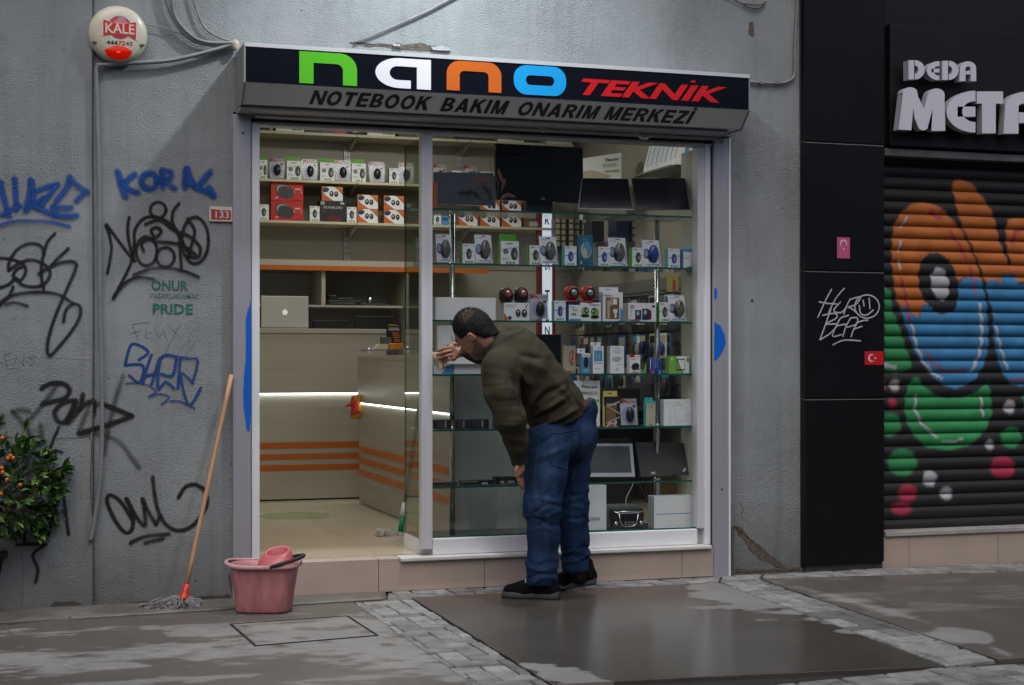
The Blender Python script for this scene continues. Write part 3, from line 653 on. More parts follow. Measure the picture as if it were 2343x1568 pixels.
extr([(-.01, Z1 + .004), (YS - .006, Z1 + .004), (YS - .006, Z1 - .016), (YS + .002, Z1 - .016), (YS + .002, Z1 - .002), (-.01, Z1 - .002)], sx0 - .003, sx1 + .003).build("top_trim", M_trim, sign)
xm = wx(1283, YS)
for a, b in ((sx0 + .002, xm - .001), (xm + .001, sx1 - .002)):
    m = MB(); m.box(a, b, YS - .003, YS + .003, ZB + .003, Z1 - .017); m.build("black_panel", M_signblk, sign)
extr([(-.012, Z1 - .003), (YS - .004, Z1 - .003), (YS - .004, ZB - .003), (-.205, 2.507), (-.012, 2.507)], sx0 - .006, sx0 + .0035).build("end_cap", M_signcap, sign)
extr([(-.012, Z1 - .003), (YS - .004, Z1 - .003), (YS - .004, ZB - .003), (-.205, 2.507), (-.012, 2.507)], sx1 - .0035, sx1 + .006).build("end_cap", M_signcap, sign)
extr([(-.02, 2.511), (-.15, 2.511), (-.16, 2.505), (-.16, 2.49), (-.14, 2.484), (-.02, 2.484)], sx0 - .004, sx1 - .06).build("lower_flange", M_alu, sign)
def sgn(name, pts_or_rings, mm):
    """flat letter from an outer outline, optional holes bridged by giving quads"""
def arcp(cx, cz, rx, rz, a0, a1, n=10): return [(cx + rx * cos(a0 + (a1 - a0) * i / n), cz + rz * sin(a0 + (a1 - a0) * i / n)) for i in range(n + 1)]
def band(outer, inner, mm, name):
    """strip between two outlines with the same number of points"""
    m = MB(); Yf = YS - .0055; Yb = YS - .003; n = len(outer)
    for P in (outer, inner):
        m.v += [(p[0], Yf, p[1]) for p in P]
    for P in (outer, inner):
        m.v += [(p[0], Yb, p[1]) for p in P]
    for i in range(n - 1):
        m.face((i, i + 1, n + i + 1, n + i)); m.face((2 * n + i, i, i + 1, 2 * n + i + 1)[::-1]); m.face((3 * n + i, n + i, n + i + 1, 3 * n + i + 1))
    m.build(name, mm, sign)
G_ = mat("sign_green", (.10, .50, .02), .25, vary=.03); Wh = mat("sign_white", (.8, .8, .84), .25, vary=.03); Or = mat("sign_orange", (.62, .13, .015), .25, vary=.03); Bl = mat("sign_blue", (.01, .36, .80), .25, vary=.03); Rd = mat("sign_red", (.62, .01, .015), .25, vary=.03)
def sp(px, py): return (wx(px, YS), wz(px, py, YS))
def zat(px, py): return wz(px, py, YS)
lz0 = zat(700, 191.5); lz1 = zat(690, 118)    # letter band bottom / top
hh = lz1 - lz0; th = hh * .345
# first n (green): square top-left corner, round right
x0, x1 = wx(684, YS), wx(816, YS); st = (x1 - x0) * .245
o_ = [(x0, lz0), (x0, lz1 - .001), (x0 + .001, lz1)] + arcp(x1 - hh * .55, lz1 - hh * .5, hh * .55, hh * .5, pi / 2, 0, 10) + [(x1, lz0)]
i_ = [(x0 + st, lz0), (x0 + st, lz1 - th - .001), (x0 + st + .001, lz1 - th)] + arcp(x1 - st - hh * .22, lz1 - th - hh * .2, hh * .22, hh * .2, pi / 2, 0, 10) + [(x1 - st, lz0)]
band(o_, i_, G_, "letter_n")
# a (white)
x0, x1 = wx(858, YS), wx(985, YS); st = (x1 - x0) * .255; lzb = zat(920, 203); lzt = zat(920, 134.5); h2 = lzt - lzb
xe = x0 + (x1 - x0) * .635
o_ = [(x1, lzb), (x1, lzt - .001), (x1 - .001, lzt)] + arcp(x0 + h2 * .82, lzb + h2 * .5, h2 * .82, h2 * .5, pi / 2, 3 * pi / 2, 16) + [(xe, lzb)]
i_ = [(x1 - st, lzb), (x1 - st, lzt - h2 * .27 - .001), (x1 - st - .001, lzt - h2 * .27)] + arcp(x0 + st + h2 * .28, lzb + h2 * .5, h2 * .28, h2 * .23, pi / 2, 3 * pi / 2, 16) + [(xe, lzb + h2 * .27)]
band(o_, i_, Wh, "letter_a")
# second n (orange): both shoulders round
x0, x1 = wx(1021, YS), wx(1146, YS); st = (x1 - x0) * .235; zb = zat(1080, 210); zt = zat(1080, 142); h3 = zt - zb
o_ = [(x0, zb)] + arcp(x0 + h3 * .45, zt - h3 * .45, h3 * .45, h3 * .45, pi, pi / 2, 9) + arcp(x1 - h3 * .45, zt - h3 * .45, h3 * .45, h3 * .45, pi / 2, 0, 9) + [(x1, zb)]
i_ = [(x0 + st, zb)] + arcp(x0 + st + h3 * .16, zt - h3 * .33 - h3 * .16, h3 * .16, h3 * .16, pi, pi / 2, 9) + arcp(x1 - st - h3 * .16, zt - h3 * .33 - h3 * .16, h3 * .16, h3 * .16, pi / 2, 0, 9) + [(x1 - st, zb)]
band(o_, i_, Or, "letter_n")
# o (blue)
def rrect(x0, x1, z0, z1, r):
    return arcp(x1 - r, z1 - r, r, r, pi / 2, 0, 8) + arcp(x1 - r, z0 + r, r, r, 0, -pi / 2, 8) + arcp(x0 + r, z0 + r, r, r, 3 * pi / 2, pi, 8) + arcp(x0 + r, z1 - r, r, r, pi, pi / 2, 8)
x0, x1 = wx(1174.5, YS), wx(1294, YS); zb = zat(1234, 219); zt = zat(1234, 152); h4 = zt - zb
o_ = rrect(x0, x1, zb, zt, h4 * .45); i_ = rrect(x0 + h4 * .43, x1 - h4 * .43, zb + h4 * .335, zt - h4 * .335, h4 * .16)
band(o_ + [o_[0]], i_ + [i_[0]], Bl, "letter_o")
m = MB(); zb = zat(1480, 228); zt = zat(1480, 183)
Vt, Ft = text2d("TEKNIK", .035, .35, 1.02); TC[("TEKNIK", .035, .35, 1.02, 3)] = (Vt, Ft)
add_text(m, "TEKNIK", wx(1329, YS), wx(1662, YS), zat(1480, 226.5), zat(1480, 189.5), lambda u, v, d: (u, YS - .003 - d, v), 0, .035, .35, .0025, 1.02, 3)
m.build("lettering", Rd, sign, "red italic word TEKNİK")
m = MB(); a = wx(1577, YS); zd = zat(1580, 191.5); m.prism([(a + .004, zd + .004), (a + .03, zd + .004), (a + .035, zd + .016), (a + .009, zd + .016)][::-1], YS - .0055, YS - .003); m.build("letter_dot", Rd, sign)
# lower line on the slanted grey face
M_ink = mat("sign_ink", (.008, .008, .009), .4, vary=.05)
def slant(u, v, d):   # v: 0 at the top edge of the slanted grey face, 1 at its foot
    A = Vector((YS + .004, ZB - .002)); B = Vector((-.205, 2.513)); q = A.lerp(B, v); nr = Vector((B.y - A.y, A.x - B.x)).normalized()
    if nr.x > 0: nr = -nr
    q = q + nr * (.0016 + d); return (u, q.x, q.y)
YM = -.26
def half(cx, cy, rx, ry, kx, ky, a0, a1, n=8):
    o_ = [(cx + rx * cos(radians(a0 + (a1 - a0) * k / n)), cy + ry * sin(radians(a0 + (a1 - a0) * k / n))) for k in range(n + 1)]; i_ = [(cx + rx * kx * cos(radians(a0 + (a1 - a0) * k / n)), cy + ry * ky * sin(radians(a0 + (a1 - a0) * k / n))) for k in range(n + 1)]
    return [[o_[k], o_[k + 1], i_[k + 1], i_[k]] for k in range(n)]
def R4(a, b, c, d): return [(a, c), (b, c), (b, d), (a, d)]
HV = {"N": (.95, [R4(0, .25, 0, 1), R4(.68, .93, 0, 1), [(0, 1), (.27, 1), (.93, 0), (.66, 0)]]), "O": (1.0, half(.48, .5, .48, .52, .5, .56, 0, 360, 22)), "T": (.85, [R4(0, .82, .78, 1), R4(.27, .55, 0, .8)]),
 "E": (.8, [R4(0, .27, 0, 1), R4(.2, .76, 0, .2), R4(.2, .72, .40, .60), R4(.2, .76, .80, 1)]), "B": (.86, [R4(0, .27, 0, 1)] + half(.42, .285, .42, .285, .36, .36, -90, 90) + half(.40, .745, .38, .255, .36, .36, -90, 90) + [R4(.2, .43, 0, .18), R4(.2, .43, .42, .58), R4(.2, .41, .83, 1)]),
 "K": (.92, [R4(0, .27, 0, 1), [(.24, .34), (.24, .62), (.56, 1), (.9, 1)], [(.30, .50), (.50, .68), (.94, 0), (.62, 0)]]), "A": (.95, [[(0, 0), (.28, 0), (.58, 1), (.34, 1)], [(.34, 1), (.60, 1), (.93, 0), (.65, 0)], R4(.22, .72, .18, .36)]), "I": (.34, [R4(0, .27, 0, 1)]),
 "M": (1.05, [R4(0, .23, 0, 1), R4(.78, 1.01, 0, 1), [(0, 1), (.32, 1), (.58, 0), (.40, 0)], [(.69, 1), (1.01, 1), (.61, 0), (.43, 0)]]), "R": (.9, [R4(0, .27, 0, 1)] + half(.42, .70, .42, .30, .40, .38, -90, 90) + [R4(.2, .43, .40, .58), R4(.2, .43, .82, 1), [(.36, .45), (.62, .45), (.92, 0), (.60, 0)]]), "Z": (.82, [R4(0, .78, .8, 1), R4(0, .8, 0, .2), [(0, .2), (.36, .2), (.78, .8), (.44, .8)]])}
for word, a, b in (("NOTEBOOK", 710, 988), ("BAKIM", 1010, 1165), ("ONARIM", 1185, 1374), ("MERKEZI", 1386, 1590)):
    tot = sum(HV[c][0] for c in word) + .12 * (len(word) - 1); u0, u1 = wx(a, YM), wx(b, YM); sc = (u1 - u0) / (tot + .2); cur = 0; li = 0
    for ch in word:
        m = MB()
        for k, P in enumerate(HV[ch][1]):
            q = len(m.v); m.v += [tuple(slant(u0 + (cur + x + .22 * y) * sc, .88 - y * .70, .0002 * (k % 5))) for x, y in P]; m.face(range(q, q + len(P)))
        if word == "MERKEZI" and li == 6: q = len(m.v); m.v += [tuple(slant(u0 + (cur + x + .22 * y) * sc, .88 - y * .70, 0)) for x, y in R4(0, .27, 1.08, 1.26)]; m.face(range(q, q + 4))
        m.build("letter", M_ink, sign); cur += HV[ch][0] + .12; li += 1
# red and white stickers and peeling tape on the roller box are added with the box below

# ================================================================== SHOPFRONT FRAME
FL = .18                                     # shop floor level
front = thing("shopfront_frame", "violet grey aluminium shopfront frame with open doorway and large display window", "shopfront", (wx(1100), 0, 0))
def px_box(parent, name, a, b, ya, yb, z0, z1, mm, Yref=None, bev=.003, **k):
    Yr = ya if Yref is None else Yref
    m = MB(); m.box(wx(a, Yr), wx(b, Yr), ya, yb, z0, z1); return m.build(name, mm, parent, bevel=bev, **k)
px_box(front, "pilaster", 533, 574, -.04, .10, -.01, 2.482, M_alu)
px_box(front, "jamb", 575.5, 594, -.025, .06, FL - .02, 2.4455, M_aluw)
px_box(front, "pilaster", 1633, 1667, -.04, .10, -.01, 2.482, M_alu)
px_box(front, "edge_strip", 1667.4, 1671.5, -.045, .05, -.01, 2.485, M_aluw, bev=.001)
px_box(front, "shutter_track", 1613, 1632.4, -.012, .08, FL, 2.452, M_aluw)
px_box(front, "track_slot", 1625, 1631, -.014, -.011, FL, 2.44, M_dark, bev=0)
px_box(front, "window_stile", 1596, 1612.6, .0, .08, FL + .09, 2.4355, M_aluf)
# roller shutter box under the sign
px_box(front, "shutter_box", 582, 1641, -.075, .1, 2.468, 2.489, M_alu, bev=.008)
px_box(front, "shutter_gap", 578, 1634, -.02, .09, 2.4565, 2.4675, M_dark, bev=0)
px_box(front, "head_rail", 575.5, 1612, -.01, .07, 2.436, 2.456, M_aluf)
px_box(front, "mullion", 964, 989.5, -.012, .045, FL + .035, 2.4355, M_aluf)
px_box(front, "bottom_rail", 990, 1595.5, .002, .06, FL + .0, FL + .088, M_aluw, bev=.005)
m = MB(); m.box(wx(990.5, .03), wx(1595, .03), .028, .034, FL + .088, 2.4355); m.build("window_pane", M_glass, front)
for a, b in ((992, .05),): pass
px_box(front, "gasket", 990, 1595, .022, .027, FL + .088, FL + .096, M_gedge, Yref=.022, bev=0)
# screws and stickers
for a, b in ((556, 305), (1651, 326), (1651, 1120)):
    m = MB(); m.lathe([(0, 0), (.006, 0), (.005, .003), (0, .0035)], (wx(a, -.04), -.04, wz(a, b, -.04)), rot=Matrix.Rotation(pi / 2, 3, 'X'), seg=10); m.build("screw", M_dark, front)
def sticker(name, parent, a, b, c, d, Y, mm, label=None, sk=0):
    m = MB(); m.prism([(wx(a, Y), wz(a, d, Y)), (wx(b, Y), wz(b, d + sk, Y)), (wx(b, Y), wz(b, c + sk, Y)), (wx(a, Y), wz(a, c, Y))], Y - .0012, Y); return m.build(name, mm, parent, label)
M_redst = mat("red_sticker", (.42, .03, .03), .5, vary=.15, vscale=40)
M_tape = mat("old_tape", (.5, .5, .53), .6, vary=.1, vscale=30)
sticker("sticker", front, 597, 635, 254.5, 261, -.0762, M_redst, "small red sticker", 1.5); sticker("sticker", front, 1570, 1592, 304, 310, -.0762, M_redst, "small red sticker", .6)
sticker("tape_remnant", front, 718, 750, 262, 271, -.0762, M_tape, sk=1.5)
for pts in ([(1232, 294), (1254, 295.5), (1241, 305)], [(1446, 302), (1459, 303), (1475, 317), (1486, 307), (1495, 309), (1480, 320), (1465, 319)]):
    m = MB(); m.prism([(wx(a, -.077), wz(a, b, -.077)) for a, b in pts][::-1], -.079, -.0765); m.build("peeling_label", M_white, front)
# blue paint splashed on the pilasters
M_bluep = mat("blue_paint", (.004, .12, .58), .4, vary=.05)
def paint(pts, Y, sd_, lab):
    P = [(wx(a, Y), wz(a, b, Y)) for a, b in jag(pts, None, sd_, .5, 4)]; m = MB(); m.prism(P[::-1], Y - .0012, Y); m.build("paint_mark", M_bluep, front, lab)
paint([(573.6, 690), (566, 712), (562, 730), (562, 820), (558, 860), (556, 905), (557, 930), (564, 985), (570, 988), (573.6, 965)], -.0405, 3, "long blue paint smear on the left pilaster")
paint([(1633.4, 738), (1647, 745), (1657, 765), (1660, 786), (1652, 805), (1640, 822), (1633.4, 826)], -.0405, 4, "half round blue paint mark on the right pilaster")
paint([(1633.4, 658), (1638, 661), (1641, 672), (1638, 684), (1633.4, 685)], -.0405, 5, "small blue paint mark on the right pilaster")

# sill and tiled step
step = thing("entrance_step", "beige tiled step running under the shop door and window", "step", (wx(1100), -.02, 0))
px_box(step, "window_sill", 917, 1629, -.055, .06, FL - .022, FL - .001, M_marble, Yref=-.055, bev=.005)
x = wx(866, -.03); tw = wx(1108, -.03) - x; xs_ = [wx(575, -.03), x, x + tw, x + 1.985 * tw, x + 2.97 * tw, wx(1632, -.03)]
xs_[4] = wx(1560, -.03); xs_[3] = (xs_[2] + xs_[4]) / 2
for i in range(5):
    m = MB(); m.box(xs_[i] + .0015, xs_[i + 1] - .0015, -.03, -.012, 0, FL - .023 if i else FL - .006); m.build("tile", M_steptile, step, bevel=.0015)
m = MB(); m.box(xs_[0], xs_[5], -.0119, .2, -.02, FL - .024); m.build("core", M_dark, step)
xe = wx(916, -.055)
m = MB(); m.box(xs_[1] + .0015, xe, -.03, .09, FL - .0225, FL - .006); m.build("threshold", M_steptile, step, bevel=.002)
m = MB(); m.box(xs_[0], xs_[1] - .0015, -.0115, .09, FL - .0225, FL - .006); m.build("threshold", M_steptile, step, bevel=.002)

# ================================================================== ROOM
RX0, RX1, RY1, RZ1 = wx(560, 0) - .25, 4.63 + CX, 4.62, 3.35
M_roomw = mat("cream_wall_panel", (.40, .38, .31), .55, vary=.06, vscale=2, streak=(1, 1, 9))
M_floort = mat("cream_floor_tile", (.56, .50, .385), .13, vary=.1, vscale=1.6, spec=.6, streak=(3, 1, 1))
M_groutf = mat("floor_grout", (.16, .14, .11), .7)
m = MB(); m.box(RX0 - .1, RX0, .31, RY1, FL - .05, RZ1); m.build("room_wall", M_roomw, kind="structure")
m = MB(); m.box(RX0 - .1, RX1 + .1, RY1, RY1 + .1, FL - .05, RZ1); m.build("room_wall", M_roomw, kind="structure")
m = MB(); m.box(RX1, RX1 + .1, .31, RY1, FL - .05, RZ1); m.build("room_wall", mat("shade_toned_side_wall", (.30, .285, .235), .6, vary=.06), kind="structure")  # wall colour darkened to taupe to stand for the unlit right side
m = MB(); m.box(RX0 - .1, RX1 + .1, .31, RY1 + .1, RZ1, RZ1 + .1); m.build("ceiling", mat("white_ceiling", (.7, .7, .68), .8), kind="structure")
m = MB(); m.box(RX0, RX1, .092, RY1, FL - .06, FL - .008); fl = m.build("shop_floor", M_groutf, kind="structure")
# floor tiles 60 x 60, parts of the floor; joints placed on the joint seen running to the door
jx = G(861.5, 1269.3, FL).x; jy = .60
xx = jx - .6 * 6; tiles = 0
while xx < RX1:
    yy = .094
    while yy < RY1:
        y1 = min(.62 if yy < .1 else yy + .6, RY1); a, b = max(xx, RX0), min(xx + .6, RX1)
        if b > a + .02 and y1 > yy + .02: m = MB(); m.box(a + .0012, b - .0012, yy + .0012, y1 - .0012, FL - .0079, FL); m.build("floor_tile", M_floort, fl); tiles += 1
        yy = y1
    xx += .6
# round green floor sticker
c = G(676, 1180, FL); m = MB(); R_ = []
for k in range(40): a = 2 * pi * k / 40; R_.append((c.x + .235 * cos(a), c.y + .235 * sin(a), FL + .0012))
m.v += R_; m.face(range(40)); o = m.build("floor_sticker", mat("green_floor_sticker", (.27, .33, .19), .3, vary=.1, vscale=30)); tag(o, "round faded green sticker on the shop floor inside the doorway", "floor sticker")

# ceiling lamps inside (they are out of the frame, their glare shows in the chrome and on the shells)
M_lamp = emat("lamp_diffuser", (1, .97, .88), 5)
def ceiling_lamp(x, y, z, sx_, sy_, pw, lab):
    t = thing("ceiling_light", lab, "ceiling light", (x, y, z), "ceiling lights inside the shop")
    m = MB(); m.box(x - sx_ / 2 - .02, x + sx_ / 2 + .02, y - sy_ / 2 - .02, y + sy_ / 2 + .02, z - .02, z + .04); m.build("housing", M_white, t)
    m = MB(); m.box(x - sx_ / 2, x + sx_ / 2, y - sy_ / 2, y + sy_ / 2, z - .024, z - .0201); m.build("diffuser", M_lamp, t)
    l = bpy.data.lights.new("lamp", 'AREA'); l.shape = 'RECTANGLE'; l.size = sx_; l.size_y = sy_; l.energy = pw; l.color = (1, .97, .89)
    o = bpy.data.objects.new("lamp", l); COL.objects.link(o); o.location = (x, y, z - .03); setpar(o, t)
ceiling_lamp(.3 + 0, 3.2, RZ1 - .05, 1.2, .3, 19, "ceiling light near the back wall shelves")
ceiling_lamp(-.9, 1.6, RZ1 - .05, 1.2, .3, 15, "ceiling light over the doorway side")
ceiling_lamp(1.3, 1.0, RZ1 - .05, 1.2, .3, 8, "ceiling light behind the display window")

# flood lamp over the sign (just above the frame) that lights the wall and throws the sign's shadow
lx, lzz = wx(985), wz(985, -470)
fl_ = thing("wall_floodlight", "small floodlight on a bracket above the shop sign", "floodlight", (lx, 0, lzz))
m = MB(); m.box(lx - .11, lx + .11, -.86, -.74, lzz + .0, lzz + .05); m.build("lamp_body", M_black, fl_, bevel=.006)
m = MB(); m.tube([(lx, 0, lzz + .12), (lx, -.5, lzz + .12), (lx, -.8, lzz + .05)], .012, 8); m.build("bracket", M_black, fl_)
m = MB(); m.box(lx - .09, lx + .09, -.84, -.76, lzz - .004, lzz - .0005); m.build("lamp_glass", emat("flood_led", (.9, .96, 1), 8), fl_)
l = bpy.data.lights.new("flood", 'SPOT'); l.energy = 330; l.color = (.86, .95, 1); l.shadow_soft_size = .07; l.spot_size = radians(118); l.spot_blend = .7
o = bpy.data.objects.new("flood", l); COL.objects.link(o); o.location = (lx, -.80, lzz - .02); o.rotation_euler = (radians(20), 0, 0); setpar(o, fl_)

# building across the street, seen only as the dark reflection in the glass and the wet slab
M_opp = mat("far_facade", (.16, .155, .15), .8, vary=.2, vscale=.6); M_oppw = mat("far_window", (.03, .035, .04), .2)
opp = thing("opposite_building", "plain building on the far side of the street behind the photographer", "building", (-3, -13, 0))
m = MB(); m.box(-22, 18, -16, -13, -.01, 6); m.build("wall", M_opp, opp)
for k in range(-10, 9):
    for z in (1.0, 4.2):
        m = MB(); m.box(k * 2 - .5, k * 2 + .5, -12.99, -12.95, z, z + 1.7); m.build("window", M_oppw, opp)
# ================================================================== BLACK CLAD COLUMN
YC = -.055
M_clad = mat("black_cladding", (.007, .0075, .009), .38, vary=.3, vscale=2.5, spec=.2)
M_cladold = mat("rusty_edge", (.07, .055, .045), .7, vary=.35, vscale=25)
colm = thing("black_column", "black glossy clad column between the grey wall and the painted shutter", "column", (wx(1930), -.02, 0))
cx0, cx1 = wx(1841, YC), wx(2022, YC)
zs = [wz(1930, 1290, YC), wz(1930, 912, YC), wz(1930, 621, YC), wz(1930, 328, YC), 3.6]
for i in range(4):
    z0, z1 = zs[i] + .004, zs[i + 1] - .004; m = MB(); m.box(cx0, cx1, YC, -.002, z0, z1); m.build("cladding_panel", M_clad, colm, bevel=.002)
for i in range(1, 4):
    m = MB(); m.box(cx0, cx1, YC + .01, -.002, zs[i] - .0035, zs[i] + .0035); m.build("joint", M_cladold, colm)
    m = MB(); m.box(cx0 + .002, cx1 - .002, YC - .002, YC + .008, zs[i] - .008, zs[i] - .0042); m.build("joint_trim", M_covfr, colm)
m = MB(); P = jag([(1828, 0), (1842, 0), (1842, 1296), (1830, 1298)], None, 7, .8, 10); m.prism([(wx(a, -.001), wz(a, b, -.001)) for a, b in P][::-1], -.003, -.0005); m.build("side_edge", M_cladold, colm)
m = MB(); m.box(cx0 + .02, cx1 + .005, -.03, .25, -.02, zs[0]); m.build("base", M_seam, colm)
# white marker tag
SW = spray("white_marker", (.48, .50, .56), .3, .9, relief=False)
R7 = (1633, 520.2, 2.88)
wall_save = wall; wall = colm
tagged("marker_tag", "white marker tag HERO BERF with a smiling face", [
    [(742, 412), (700, 490), (652, 595)], [(826, 405), (770, 470), (722, 565)], [(660, 495), (720, 505), (775, 508)], [(800, 495), (755, 550), (800, 565), (840, 530)], [(862, 478), (840, 520), (820, 572)], [(862, 478), (930, 462), (900, 510), (850, 528)], [(850, 528), (880, 545), (895, 560)],
    ring(972, 525, 80, 76, 12), [(922, 518), (930, 570), (970, 580), (1012, 548)], [(946, 485), (952, 522)], [(985, 470), (990, 540)],
    [(735, 540), (700, 640), (662, 742)], [(680, 582), (760, 570), (770, 600), (702, 640), (775, 642), (730, 700), (662, 742)], [(850, 582), (800, 600), (775, 640), (745, 718), (805, 708)], [(780, 650), (830, 640)], [(862, 600), (830, 660), (812, 720)], [(862, 600), (905, 600), (900, 640), (840, 660)],
    [(905, 632), (880, 680), (865, 722)], [(900, 632), (940, 618), (975, 614)], [(885, 672), (935, 655)], [(745, 775), (820, 745), (925, 750)]], SW, R7, 8, YC - .0006)
wall = wall_save
# flag stickers
M_flagw = mat("sticker_white", (.66, .6, .62), .45, vary=.03)
def flag(a, b, c, d, mm, vertical, lab, loc, Y):
    t = thing("flag_sticker", lab, "sticker", W((a + b) / 2, d, Y)); x0, x1, z0, z1 = wx(a, Y), wx(b, Y), wz(a, d, Y), wz(a, c, Y)
    m = MB(); m.box(x0, x1, Y - .0012, Y - .0002, z0, z1); m.build("backing", mm, t)
    W_, H_ = x1 - x0, z1 - z0; cx_, cz_ = ((x0 + x1) / 2, z0 + H_ * .70) if vertical else (x0 + W_ * .36, z0 + H_ * .5); r = (W_ * .29 if vertical else H_ * .29)
    m = MB(); n = 16; ang0 = (-pi / 2 if vertical else 0)
    O_ = [(cx_ + r * cos(ang0 + .55 + (2 * pi - 1.1) * i / n), cz_ + r * sin(ang0 + .55 + (2 * pi - 1.1) * i / n)) for i in range(n + 1)]
    dx, dz = r * .24 * cos(ang0), r * .24 * sin(ang0); r2 = r * .78
    I_ = [(cx_ + dx + r2 * cos(ang0 + .62 + (2 * pi - 1.24) * i / n), cz_ + dz + r2 * sin(ang0 + .62 + (2 * pi - 1.24) * i / n)) for i in range(n + 1)]
    for i in range(n):
        m.quad(*[(p[0], Y - .0022, p[1]) for p in (O_[i], O_[i + 1], I_[i + 1], I_[i])])
    sx_, sz_ = (cx_, z0 + H_ * .44) if vertical else (x0 + W_ * .56, cz_)
    S_ = [(sx_ + (r * .38 if k % 2 == 0 else r * .15) * cos(pi / 2 + k * pi / 5), sz_ + (r * .38 if k % 2 == 0 else r * .15) * sin(pi / 2 + k * pi / 5)) for k in range(10)]
    n0 = len(m.v); m.v += [(sx_, Y - .0022, sz_)] + [(p[0], Y - .0022, p[1]) for p in S_]
    for k in range(10): m.face((n0, n0 + 1 + k, n0 + 1 + (k + 1) % 10))
    m.build("crescent_and_star", M_flagw, t)
flag(1914.5, 1943.5, 543, 591, mat("faded_pink", (.55, .10, .22), .4, vary=.05), True, "faded pink upright crescent and star sticker on the black column", None, YC)
flag(1977.5, 2020.5, 804, 835, mat("flag_red", (.55, .012, .02), .4, vary=.05), False, "bright red crescent and star flag sticker at the column's right edge", None, YC)

# ================================================================== NEIGHBOUR SHOP: sign, shutter, sill
YR = .02
M_nb = mat("neighbour_black_panel", (.008, .008, .0095), .45, vary=.2, vscale=2, spec=.3)
nsign = thing("metal_shop_sign", "black fascia sign with raised white letters DEDA METAL over the shutter", "shop sign", (wx(2300), 0, wz(2300, 330)))
m = MB(); m.box(wx(2022.5, YR), 7.0, YR, .3, 2.50, 3.8); m.build("fascia", M_nb, nsign)
m = MB(); m.box(wx(2036, -.03), 7.0, -.03, YR - .001, wz(2040, 333, -.03), wz(2040, 55, -.03)); m.build("sign_board", M_nb, nsign, bevel=.003)
M_let = mat("white_letter_face", (.66, .65, .72), .5, vary=.03); M_lets = mat("letter_return", (.42, .43, .46), .6, vary=.06)
YL = -.13
R6b = (1633, 0, 2.88)
def l_pts(P, tr=R6b): return [(wx(tr[0] + a / tr[2], YL), wz(tr[0] + a / tr[2], tr[1] + b / tr[2], YL)) for a, b in P]
def earcap(m, outline, y0, y1, fm=0, sm=1):
    bm = bmesh.new(); vs = [bm.verts.new((p[0], y0, p[1])) for p in outline]; f = bm.faces.new(vs); r = bmesh.ops.triangulate(bm, faces=[f])
    n = len(m.v); bm.verts.index_update()
    for v in bm.verts: m.v.append(tuple(v.co))
    for f in bm.faces: m.face([n + v.index for v in f.verts], fm)
    bm.free(); k = len(outline); b = len(m.v); m.v += [(p[0], y1, p[1]) for p in outline]
    for i in range(k): j = (i + 1) % k; m.face((n + i, b + i, b + j, n + j), sm)
def arcz(cx, cy, rx, ry, a0, a1, n=10): return [(cx + rx * cos(radians(a0 + (a1 - a0) * i / n)), cy + ry * sin(radians(a0 + (a1 - a0) * i / n))) for i in range(n + 1)]
# outlines in enlarged-photo units (y down)
def strip(outer, inner): return [[outer[i], outer[i + 1], inner[i + 1], inner[i]] for i in range(len(outer) - 1)]
def rc4(a, b, c, d): return [(a, c), (b, c), (b, d), (a, d)]
def eL(x1, cy, rx, ry, kx, ky, mid, n=16):   # round E: half ring and a middle bar
    return strip(arcz(x1, cy, rx, ry, -90, -270, n), arcz(x1, cy, rx * kx, ry * ky, -90, -270, n)) + [rc4(x1 - rx * .62, x1, cy - mid, cy + mid)]
def aL(x0, x1, yt, yb, w_, th_, bar, n=10):   # round-topped A
    cx, rx = (x0 + x1) / 2, (x1 - x0) / 2; ry = (yb - yt) * .36
    return strip([(x0 - w_ * .12, yb)] + arcz(cx, yt + ry, rx, ry, 180, 360, n) + [(x1 + w_ * .02, yb)], [(x0 + w_, yb)] + arcz(cx, yt + ry, rx - w_, ry - th_, 180, 360, n) + [(x1 - w_, yb)]) + [rc4(x0 + w_ - 2, x1 - w_ + 2, bar[0], bar[1])]
def dL(x0, yt, yb, w_, bw): return [rc4(x0, x0 + w_, yt, yb)] + strip(arcz(x0 + w_ + 6, (yt + yb) / 2, bw, (yb - yt) / 2, -90, 90, 12), arcz(x0 + w_ + 6, (yt + yb) / 2, bw * .36, (yb - yt) * .22, -90, 90, 12))
LET = {"d1": dL(1281, 398, 525, 37, 64), "e1": eL(1484, 467, 82, 63, .46, .52, 12), "d2": dL(1504, 402, 528, 37, 64), "a1": aL(1621, 1727, 405, 536, 36, 34, (468, 492)),
 "m": [[(1215, 855), (1243, 620)] + arcz(1292, 620, 52, 44, 190, 330, 8) + [(1345, 640), (1385, 720), (1405, 640)] + arcz(1465, 628, 55, 44, 200, 350, 8) + [(1518, 640), (1524, 864), (1432, 864), (1440, 720), (1410, 830)] + arcz(1378, 835, 32, 26, 10, 170, 6) + [(1322, 780), (1312, 710), (1300, 860)]],
 "e2": eL(1722, 737, 190, 138, .46, .50, 33, 20), "t": [rc4(1732, 1904, 604, 684), rc4(1766, 1856, 684, 880)], "a2": aL(1918, 2186, 606, 882, 88, 76, (742, 812), 14), "l": [rc4(2208, 2300, 612, 888), rc4(2300, 2396, 806, 888)]}
for k, outs in LET.items():
    m = MB()
    for o_ in outs:
        Q = l_pts(o_)
        if area(Q) > 0: Q = Q[::-1]
        if abs(area(Q)) > 1e-7: earcap(m, Q, YL, -.075)
    m.build("raised_letter", [M_let, M_lets], nsign, "white raised letter " + k[0].upper() + (" of the small upper word" if k in ("d1", "e1", "d2", "a1") else " of the large word METAL"))
lint = thing("shutter_housing", "grey steel lintel over the painted roller shutter", "lintel", (wx(2300), 0, 2.4))
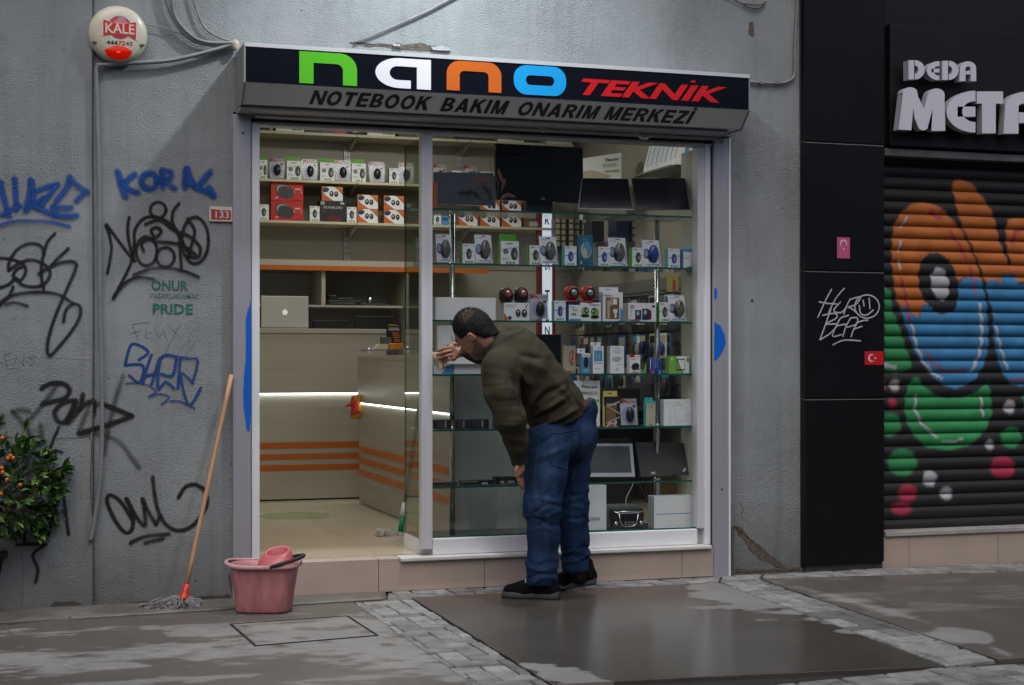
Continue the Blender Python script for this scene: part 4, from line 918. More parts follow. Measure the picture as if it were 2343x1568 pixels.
m = MB(); m.box(wx(2024, .0), 7.0, .0, .25, wz(2040, 357, 0), wz(2040, 340, 0)); m.build("beam", mat("lintel_steel", (.16, .155, .15), .5, .3), lint, bevel=.003)
m = MB(); m.box(wx(2024, .03), 7.0, .03, .25, wz(2040, 339.5, 0), 2.4999); m.build("upper_gap", M_dark, lint)

# roller shutter: every slat a part, the mural is a colour attribute laid over the slats
YSH = .10
SLEFT = [(2021, 655), (2036, 668), (2038, 708), (2048, 729), (2060, 763), (2070, 798), (2083, 826), (2081, 843), (2050, 855), (2021, 851)]
ORA1 = [(2037, 600), (2038, 544), (2043, 514), (2060, 486), (2084, 467), (2112, 462), (2140, 470), (2164, 490), (2185, 514), (2195, 524), (2210, 552), (2223, 583), (2235, 612), (2244, 642), (2236, 655), (2226, 640), (2209, 634), (2192, 640), (2186, 655), (2160, 690), (2119, 697), (2107, 699), (2104, 716), (2098, 727), (2090, 722), (2081, 715), (2076, 701), (2066, 703), (2060, 712), (2050, 690), (2043, 655)]
ORA2 = [(2175, 430), (2178, 416), (2195, 409.5), (2216, 418), (2236, 440), (2256, 465), (2270, 493), (2280, 530), (2284, 552), (2300, 590), (2305, 604), (2300, 560), (2298, 520), (2303, 502), (2322, 498), (2420, 500), (2420, 648), (2322, 645), (2320, 630), (2308, 627), (2291, 632), (2288, 652), (2270, 640), (2256, 650), (2250, 640), (2234, 596), (2222, 565), (2206, 534), (2192, 498), (2182, 462)]
BLU1 = [(2060, 704), (2068, 700), (2076, 706), (2082, 717), (2092, 724), (2100, 726), (2105, 716), (2107, 700), (2125, 696), (2150, 720), (2180, 712), (2188, 690), (2190, 650), (2200, 638), (2220, 634), (2238, 640), (2246, 652), (2254, 690), (2258, 740), (2259, 790), (2251, 829), (2234, 862), (2209, 882), (2182, 889), (2160, 884), (2133, 864), (2109, 835), (2088, 798), (2074, 756), (2065, 730)]
BLU2 = [(2252, 655), (2260, 640), (2272, 638), (2280, 650), (2288, 652), (2290, 634), (2307, 627), (2322, 634), (2326, 650), (2420, 648), (2420, 882), (2330, 884), (2312, 880), (2296, 861), (2282, 826), (2272, 784), (2268, 715), (2262, 690)]
GRN = [(2068, 905), (2078, 878), (2088, 864), (2096, 862), (2108, 880), (2134, 903), (2164, 912), (2200, 910), (2230, 897), (2258, 876), (2264, 905), (2268, 945), (2252, 985), (2216, 1020), (2168, 1030), (2120, 1024), (2092, 1000), (2074, 970), (2066, 935)]
GRN2 = [(2336, 905), (2420, 890), (2420, 1010), (2345, 960)]
def ellq(x, y, cx, cy, rx, ry, rot=0):
    c, s_ = cos(radians(rot)), sin(radians(rot)); dx, dy = x - cx, y - cy; u = dx * c + dy * s_; v = -dx * s_ + dy * c; return (math.hypot(u / rx, v / ry) - 1) * min(rx, ry)
cK = (.011, .011, .012); cO = (.46, .13, .022); cB = (.035, .20, .40); cG = (.024, .25, .075); cW = (.46, .46, .49); cR = (.36, .018, .05); cOd = (.30, .075, .02)
def linep(x, y, P):
    b = 1e9
    for i in range(len(P) - 1):
        ax, ay = P[i]; bx, by = P[i + 1]; vx, vy = bx - ax, by - ay; h = max(0, min(1, ((x - ax) * vx + (y - ay) * vy) / (vx * vx + vy * vy + 1e-9))); b = min(b, math.hypot(x - ax - h * vx, y - ay - h * vy))
    return b
LINES = [([(2239, 697), (2244, 740), (2243, 780), (2237, 815), (2220, 850)], 4.5, cW), ([(2084, 742), (2094, 790), (2110, 828), (2130, 852), (2152, 866)], 3.5, cW), ([(2118, 804), (2130, 828), (2152, 846), (2174, 852), (2206, 845)], 3, cR),
    ([(2058, 636), (2068, 670), (2078, 735)], 3.4, cR), ([(2170, 530), (2190, 556), (2206, 590)], 4, cR), ([(2216, 610), (2222, 640), (2230, 674)], 3, cR), ([(2126, 486), (2136, 494), (2150, 500)], 5, cR), ([(2060, 520), (2072, 498)], 3, cW), ([(2058, 552), (2054, 575)], 3, cW), ([(2055, 596), (2056, 614)], 3, cW),
    ([(2094, 904), (2090, 935), (2106, 970), (2140, 1000)], 3.5, cW), ([(2242, 910), (2246, 952)], 3.5, cW), ([(2152, 1010), (2180, 1012), (2200, 1002)], 2.6, cW), ([(2276, 748), (2288, 800), (2302, 844)], 3.5, cW), ([(2314, 556), (2320, 530), (2342, 524)], 5, cR), ([(2308, 872), (2342, 868)], 4, cR), ([(2020, 835), (2045, 842)], 6, cW)]
CIRC = [(2044, 882, 12, 13, cW), (2039, 922, 10, 12, cR), (2062, 1058, 34, 31, cG), (2125, 1094, 16, 18, cW), (2162, 1129, 14, 14, cW), (2074, 1127, 22, 20, cR), (2060, 1163, 24, 16, cR), (2291, 1070, 28, 27, cR), (2311, 1001, 24, 24, cG), (2307, 931, 13, 15, cW), (2262, 1018, 10, 11, cW), (2033, 972, 26, 27, cG), (2020, 880, 5, 9, cR)]
def bbx(P): return (min(p[0] for p in P) - 6, max(p[0] for p in P) + 6, min(p[1] for p in P) - 6, max(p[1] for p in P) + 6)
SHP = [(SLEFT, cG), (ORA1, cO), (ORA2, cO), (BLU1, cB), (BLU2, cB), (GRN, cG), (GRN2, cG)]; SHB = [bbx(s_[0]) for s_ in SHP]; LNB = [bbx(l_[0]) for l_ in LINES]
def mural(x, y):
    n = mnoise.noise(Vector((x * .11, y * .11, 1))) * 1.6; n2 = mnoise.noise(Vector((x * .03, y * .03, 5)))
    col = cK
    def mix(c, a): return tuple(col[i] + (c[i] - col[i]) * a for i in range(3))
    for (P, c), b in zip(SHP, SHB):
        if b[0] < x < b[1] and b[2] < y < b[3]:
            d = sd(x, y, P) + n * .5; k = 1 + n2 * .2
            col = mix(tuple(q * k for q in c), 1 - sstep(-3.2, 2.6, d + 1.5 * n2))
    if 2275 < x < 2312 and 510 < y < 612: col = mix(cK, 1 - sstep(2.5, 4.5, linep(x, y, [(2280, 515), (2286, 545), (2298, 575), (2308, 604)])))
    for (a, b_, rx, ry, c) in CIRC:
        if abs(x - a) < rx + 8 and abs(y - b_) < ry + 8: col = mix(c, 1 - sstep(-5, 4, ellq(x, y, a, b_, rx, ry) + n))
    for (P, w_, c), b in zip(LINES, LNB):
        if b[0] < x < b[1] and b[2] < y < b[3]: col = mix(c, .85 * (1 - sstep(w_ * .4, w_ + 1, linep(x, y, P) + n * .4)))
    if 2090 < x < 2200 and 560 < y < 730:
        col = mix(cK, 1 - sstep(-1.5, 1.5, ellq(x, y, 2144, 647, 44, 70, -12) + n)); col = mix((.45, .45, .48), 1 - sstep(-2, 2, ellq(x, y, 2148, 650, 20, 38, -10) + n))
    return col
mm_ = bpy.data.materials.new("painted_slat"); mm_.use_nodes = True; N = mm_.node_tree.nodes; L = mm_.node_tree.links; b = N["Principled BSDF"]; at = N.new("ShaderNodeAttribute"); at.attribute_name = "paint"; L.new(at.outputs[0], b.inputs[0]); b.inputs["Roughness"].default_value = .6
nz = N.new("ShaderNodeTexNoise"); nz.inputs["Scale"].default_value = 30; mr = N.new("ShaderNodeMapRange"); mr.inputs[3].default_value = .45; mr.inputs[4].default_value = .75; L.new(nz.outputs[0], mr.inputs[0]); L.new(mr.outputs[0], b.inputs["Roughness"])
MATS["painted_slat"] = mm_
shut = thing("roller_shutter", "closed roller shutter painted with a colourful spray mural of an orange and blue creature", "roller shutter", (wx(2250, YSH), YSH, wz(2250, 1210, YSH)))
ztop, zbot = wz(2150, 350, YSH), wz(2150, 1213, YSH); pitch = .0735; nsl = int((ztop - zbot) / pitch) + 1
xa, xb = wx(2020, YSH), wx(2400, YSH); nx = 190
# cross-section of one slat: (y offset toward the street, z up)
SEC = [(.006, 0), (.001, .002), (.001, .006), (-.004, .010), (-.010, .020), (-.013, .036), (-.010, .052), (-.004, .062), (.001, .066), (.001, .070), (.006, .0725)]
for k in range(nsl):
    zb_ = zbot + k * pitch; m = MB(); cols = []
    for i in range(nx + 1):
        x = xa + (xb - xa) * i / nx
        for (dy, dz) in SEC: m.v.append((x, YSH + dy, zb_ + dz))
    q = len(SEC)
    for i in range(nx):
        for j in range(q - 1): m.face((i * q + j, (i + 1) * q + j, (i + 1) * q + j + 1, i * q + j + 1), 0, True)
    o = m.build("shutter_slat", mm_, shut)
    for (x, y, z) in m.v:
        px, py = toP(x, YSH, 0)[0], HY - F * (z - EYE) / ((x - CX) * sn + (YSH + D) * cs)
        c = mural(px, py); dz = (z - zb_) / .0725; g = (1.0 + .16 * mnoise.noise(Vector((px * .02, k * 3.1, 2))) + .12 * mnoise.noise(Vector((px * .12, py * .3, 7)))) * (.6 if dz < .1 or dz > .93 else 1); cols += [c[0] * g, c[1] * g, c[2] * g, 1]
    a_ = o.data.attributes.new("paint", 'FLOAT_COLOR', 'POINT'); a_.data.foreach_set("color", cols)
m = MB(); m.box(xb + .001, 7.0, YSH - .005, YSH + .02, zbot, ztop + .05); m.build("shutter_far_end", M_nb, shut)
m = MB(); m.box(xa, xb, YSH + .012, YSH + .02, zbot, ztop + .05); m.build("backing", M_dark, shut)
rs = thing("neighbour_step", "beige tiled step with grey stone sill below the painted shutter", "step", (wx(2200), 0, 0))
zt_ = wz(2100, 1212, .0) - .004
m = MB(); m.box(wx(2024, -.02), 7, -.03, .3, zt_ - .028, zt_); m.build("stone_sill", mat("worn_sill", (.36, .345, .33), .55, vary=.15, vscale=12), rs, bevel=.004)
jn = [2005, 2079.5, 2283, 2500, 2740]
for i in range(4):
    a, b = wx(jn[i], -.015), wx(jn[i + 1], -.015); m = MB(); m.box(a + .0015, b - .0015, -.015, .05, -.01, zt_ - .0285); m.build("tile", M_steptile, rs, bevel=.0015)
# ================================================================== COUNTERS
M_lam = mat("greige_laminate", (.44, .415, .35), .38, vary=.07, vscale=1, streak=(1.2, 1.2, 22), detail=8)
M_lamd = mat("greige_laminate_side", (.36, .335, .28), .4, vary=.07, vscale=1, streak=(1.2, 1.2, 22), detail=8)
M_orange = mat("orange_band", (.50, .13, .02), .4, vary=.05)
M_led = emat("led_strip", (.93, 1, .95), 9)
YK = 3.42
k1 = thing("reception_counter", "long greige reception counter with led strip and three orange bands", "counter", (wx(700, YK), YK, FL))
xk0 = RX0 + .02; xk1 = wx(880, 3.44); zt_ = 1.46; zl = .968
m = MB(); m.box(xk0, xk1, YK - .03, YK + .5, zt_ - .035, zt_); m.build("counter_top", M_lam, k1, bevel=.003)
m = MB(); m.box(xk0, xk1, YK - .02, YK + .03, zl + .012, zt_ - .036); m.build("upper_front", M_lam, k1)
m = MB(); m.box(xk0, xk1, YK, YK + .03, FL + .012, zl + .011); m.build("lower_front", M_lam, k1)
m = MB(); m.box(xk0, xk1, YK + .01, YK + .03, FL, FL + .0115); m.build("plinth_gap", M_dark, k1)
for z0, z1 in ((.568, .614), (.486, .529), (.402, .446)):
    m = MB(); m.box(xk0, xk1, YK - .0035, YK - .0005, z0, z1); m.build("orange_band", M_orange, k1)
m = MB(); nled = 74; xl1 = wx(822, YK)
m.box(xk0, xl1, YK - .016, YK - .003, zl + .004, zl + .0115); m.build("led_strip", M_led, k1)
XS = 10.97 * (sn + rr(822) * cs) / (cs - rr(822) * sn) + CX
k2 = thing("side_counter", "greige side counter running towards the window with orange bands and a glass shelf on top", "counter", (XS + .2, 1.8, FL))
Y2a, Y2b = .52, 3.05; zt2 = 1.257; zl2 = .905
m = MB(); m.box(XS - .015, XS + .50, Y2a, Y2b, zt2 - .03, zt2); m.build("counter_top", M_lamd, k2, bevel=.002)
m = MB(); m.box(XS - .012, XS + .03, Y2a, Y2b - .001, zl2 + .012, zt2 - .0305); m.build("upper_front", M_lamd, k2)
m = MB(); m.box(XS, XS + .03, Y2a, Y2b - .001, FL + .012, zl2 + .0115); m.build("lower_front", M_lamd, k2)
m = MB(); m.box(XS - .010, XS - .002, Y2a, Y2b - .02, zl2 + .004, zl2 + .0115); m.build("led_strip", M_led, k2)
for z0, z1 in ((.559, .602), (.477, .518), (.387, .430)):
    m = MB(); m.box(XS - .0035, XS - .0005, Y2a, Y2b - .002, z0, z1); m.build("orange_band", M_orange, k2)
M_corr = mat("pinstriped_grey_board", (.36, .375, .37), .55, vary=.1, vscale=1, streak=(90, 1, .3), detail=2)
m = MB(); m.box(XS + .031, XS + .50, Y2a + .0, Y2a + .02, FL + .01, zt2 - .031); m.build("end_panel", M_corr, k2)
m = MB(); m.box(XS + .47, XS + .50, Y2a + .021, Y2b, FL + .01, zt2 - .031); m.build("back_panel", M_lamd, k2)
# glass shelf on posts
zg = 1.292
m = MB(); m.box(XS + .01, XS + .36, 1.7, 3.04, zg, zg + .008); m.build("glass_top", M_shelfglass, k2)
m = MB(); m.box(XS + .009, XS + .361, 1.696, 1.6995, zg, zg + .008); m.box(XS + .009, XS + .3605, 3.041, 3.044, zg, zg + .008); m.build("glass_edge", M_gedge, k2)
for (x, y) in ((XS + .05, 2.95), (XS + .32, 2.95), (XS + .05, 1.8), (XS + .32, 1.8)):
    m = MB(); m.lathe([(.012, zt2), (.012, zg), (.014, zg + .008), (.014, zg + .016), (.009, zg + .022), (0, zg + .024)], (x, y, 0), seg=14); m.build("post", M_chrome, k2)

# ================================================================== HUTCH BEHIND THE COUNTER
YH = 4.15
hu = thing("wall_hutch", "greige wall cabinet with orange trim strip and open grey compartments behind the counter", "wall cabinet", (wx(760, YH), YH, 1.4))
M_hback = mat("grey_compartment_back", (.30, .30, .31), .6, vary=.04)
xh0, xh1 = RX0 + .01, wx(931, YH)
def zH(py, px=760, Y=YH): return wz(px, py, Y)
m = MB(); m.box(xh0, xh1 + .6, YH, RY1 - .001, zH(606, 600), zH(606, 600) + .045); m.build("top_board", M_lam, hu)
m = MB(); m.box(xh0, wx(1118, YH), YH - .012, YH - .001, zH(617, 600), zH(606, 600)); m.build("orange_trim", M_orange, hu)
m = MB(); m.box(xh0, xh1 - .03, RY1 - .03, RY1 - .002, 1.2, zH(617, 600) - .001); m.build("back", M_hback, hu)
m = MB(); m.box(wx(737, YH), wx(746, YH), YH + .03, RY1 - .031, zH(698), zH(617, 600) - .001); m.build("divider", M_lam, hu)
m = MB(); m.box(xh0, xh1 - .03, YH + .03, RY1 - .031, zH(703), zH(698) - .0005); m.build("shelf", M_lam, hu)
m = MB(); m.box(wx(929, YH), wx(932, YH) + .01, YH, RY1 - .031, 1.0, zH(617, 600) - .001); m.build("side", M_lam, hu)
def onz(name, lab, cat, a, b, top, bot, Y, dp, mm, bev=.004, group=None, mats=None):
    m = MB(); m.box(wx(a, Y), wx(b, Y), Y, Y + dp, wz((a + b) / 2, bot, Y), wz((a + b) / 2, top, Y)); o = m.build(name, mm, None, lab, cat, group, bevel=bev); return o
# things standing there
t = thing("laptop", "open silver laptop with an apple emblem seen from behind on the counter", "laptop", W(650, 752, 3.5))
m = MB(); z0, z1 = zt_ + .001, wz(650, 677.6, 3.45)
z0 = 1.461
def lean(m, k, zb): m.v = [(x, y + k * (z - zb), z) for x, y, z in m.v]
m.box(wx(598, 3.45), wx(706, 3.45), 3.46, 3.468, z0 + .01, z1); m.build("lid", mat("laptop_silver", (.62, .62, .60), .4, .3, vary=.03), t, bevel=.003)
m = MB(); m.box(wx(598, 3.45), wx(706, 3.45), 3.47, 3.70, z0, z0 + .016); m.build("base", MATS["laptop_silver"], t, bevel=.003)
ap = []; ac = W(651.5, 714.5, 3.458); q = .021
apo = [(0, .55), (.25, .72), (.55, .72), (.8, .5), (.66, .25), (.68, -.1), (.88, -.32), (.72, -.7), (.45, -.98), (.2, -.98), (0, -.9), (-.22, -.98), (-.48, -.95), (-.75, -.62), (-.9, -.15), (-.88, .3), (-.62, .66), (-.28, .72)]
m = MB(); earcap(m, [(ac.x + a * q, ac.z + b * q) for a, b in apo], 3.4585, 3.46); m.prism([(ac.x + a * q, ac.z + b * q) for a, b in [(0, .78), (.05, 1.05), (.35, 1.35), (.32, 1.0)]][::-1], 3.4585, 3.46)
m.build("emblem", emat("glowing_emblem", (.85, .88, .85), .5), t, "pale fruit emblem with a bite out of its side")
def desk_screen(a, b, top, lab):
    t = thing("monitor", lab, "monitor", W((a + b) / 2, 752, 3.75)); Y = 3.75
    m = MB(); m.box(wx(a, Y), wx(b, Y), Y, Y + .03, 1.43, wz(a, top, Y)); m.build("screen_back", M_black, t, bevel=.006)
    m = MB(); c = (wx(a, Y) + wx(b, Y)) / 2; m.box(c - .04, c + .04, Y + .04, Y + .07, 1.2, 1.5); m.build("stand", M_black, t)
desk_screen(715, 799, 732, "left black monitor behind the reception counter"); desk_screen(812, 906, 723, "right taller black monitor behind the reception counter")
zs_ = zH(698) ; Yt = YH + .08
def s_box(name, lab, cat, a, b, top, mm, dp=.15, Y=Yt, zb=None, bev=.004):
    zb = zs_ if zb is None else zb; m = MB(); m.box(wx(a, Y), wx(b, Y), Y, Y + dp, zb, wz((a + b) / 2, top, Y)); return m.build(name, mm, None, lab, cat, bevel=bev)
s_box("docking_unit", "flat black device on the hutch shelf with a silver front strip", "device", 748, 824, 688, M_black)
m = MB(); Y = Yt - .001; m.box(wx(756, Y), wx(812, Y), Y - .001, Y, wz(780, 695, Y), wz(780, 692.5, Y)); o = m.build("front_strip", M_chrome, bpy.data.objects["docking_unit"])
s_box("label_printer", "small black printer standing at the left end of the hutch shelf", "printer", 752, 770, 676, M_black, .1, Yt + .02, wz(786, 688.2, Yt + .02))
s_box("black_box_stack", "thin black case lying on the flat black device", "case", 771, 807, 682, M_black, .08, Yt + .02, wz(786, 688.2, Yt + .02))
t = thing("pen_cup", "small chrome cup of pens on a black tray in the hutch", "pen cup", W(846, 695, Yt)); c = W(846, 697, Yt + .05)
m = MB(); m.lathe([(.022, zs_ + .012), (.024, zs_ + .075), (.021, zs_ + .075), (.019, zs_ + .02)], (c.x, c.y, 0), seg=14); m.build("cup", M_chrome, t)
for k in range(4): m = MB(); m.tube([(c.x + .006 * k - .01, c.y, zs_ + .03), (c.x + .012 * k - .022, c.y, zs_ + .10 + .004 * (k % 2))], .003, 6); m.build("pen", M_black, t)
s_box("paper_tray", "low black tray under the pen cup", "tray", 826, 882, 695.5, M_black, .2)
# leaflet stand and card box on the glass shelf of the side counter
YF = 2.8; zgt = zg + .0085
t = thing("leaflet_holder", "leaflet and business card holder with black leaflet on the side counter glass", "leaflet holder", W(900, 803, YF))
def fy(name, a, b, c, d, Y, mm, dp=.004, parent=None): m = MB(); m.box(wx(a, Y), wx(b, Y), Y, Y + dp, wz((a + b) / 2, d, Y), wz((a + b) / 2, c, Y)); return m.build(name, mm, parent)
M_leaf = mat("black_leaflet", (.02, .02, .022), .35)
fy("leaflet", 885, 917, 739, 788, YF, M_leaf, .004, t)
m = MB()
for k, (cc) in enumerate(((.4, .5, .05), (.5, .5, .5), (.5, .2, .03), (.1, .3, .6))): pass
for (x0_, x1_, y_, mmn) in ((888, 903, 744, 0), (903, 912, 745, 1), (890, 912, 751, 2), (888, 914, 755, 2), (897, 912, 762, 1), (898, 914, 767, 1), (900, 914, 772, 1), (901, 913, 777, 1), (902, 914, 781, 1)):
    m.quad((wx(x0_, YF), YF - .001, wz(x0_, y_ + 1.3, YF)), (wx(x1_, YF), YF - .001, wz(x0_, y_ + 1.3, YF)), (wx(x1_, YF), YF - .001, wz(x0_, y_ - 1, YF)), (wx(x0_, YF), YF - .001, wz(x0_, y_ - 1, YF)), mmn)
m.build("print", [mat("print_lime", (.3, .4, .05), .5), mat("print_orange", (.5, .15, .03), .5), mat("print_grey", (.4, .4, .4), .5)], t)
m = MB(); m.box(wx(876, YF - .08), wx(897, YF - .08), YF - .09, YF - .02, zgt + .04, zgt + .09); lean(m, .5, zgt); m.build("card_box", M_leaf, t)
m = MB(); m.prism([(wx(855, YF - .1), zgt), (wx(888, YF - .1), zgt), (wx(888, YF - .1), zgt + .04), (wx(868, YF - .1), zgt + .04)], YF - .1, YF - .01); m.build("card_tray", mat("cream_tray", (.55, .5, .35), .4), t)
m = MB(); m.box(wx(889, YF - .08), wx(922, YF - .08), YF - .09, YF - .005, zgt, zgt + .045); m.build("amber_base", mat("amber_acrylic", (.55, .2, .02), .2), t, bevel=.004)
# red and yellow duster hung over the corner of the side counter
t = thing("cleaning_cloth", "crumpled red and yellow cleaning cloth hung over the corner of the side counter", "cloth", (XS, 3.0, .98))
M_cloth = mat("red_yellow_cloth", (.5, .05, .02), .9, vary=.2, vscale=30, bump=.5)
n_ = M_cloth.node_tree; b = n_.nodes["Principled BSDF"]; nz = n_.nodes.new("ShaderNodeTexNoise"); nz.inputs["Scale"].default_value = 14; geo = n_.nodes.new("ShaderNodeNewGeometry"); n_.links.new(geo.outputs[0], nz.inputs["Vector"])
rp = n_.nodes.new("ShaderNodeValToRGB"); rp.color_ramp.elements[0].position = .5; rp.color_ramp.elements[0].color = (.5, .03, .015, 1); rp.color_ramp.elements[1].position = .6; rp.color_ramp.elements[1].color = (.55, .33, .05, 1); n_.links.new(nz.outputs[0], rp.inputs[0]); n_.links.new(rp.outputs[0], b.inputs["Base Color"])
m = MB(); Yd = 3.0; rnd = random.Random(4)
def clothtube(pts, rs):
    R = []
    for i, (p, r) in enumerate(zip(pts, rs)):
        c = W(p[0], p[1], Yd); R.append([(c.x + r * cos(a) * (1 + .35 * sin(3 * a + i)), c.y - .03 + .5 * r * sin(a) * (1 + .3 * cos(5 * a + i * 2)), c.z + .35 * r * cos(a + 1) * .3) for a in [2 * pi * j / 14 for j in range(14)]])
    m.loft(R)
clothtube([(840, 903), (832, 908), (822, 914), (812, 922), (802, 926), (793, 930)], [.02, .045, .05, .04, .03, .02]); clothtube([(818, 905), (814, 920), (812, 938), (811, 958)], [.04, .045, .04, .035])
m.build("cloth", M_cloth, t)
# flat mop leaning inside
t = thing("flat_mop", "dust mop with green base leaning inside against the display glass", "mop", G(905, 1220, FL))
mg = G(905, 1221, FL); Ym = mg.y
m = MB(); m.tube([W(965, 880, .5), W(955, 950, Ym - .22), W(945, 1020, Ym - .15), W(926, 1152, Ym)], .012, 8); m.build("pole", mat("steel_pole", (.16, .17, .17), .3, .6), t)
m = MB(); m.tube([W(926, 1150, Ym), W(920.5, 1180, Ym)], [.016, .018], 10); m.build("socket", M_white, t)
m = MB(); M_gp = mat("green_plastic", (.01, .30, .11), .4); m.tube([W(920.5, 1179, Ym), W(917, 1216, Ym)], [.015, .018], 10); m.tube([W(886, 1217, Ym), W(928, 1222, Ym)], .017, 8); m.build("base", M_gp, t)
m = MB(); rnd = random.Random(2)
for k in range(330):
    a = rnd.random(); px = 862 + 72 * a; py = 1214 + 12 * a + rnd.uniform(-6, 5); c = W(px, py, Ym - .05 + rnd.uniform(-.05, .05)); c.z = max(FL + .006, min(c.z, FL + .04)); m.tube([c, c + Vector((rnd.uniform(-.02, .02), rnd.uniform(-.03, .01), -.015)), c + Vector((rnd.uniform(-.03, .03), -.03 + rnd.uniform(-.02, .02), -c.z + FL + .006))], .005, 5)
m.build("mop_fringe", mat("grey_fringe", (.42, .40, .37), .95, vary=.3, vscale=60), t, kind="stuff")

# ================================================================== BACK WALL SHELVES
YB4 = 4.28
M_shelfb = mat("cream_shelf_board", (.55, .51, .37), .5, vary=.05)
M_track = mat("shelf_track_grey", (.40, .41, .42), .45, .4)
M_wallp = mat("taupe_back_panel", (.34, .315, .265), .55, vary=.05, vscale=1, streak=(1, 1, 14))
m = MB(); m.box(RX0 + .002, wx(1350, RY1), RY1 - .012, RY1 - .002, 2.0, RZ1 - .001); o = m.build("wall_panelling", M_wallp, kind="structure")
xj1, xj2 = wx(817, YB4), wx(1077, YB4)
ZSH = [3.057, 2.674, 2.344]; NM = ["top", "middle", "lower"]; XE = [wx(1312, YB4), wx(1270, YB4), wx(1268, YB4)]
for z, nm, xe in zip(ZSH, NM, XE):
    t = thing("wall_shelf", nm + " cream wall shelf on slotted tracks at the back of the shop", "shelf", (wx(900, YB4), YB4, z - .02))
    for a, b in ((RX0 + .01, xj1 - .003), (xj1 + .003, xj2 - .003), (xj2 + .003, xe)):
        m = MB(); m.box(a, b, YB4, RY1 - .013, z - .02, z); m.build("board", M_shelfb, t)
    for xb_ in (xj1, xj2):
        m = MB(); m.prism([(YB4 + .02, z - .021), (RY1 - .03, z - .021), (RY1 - .03, z - .10), (RY1 - .07, z - .09)], xb_ - .012, xb_ + .012, 0, None, lambda a, y, c: (y, a, c)); m.build("bracket", M_track, t)
for px_ in (794, 1052):
    t = thing("shelf_track", "slotted grey steel shelf track on the back wall, %s of the two" % ("left" if px_ < 900 else "right"), "shelf track", (wx(px_, RY1), RY1, 2)); xt = wx(px_, RY1 - .03)
    for dx in (-.013, .013):
        m = MB(); m.box(xt + dx - .011, xt + dx + .011, RY1 - .03, RY1 - .0125, 2.05, 3.3); m.build("upright", M_track, t)
        m = MB(); zz = 2.1
        while zz < 3.2: m.box(xt + dx - .003, xt + dx + .003, RY1 - .0308, RY1 - .0302, zz, zz + .022); zz += .05
        m.build("slots", M_dark, t, kind="stuff")

# ================================================================== GLASS DISPLAY CASE
SZ = [2.046, 1.751, 1.442, 1.147, .847, .538]; SN = ["topmost", "second", "third", "fourth", "fifth", "lowest"]
YD0, YD1 = .085, .40
case = thing("display_case", "glass display case of six green edged shelves behind the shop window", "display case", (wx(1300, .2), .25, FL + .09))
xd0, xd1 = wx(963, .06), wx(1588, .08)
for z in SZ:
    m = MB(); m.box(xd0 + .02, xd1, YD0, YD1, z - .009, z); m.build("glass_shelf", M_shelfglass, case)
    m = MB(); m.box(xd0 + .02, xd1, YD0 - .0025, YD0 - .0005, z - .0095, z + .0005); m.build("shelf_edge", M_gedge, case)
m = MB(); m.box(xd0, xd0 + .006, .07, .42, FL + .08, 2.42); m.build("side_glass", glassmat("side_glass", (.80, .86, .79)), case)
m = MB(); m.box(xd0 - .0005, xd0 + .0065, .4205, .4235, FL + .08, 2.42); m.build("side_glass_edge", M_gedge, case)
m = MB(); m.box(xd0 - .004, xd1 + .06, .061, .424, FL, FL + .075); m.build("plinth", M_aluw, case)
m = MB(); m.box(xd0 + .01, xd1, .07, .42, FL + .0755, FL + .082); m.build("bottom_glass", mat("dark_base_glass", (.05, .06, .06), .1, spec=.7), case)
m = MB(); m.box(xd1 + .004, xd1 + .035, .07, .27, FL + .076, 2.43); m.build("white_side_board", mat("side_board", (.47, .46, .40), .5, vary=.05), case)
for a in (1034.5, 1503):
    xp = wx(a, .22)
    m = MB(); m.lathe([(.016, FL + .083), (.016, 2.03)], (xp, .22, 0), seg=16); m.build("post", mat("post_chrome", (.42, .43, .46), .16, 1.0, vary=.1, vscale=3), case)
    for z in SZ:
        m = MB(); m.lathe([(.021, z + .0005), (.021, z + .008), (.0165, z + .012)], (xp, .22, 0), seg=14); m.build("collar", M_chrome, case)

# ================================================================== PACKAGES
CM = {}
def c_(name, col, rough=.45, **k): return mat("ink_" + name, col, rough, vary=k.pop("vary", .03), **k)
INK = dict(w=c_("white", (.80, .82, .85)), g=c_("green", (.10, .36, .03)), gd=c_("leaf", (.13, .30, .06)), k=c_("black", (.015, .015, .017)), dk=c_("charcoal", (.045, .048, .052)), c=c_("cyan", (.12, .42, .48)), b=c_("blue", (.02, .06, .30)), b2=c_("sky", (.07, .30, .55)),
           r=c_("red", (.55, .015, .012)), o=c_("orange", (.55, .13, .02)), gy=c_("grey", (.30, .31, .32)), lg=c_("silver", (.45, .46, .50)), t=c_("teal", (.01, .13, .20)), cr=c_("cream", (.50, .46, .33)), y=c_("yellow", (.55, .48, .14)), br=c_("brown", (.19, .11, .05)), nv=c_("navy", (.02, .03, .10)), p=c_("pink", (.50, .05, .15)), lv=c_("lavender", (.30, .32, .50)), lm=c_("lime", (.20, .45, .08)), dr=c_("maroon", (.12, .01, .012)), tq=c_("turquoise", (.05, .42, .40)))
IK = list(INK); IM = [INK[k] for k in IK]
M_shell = glassmat("clear_shell", (.93, .94, .95), .16, 1.3)
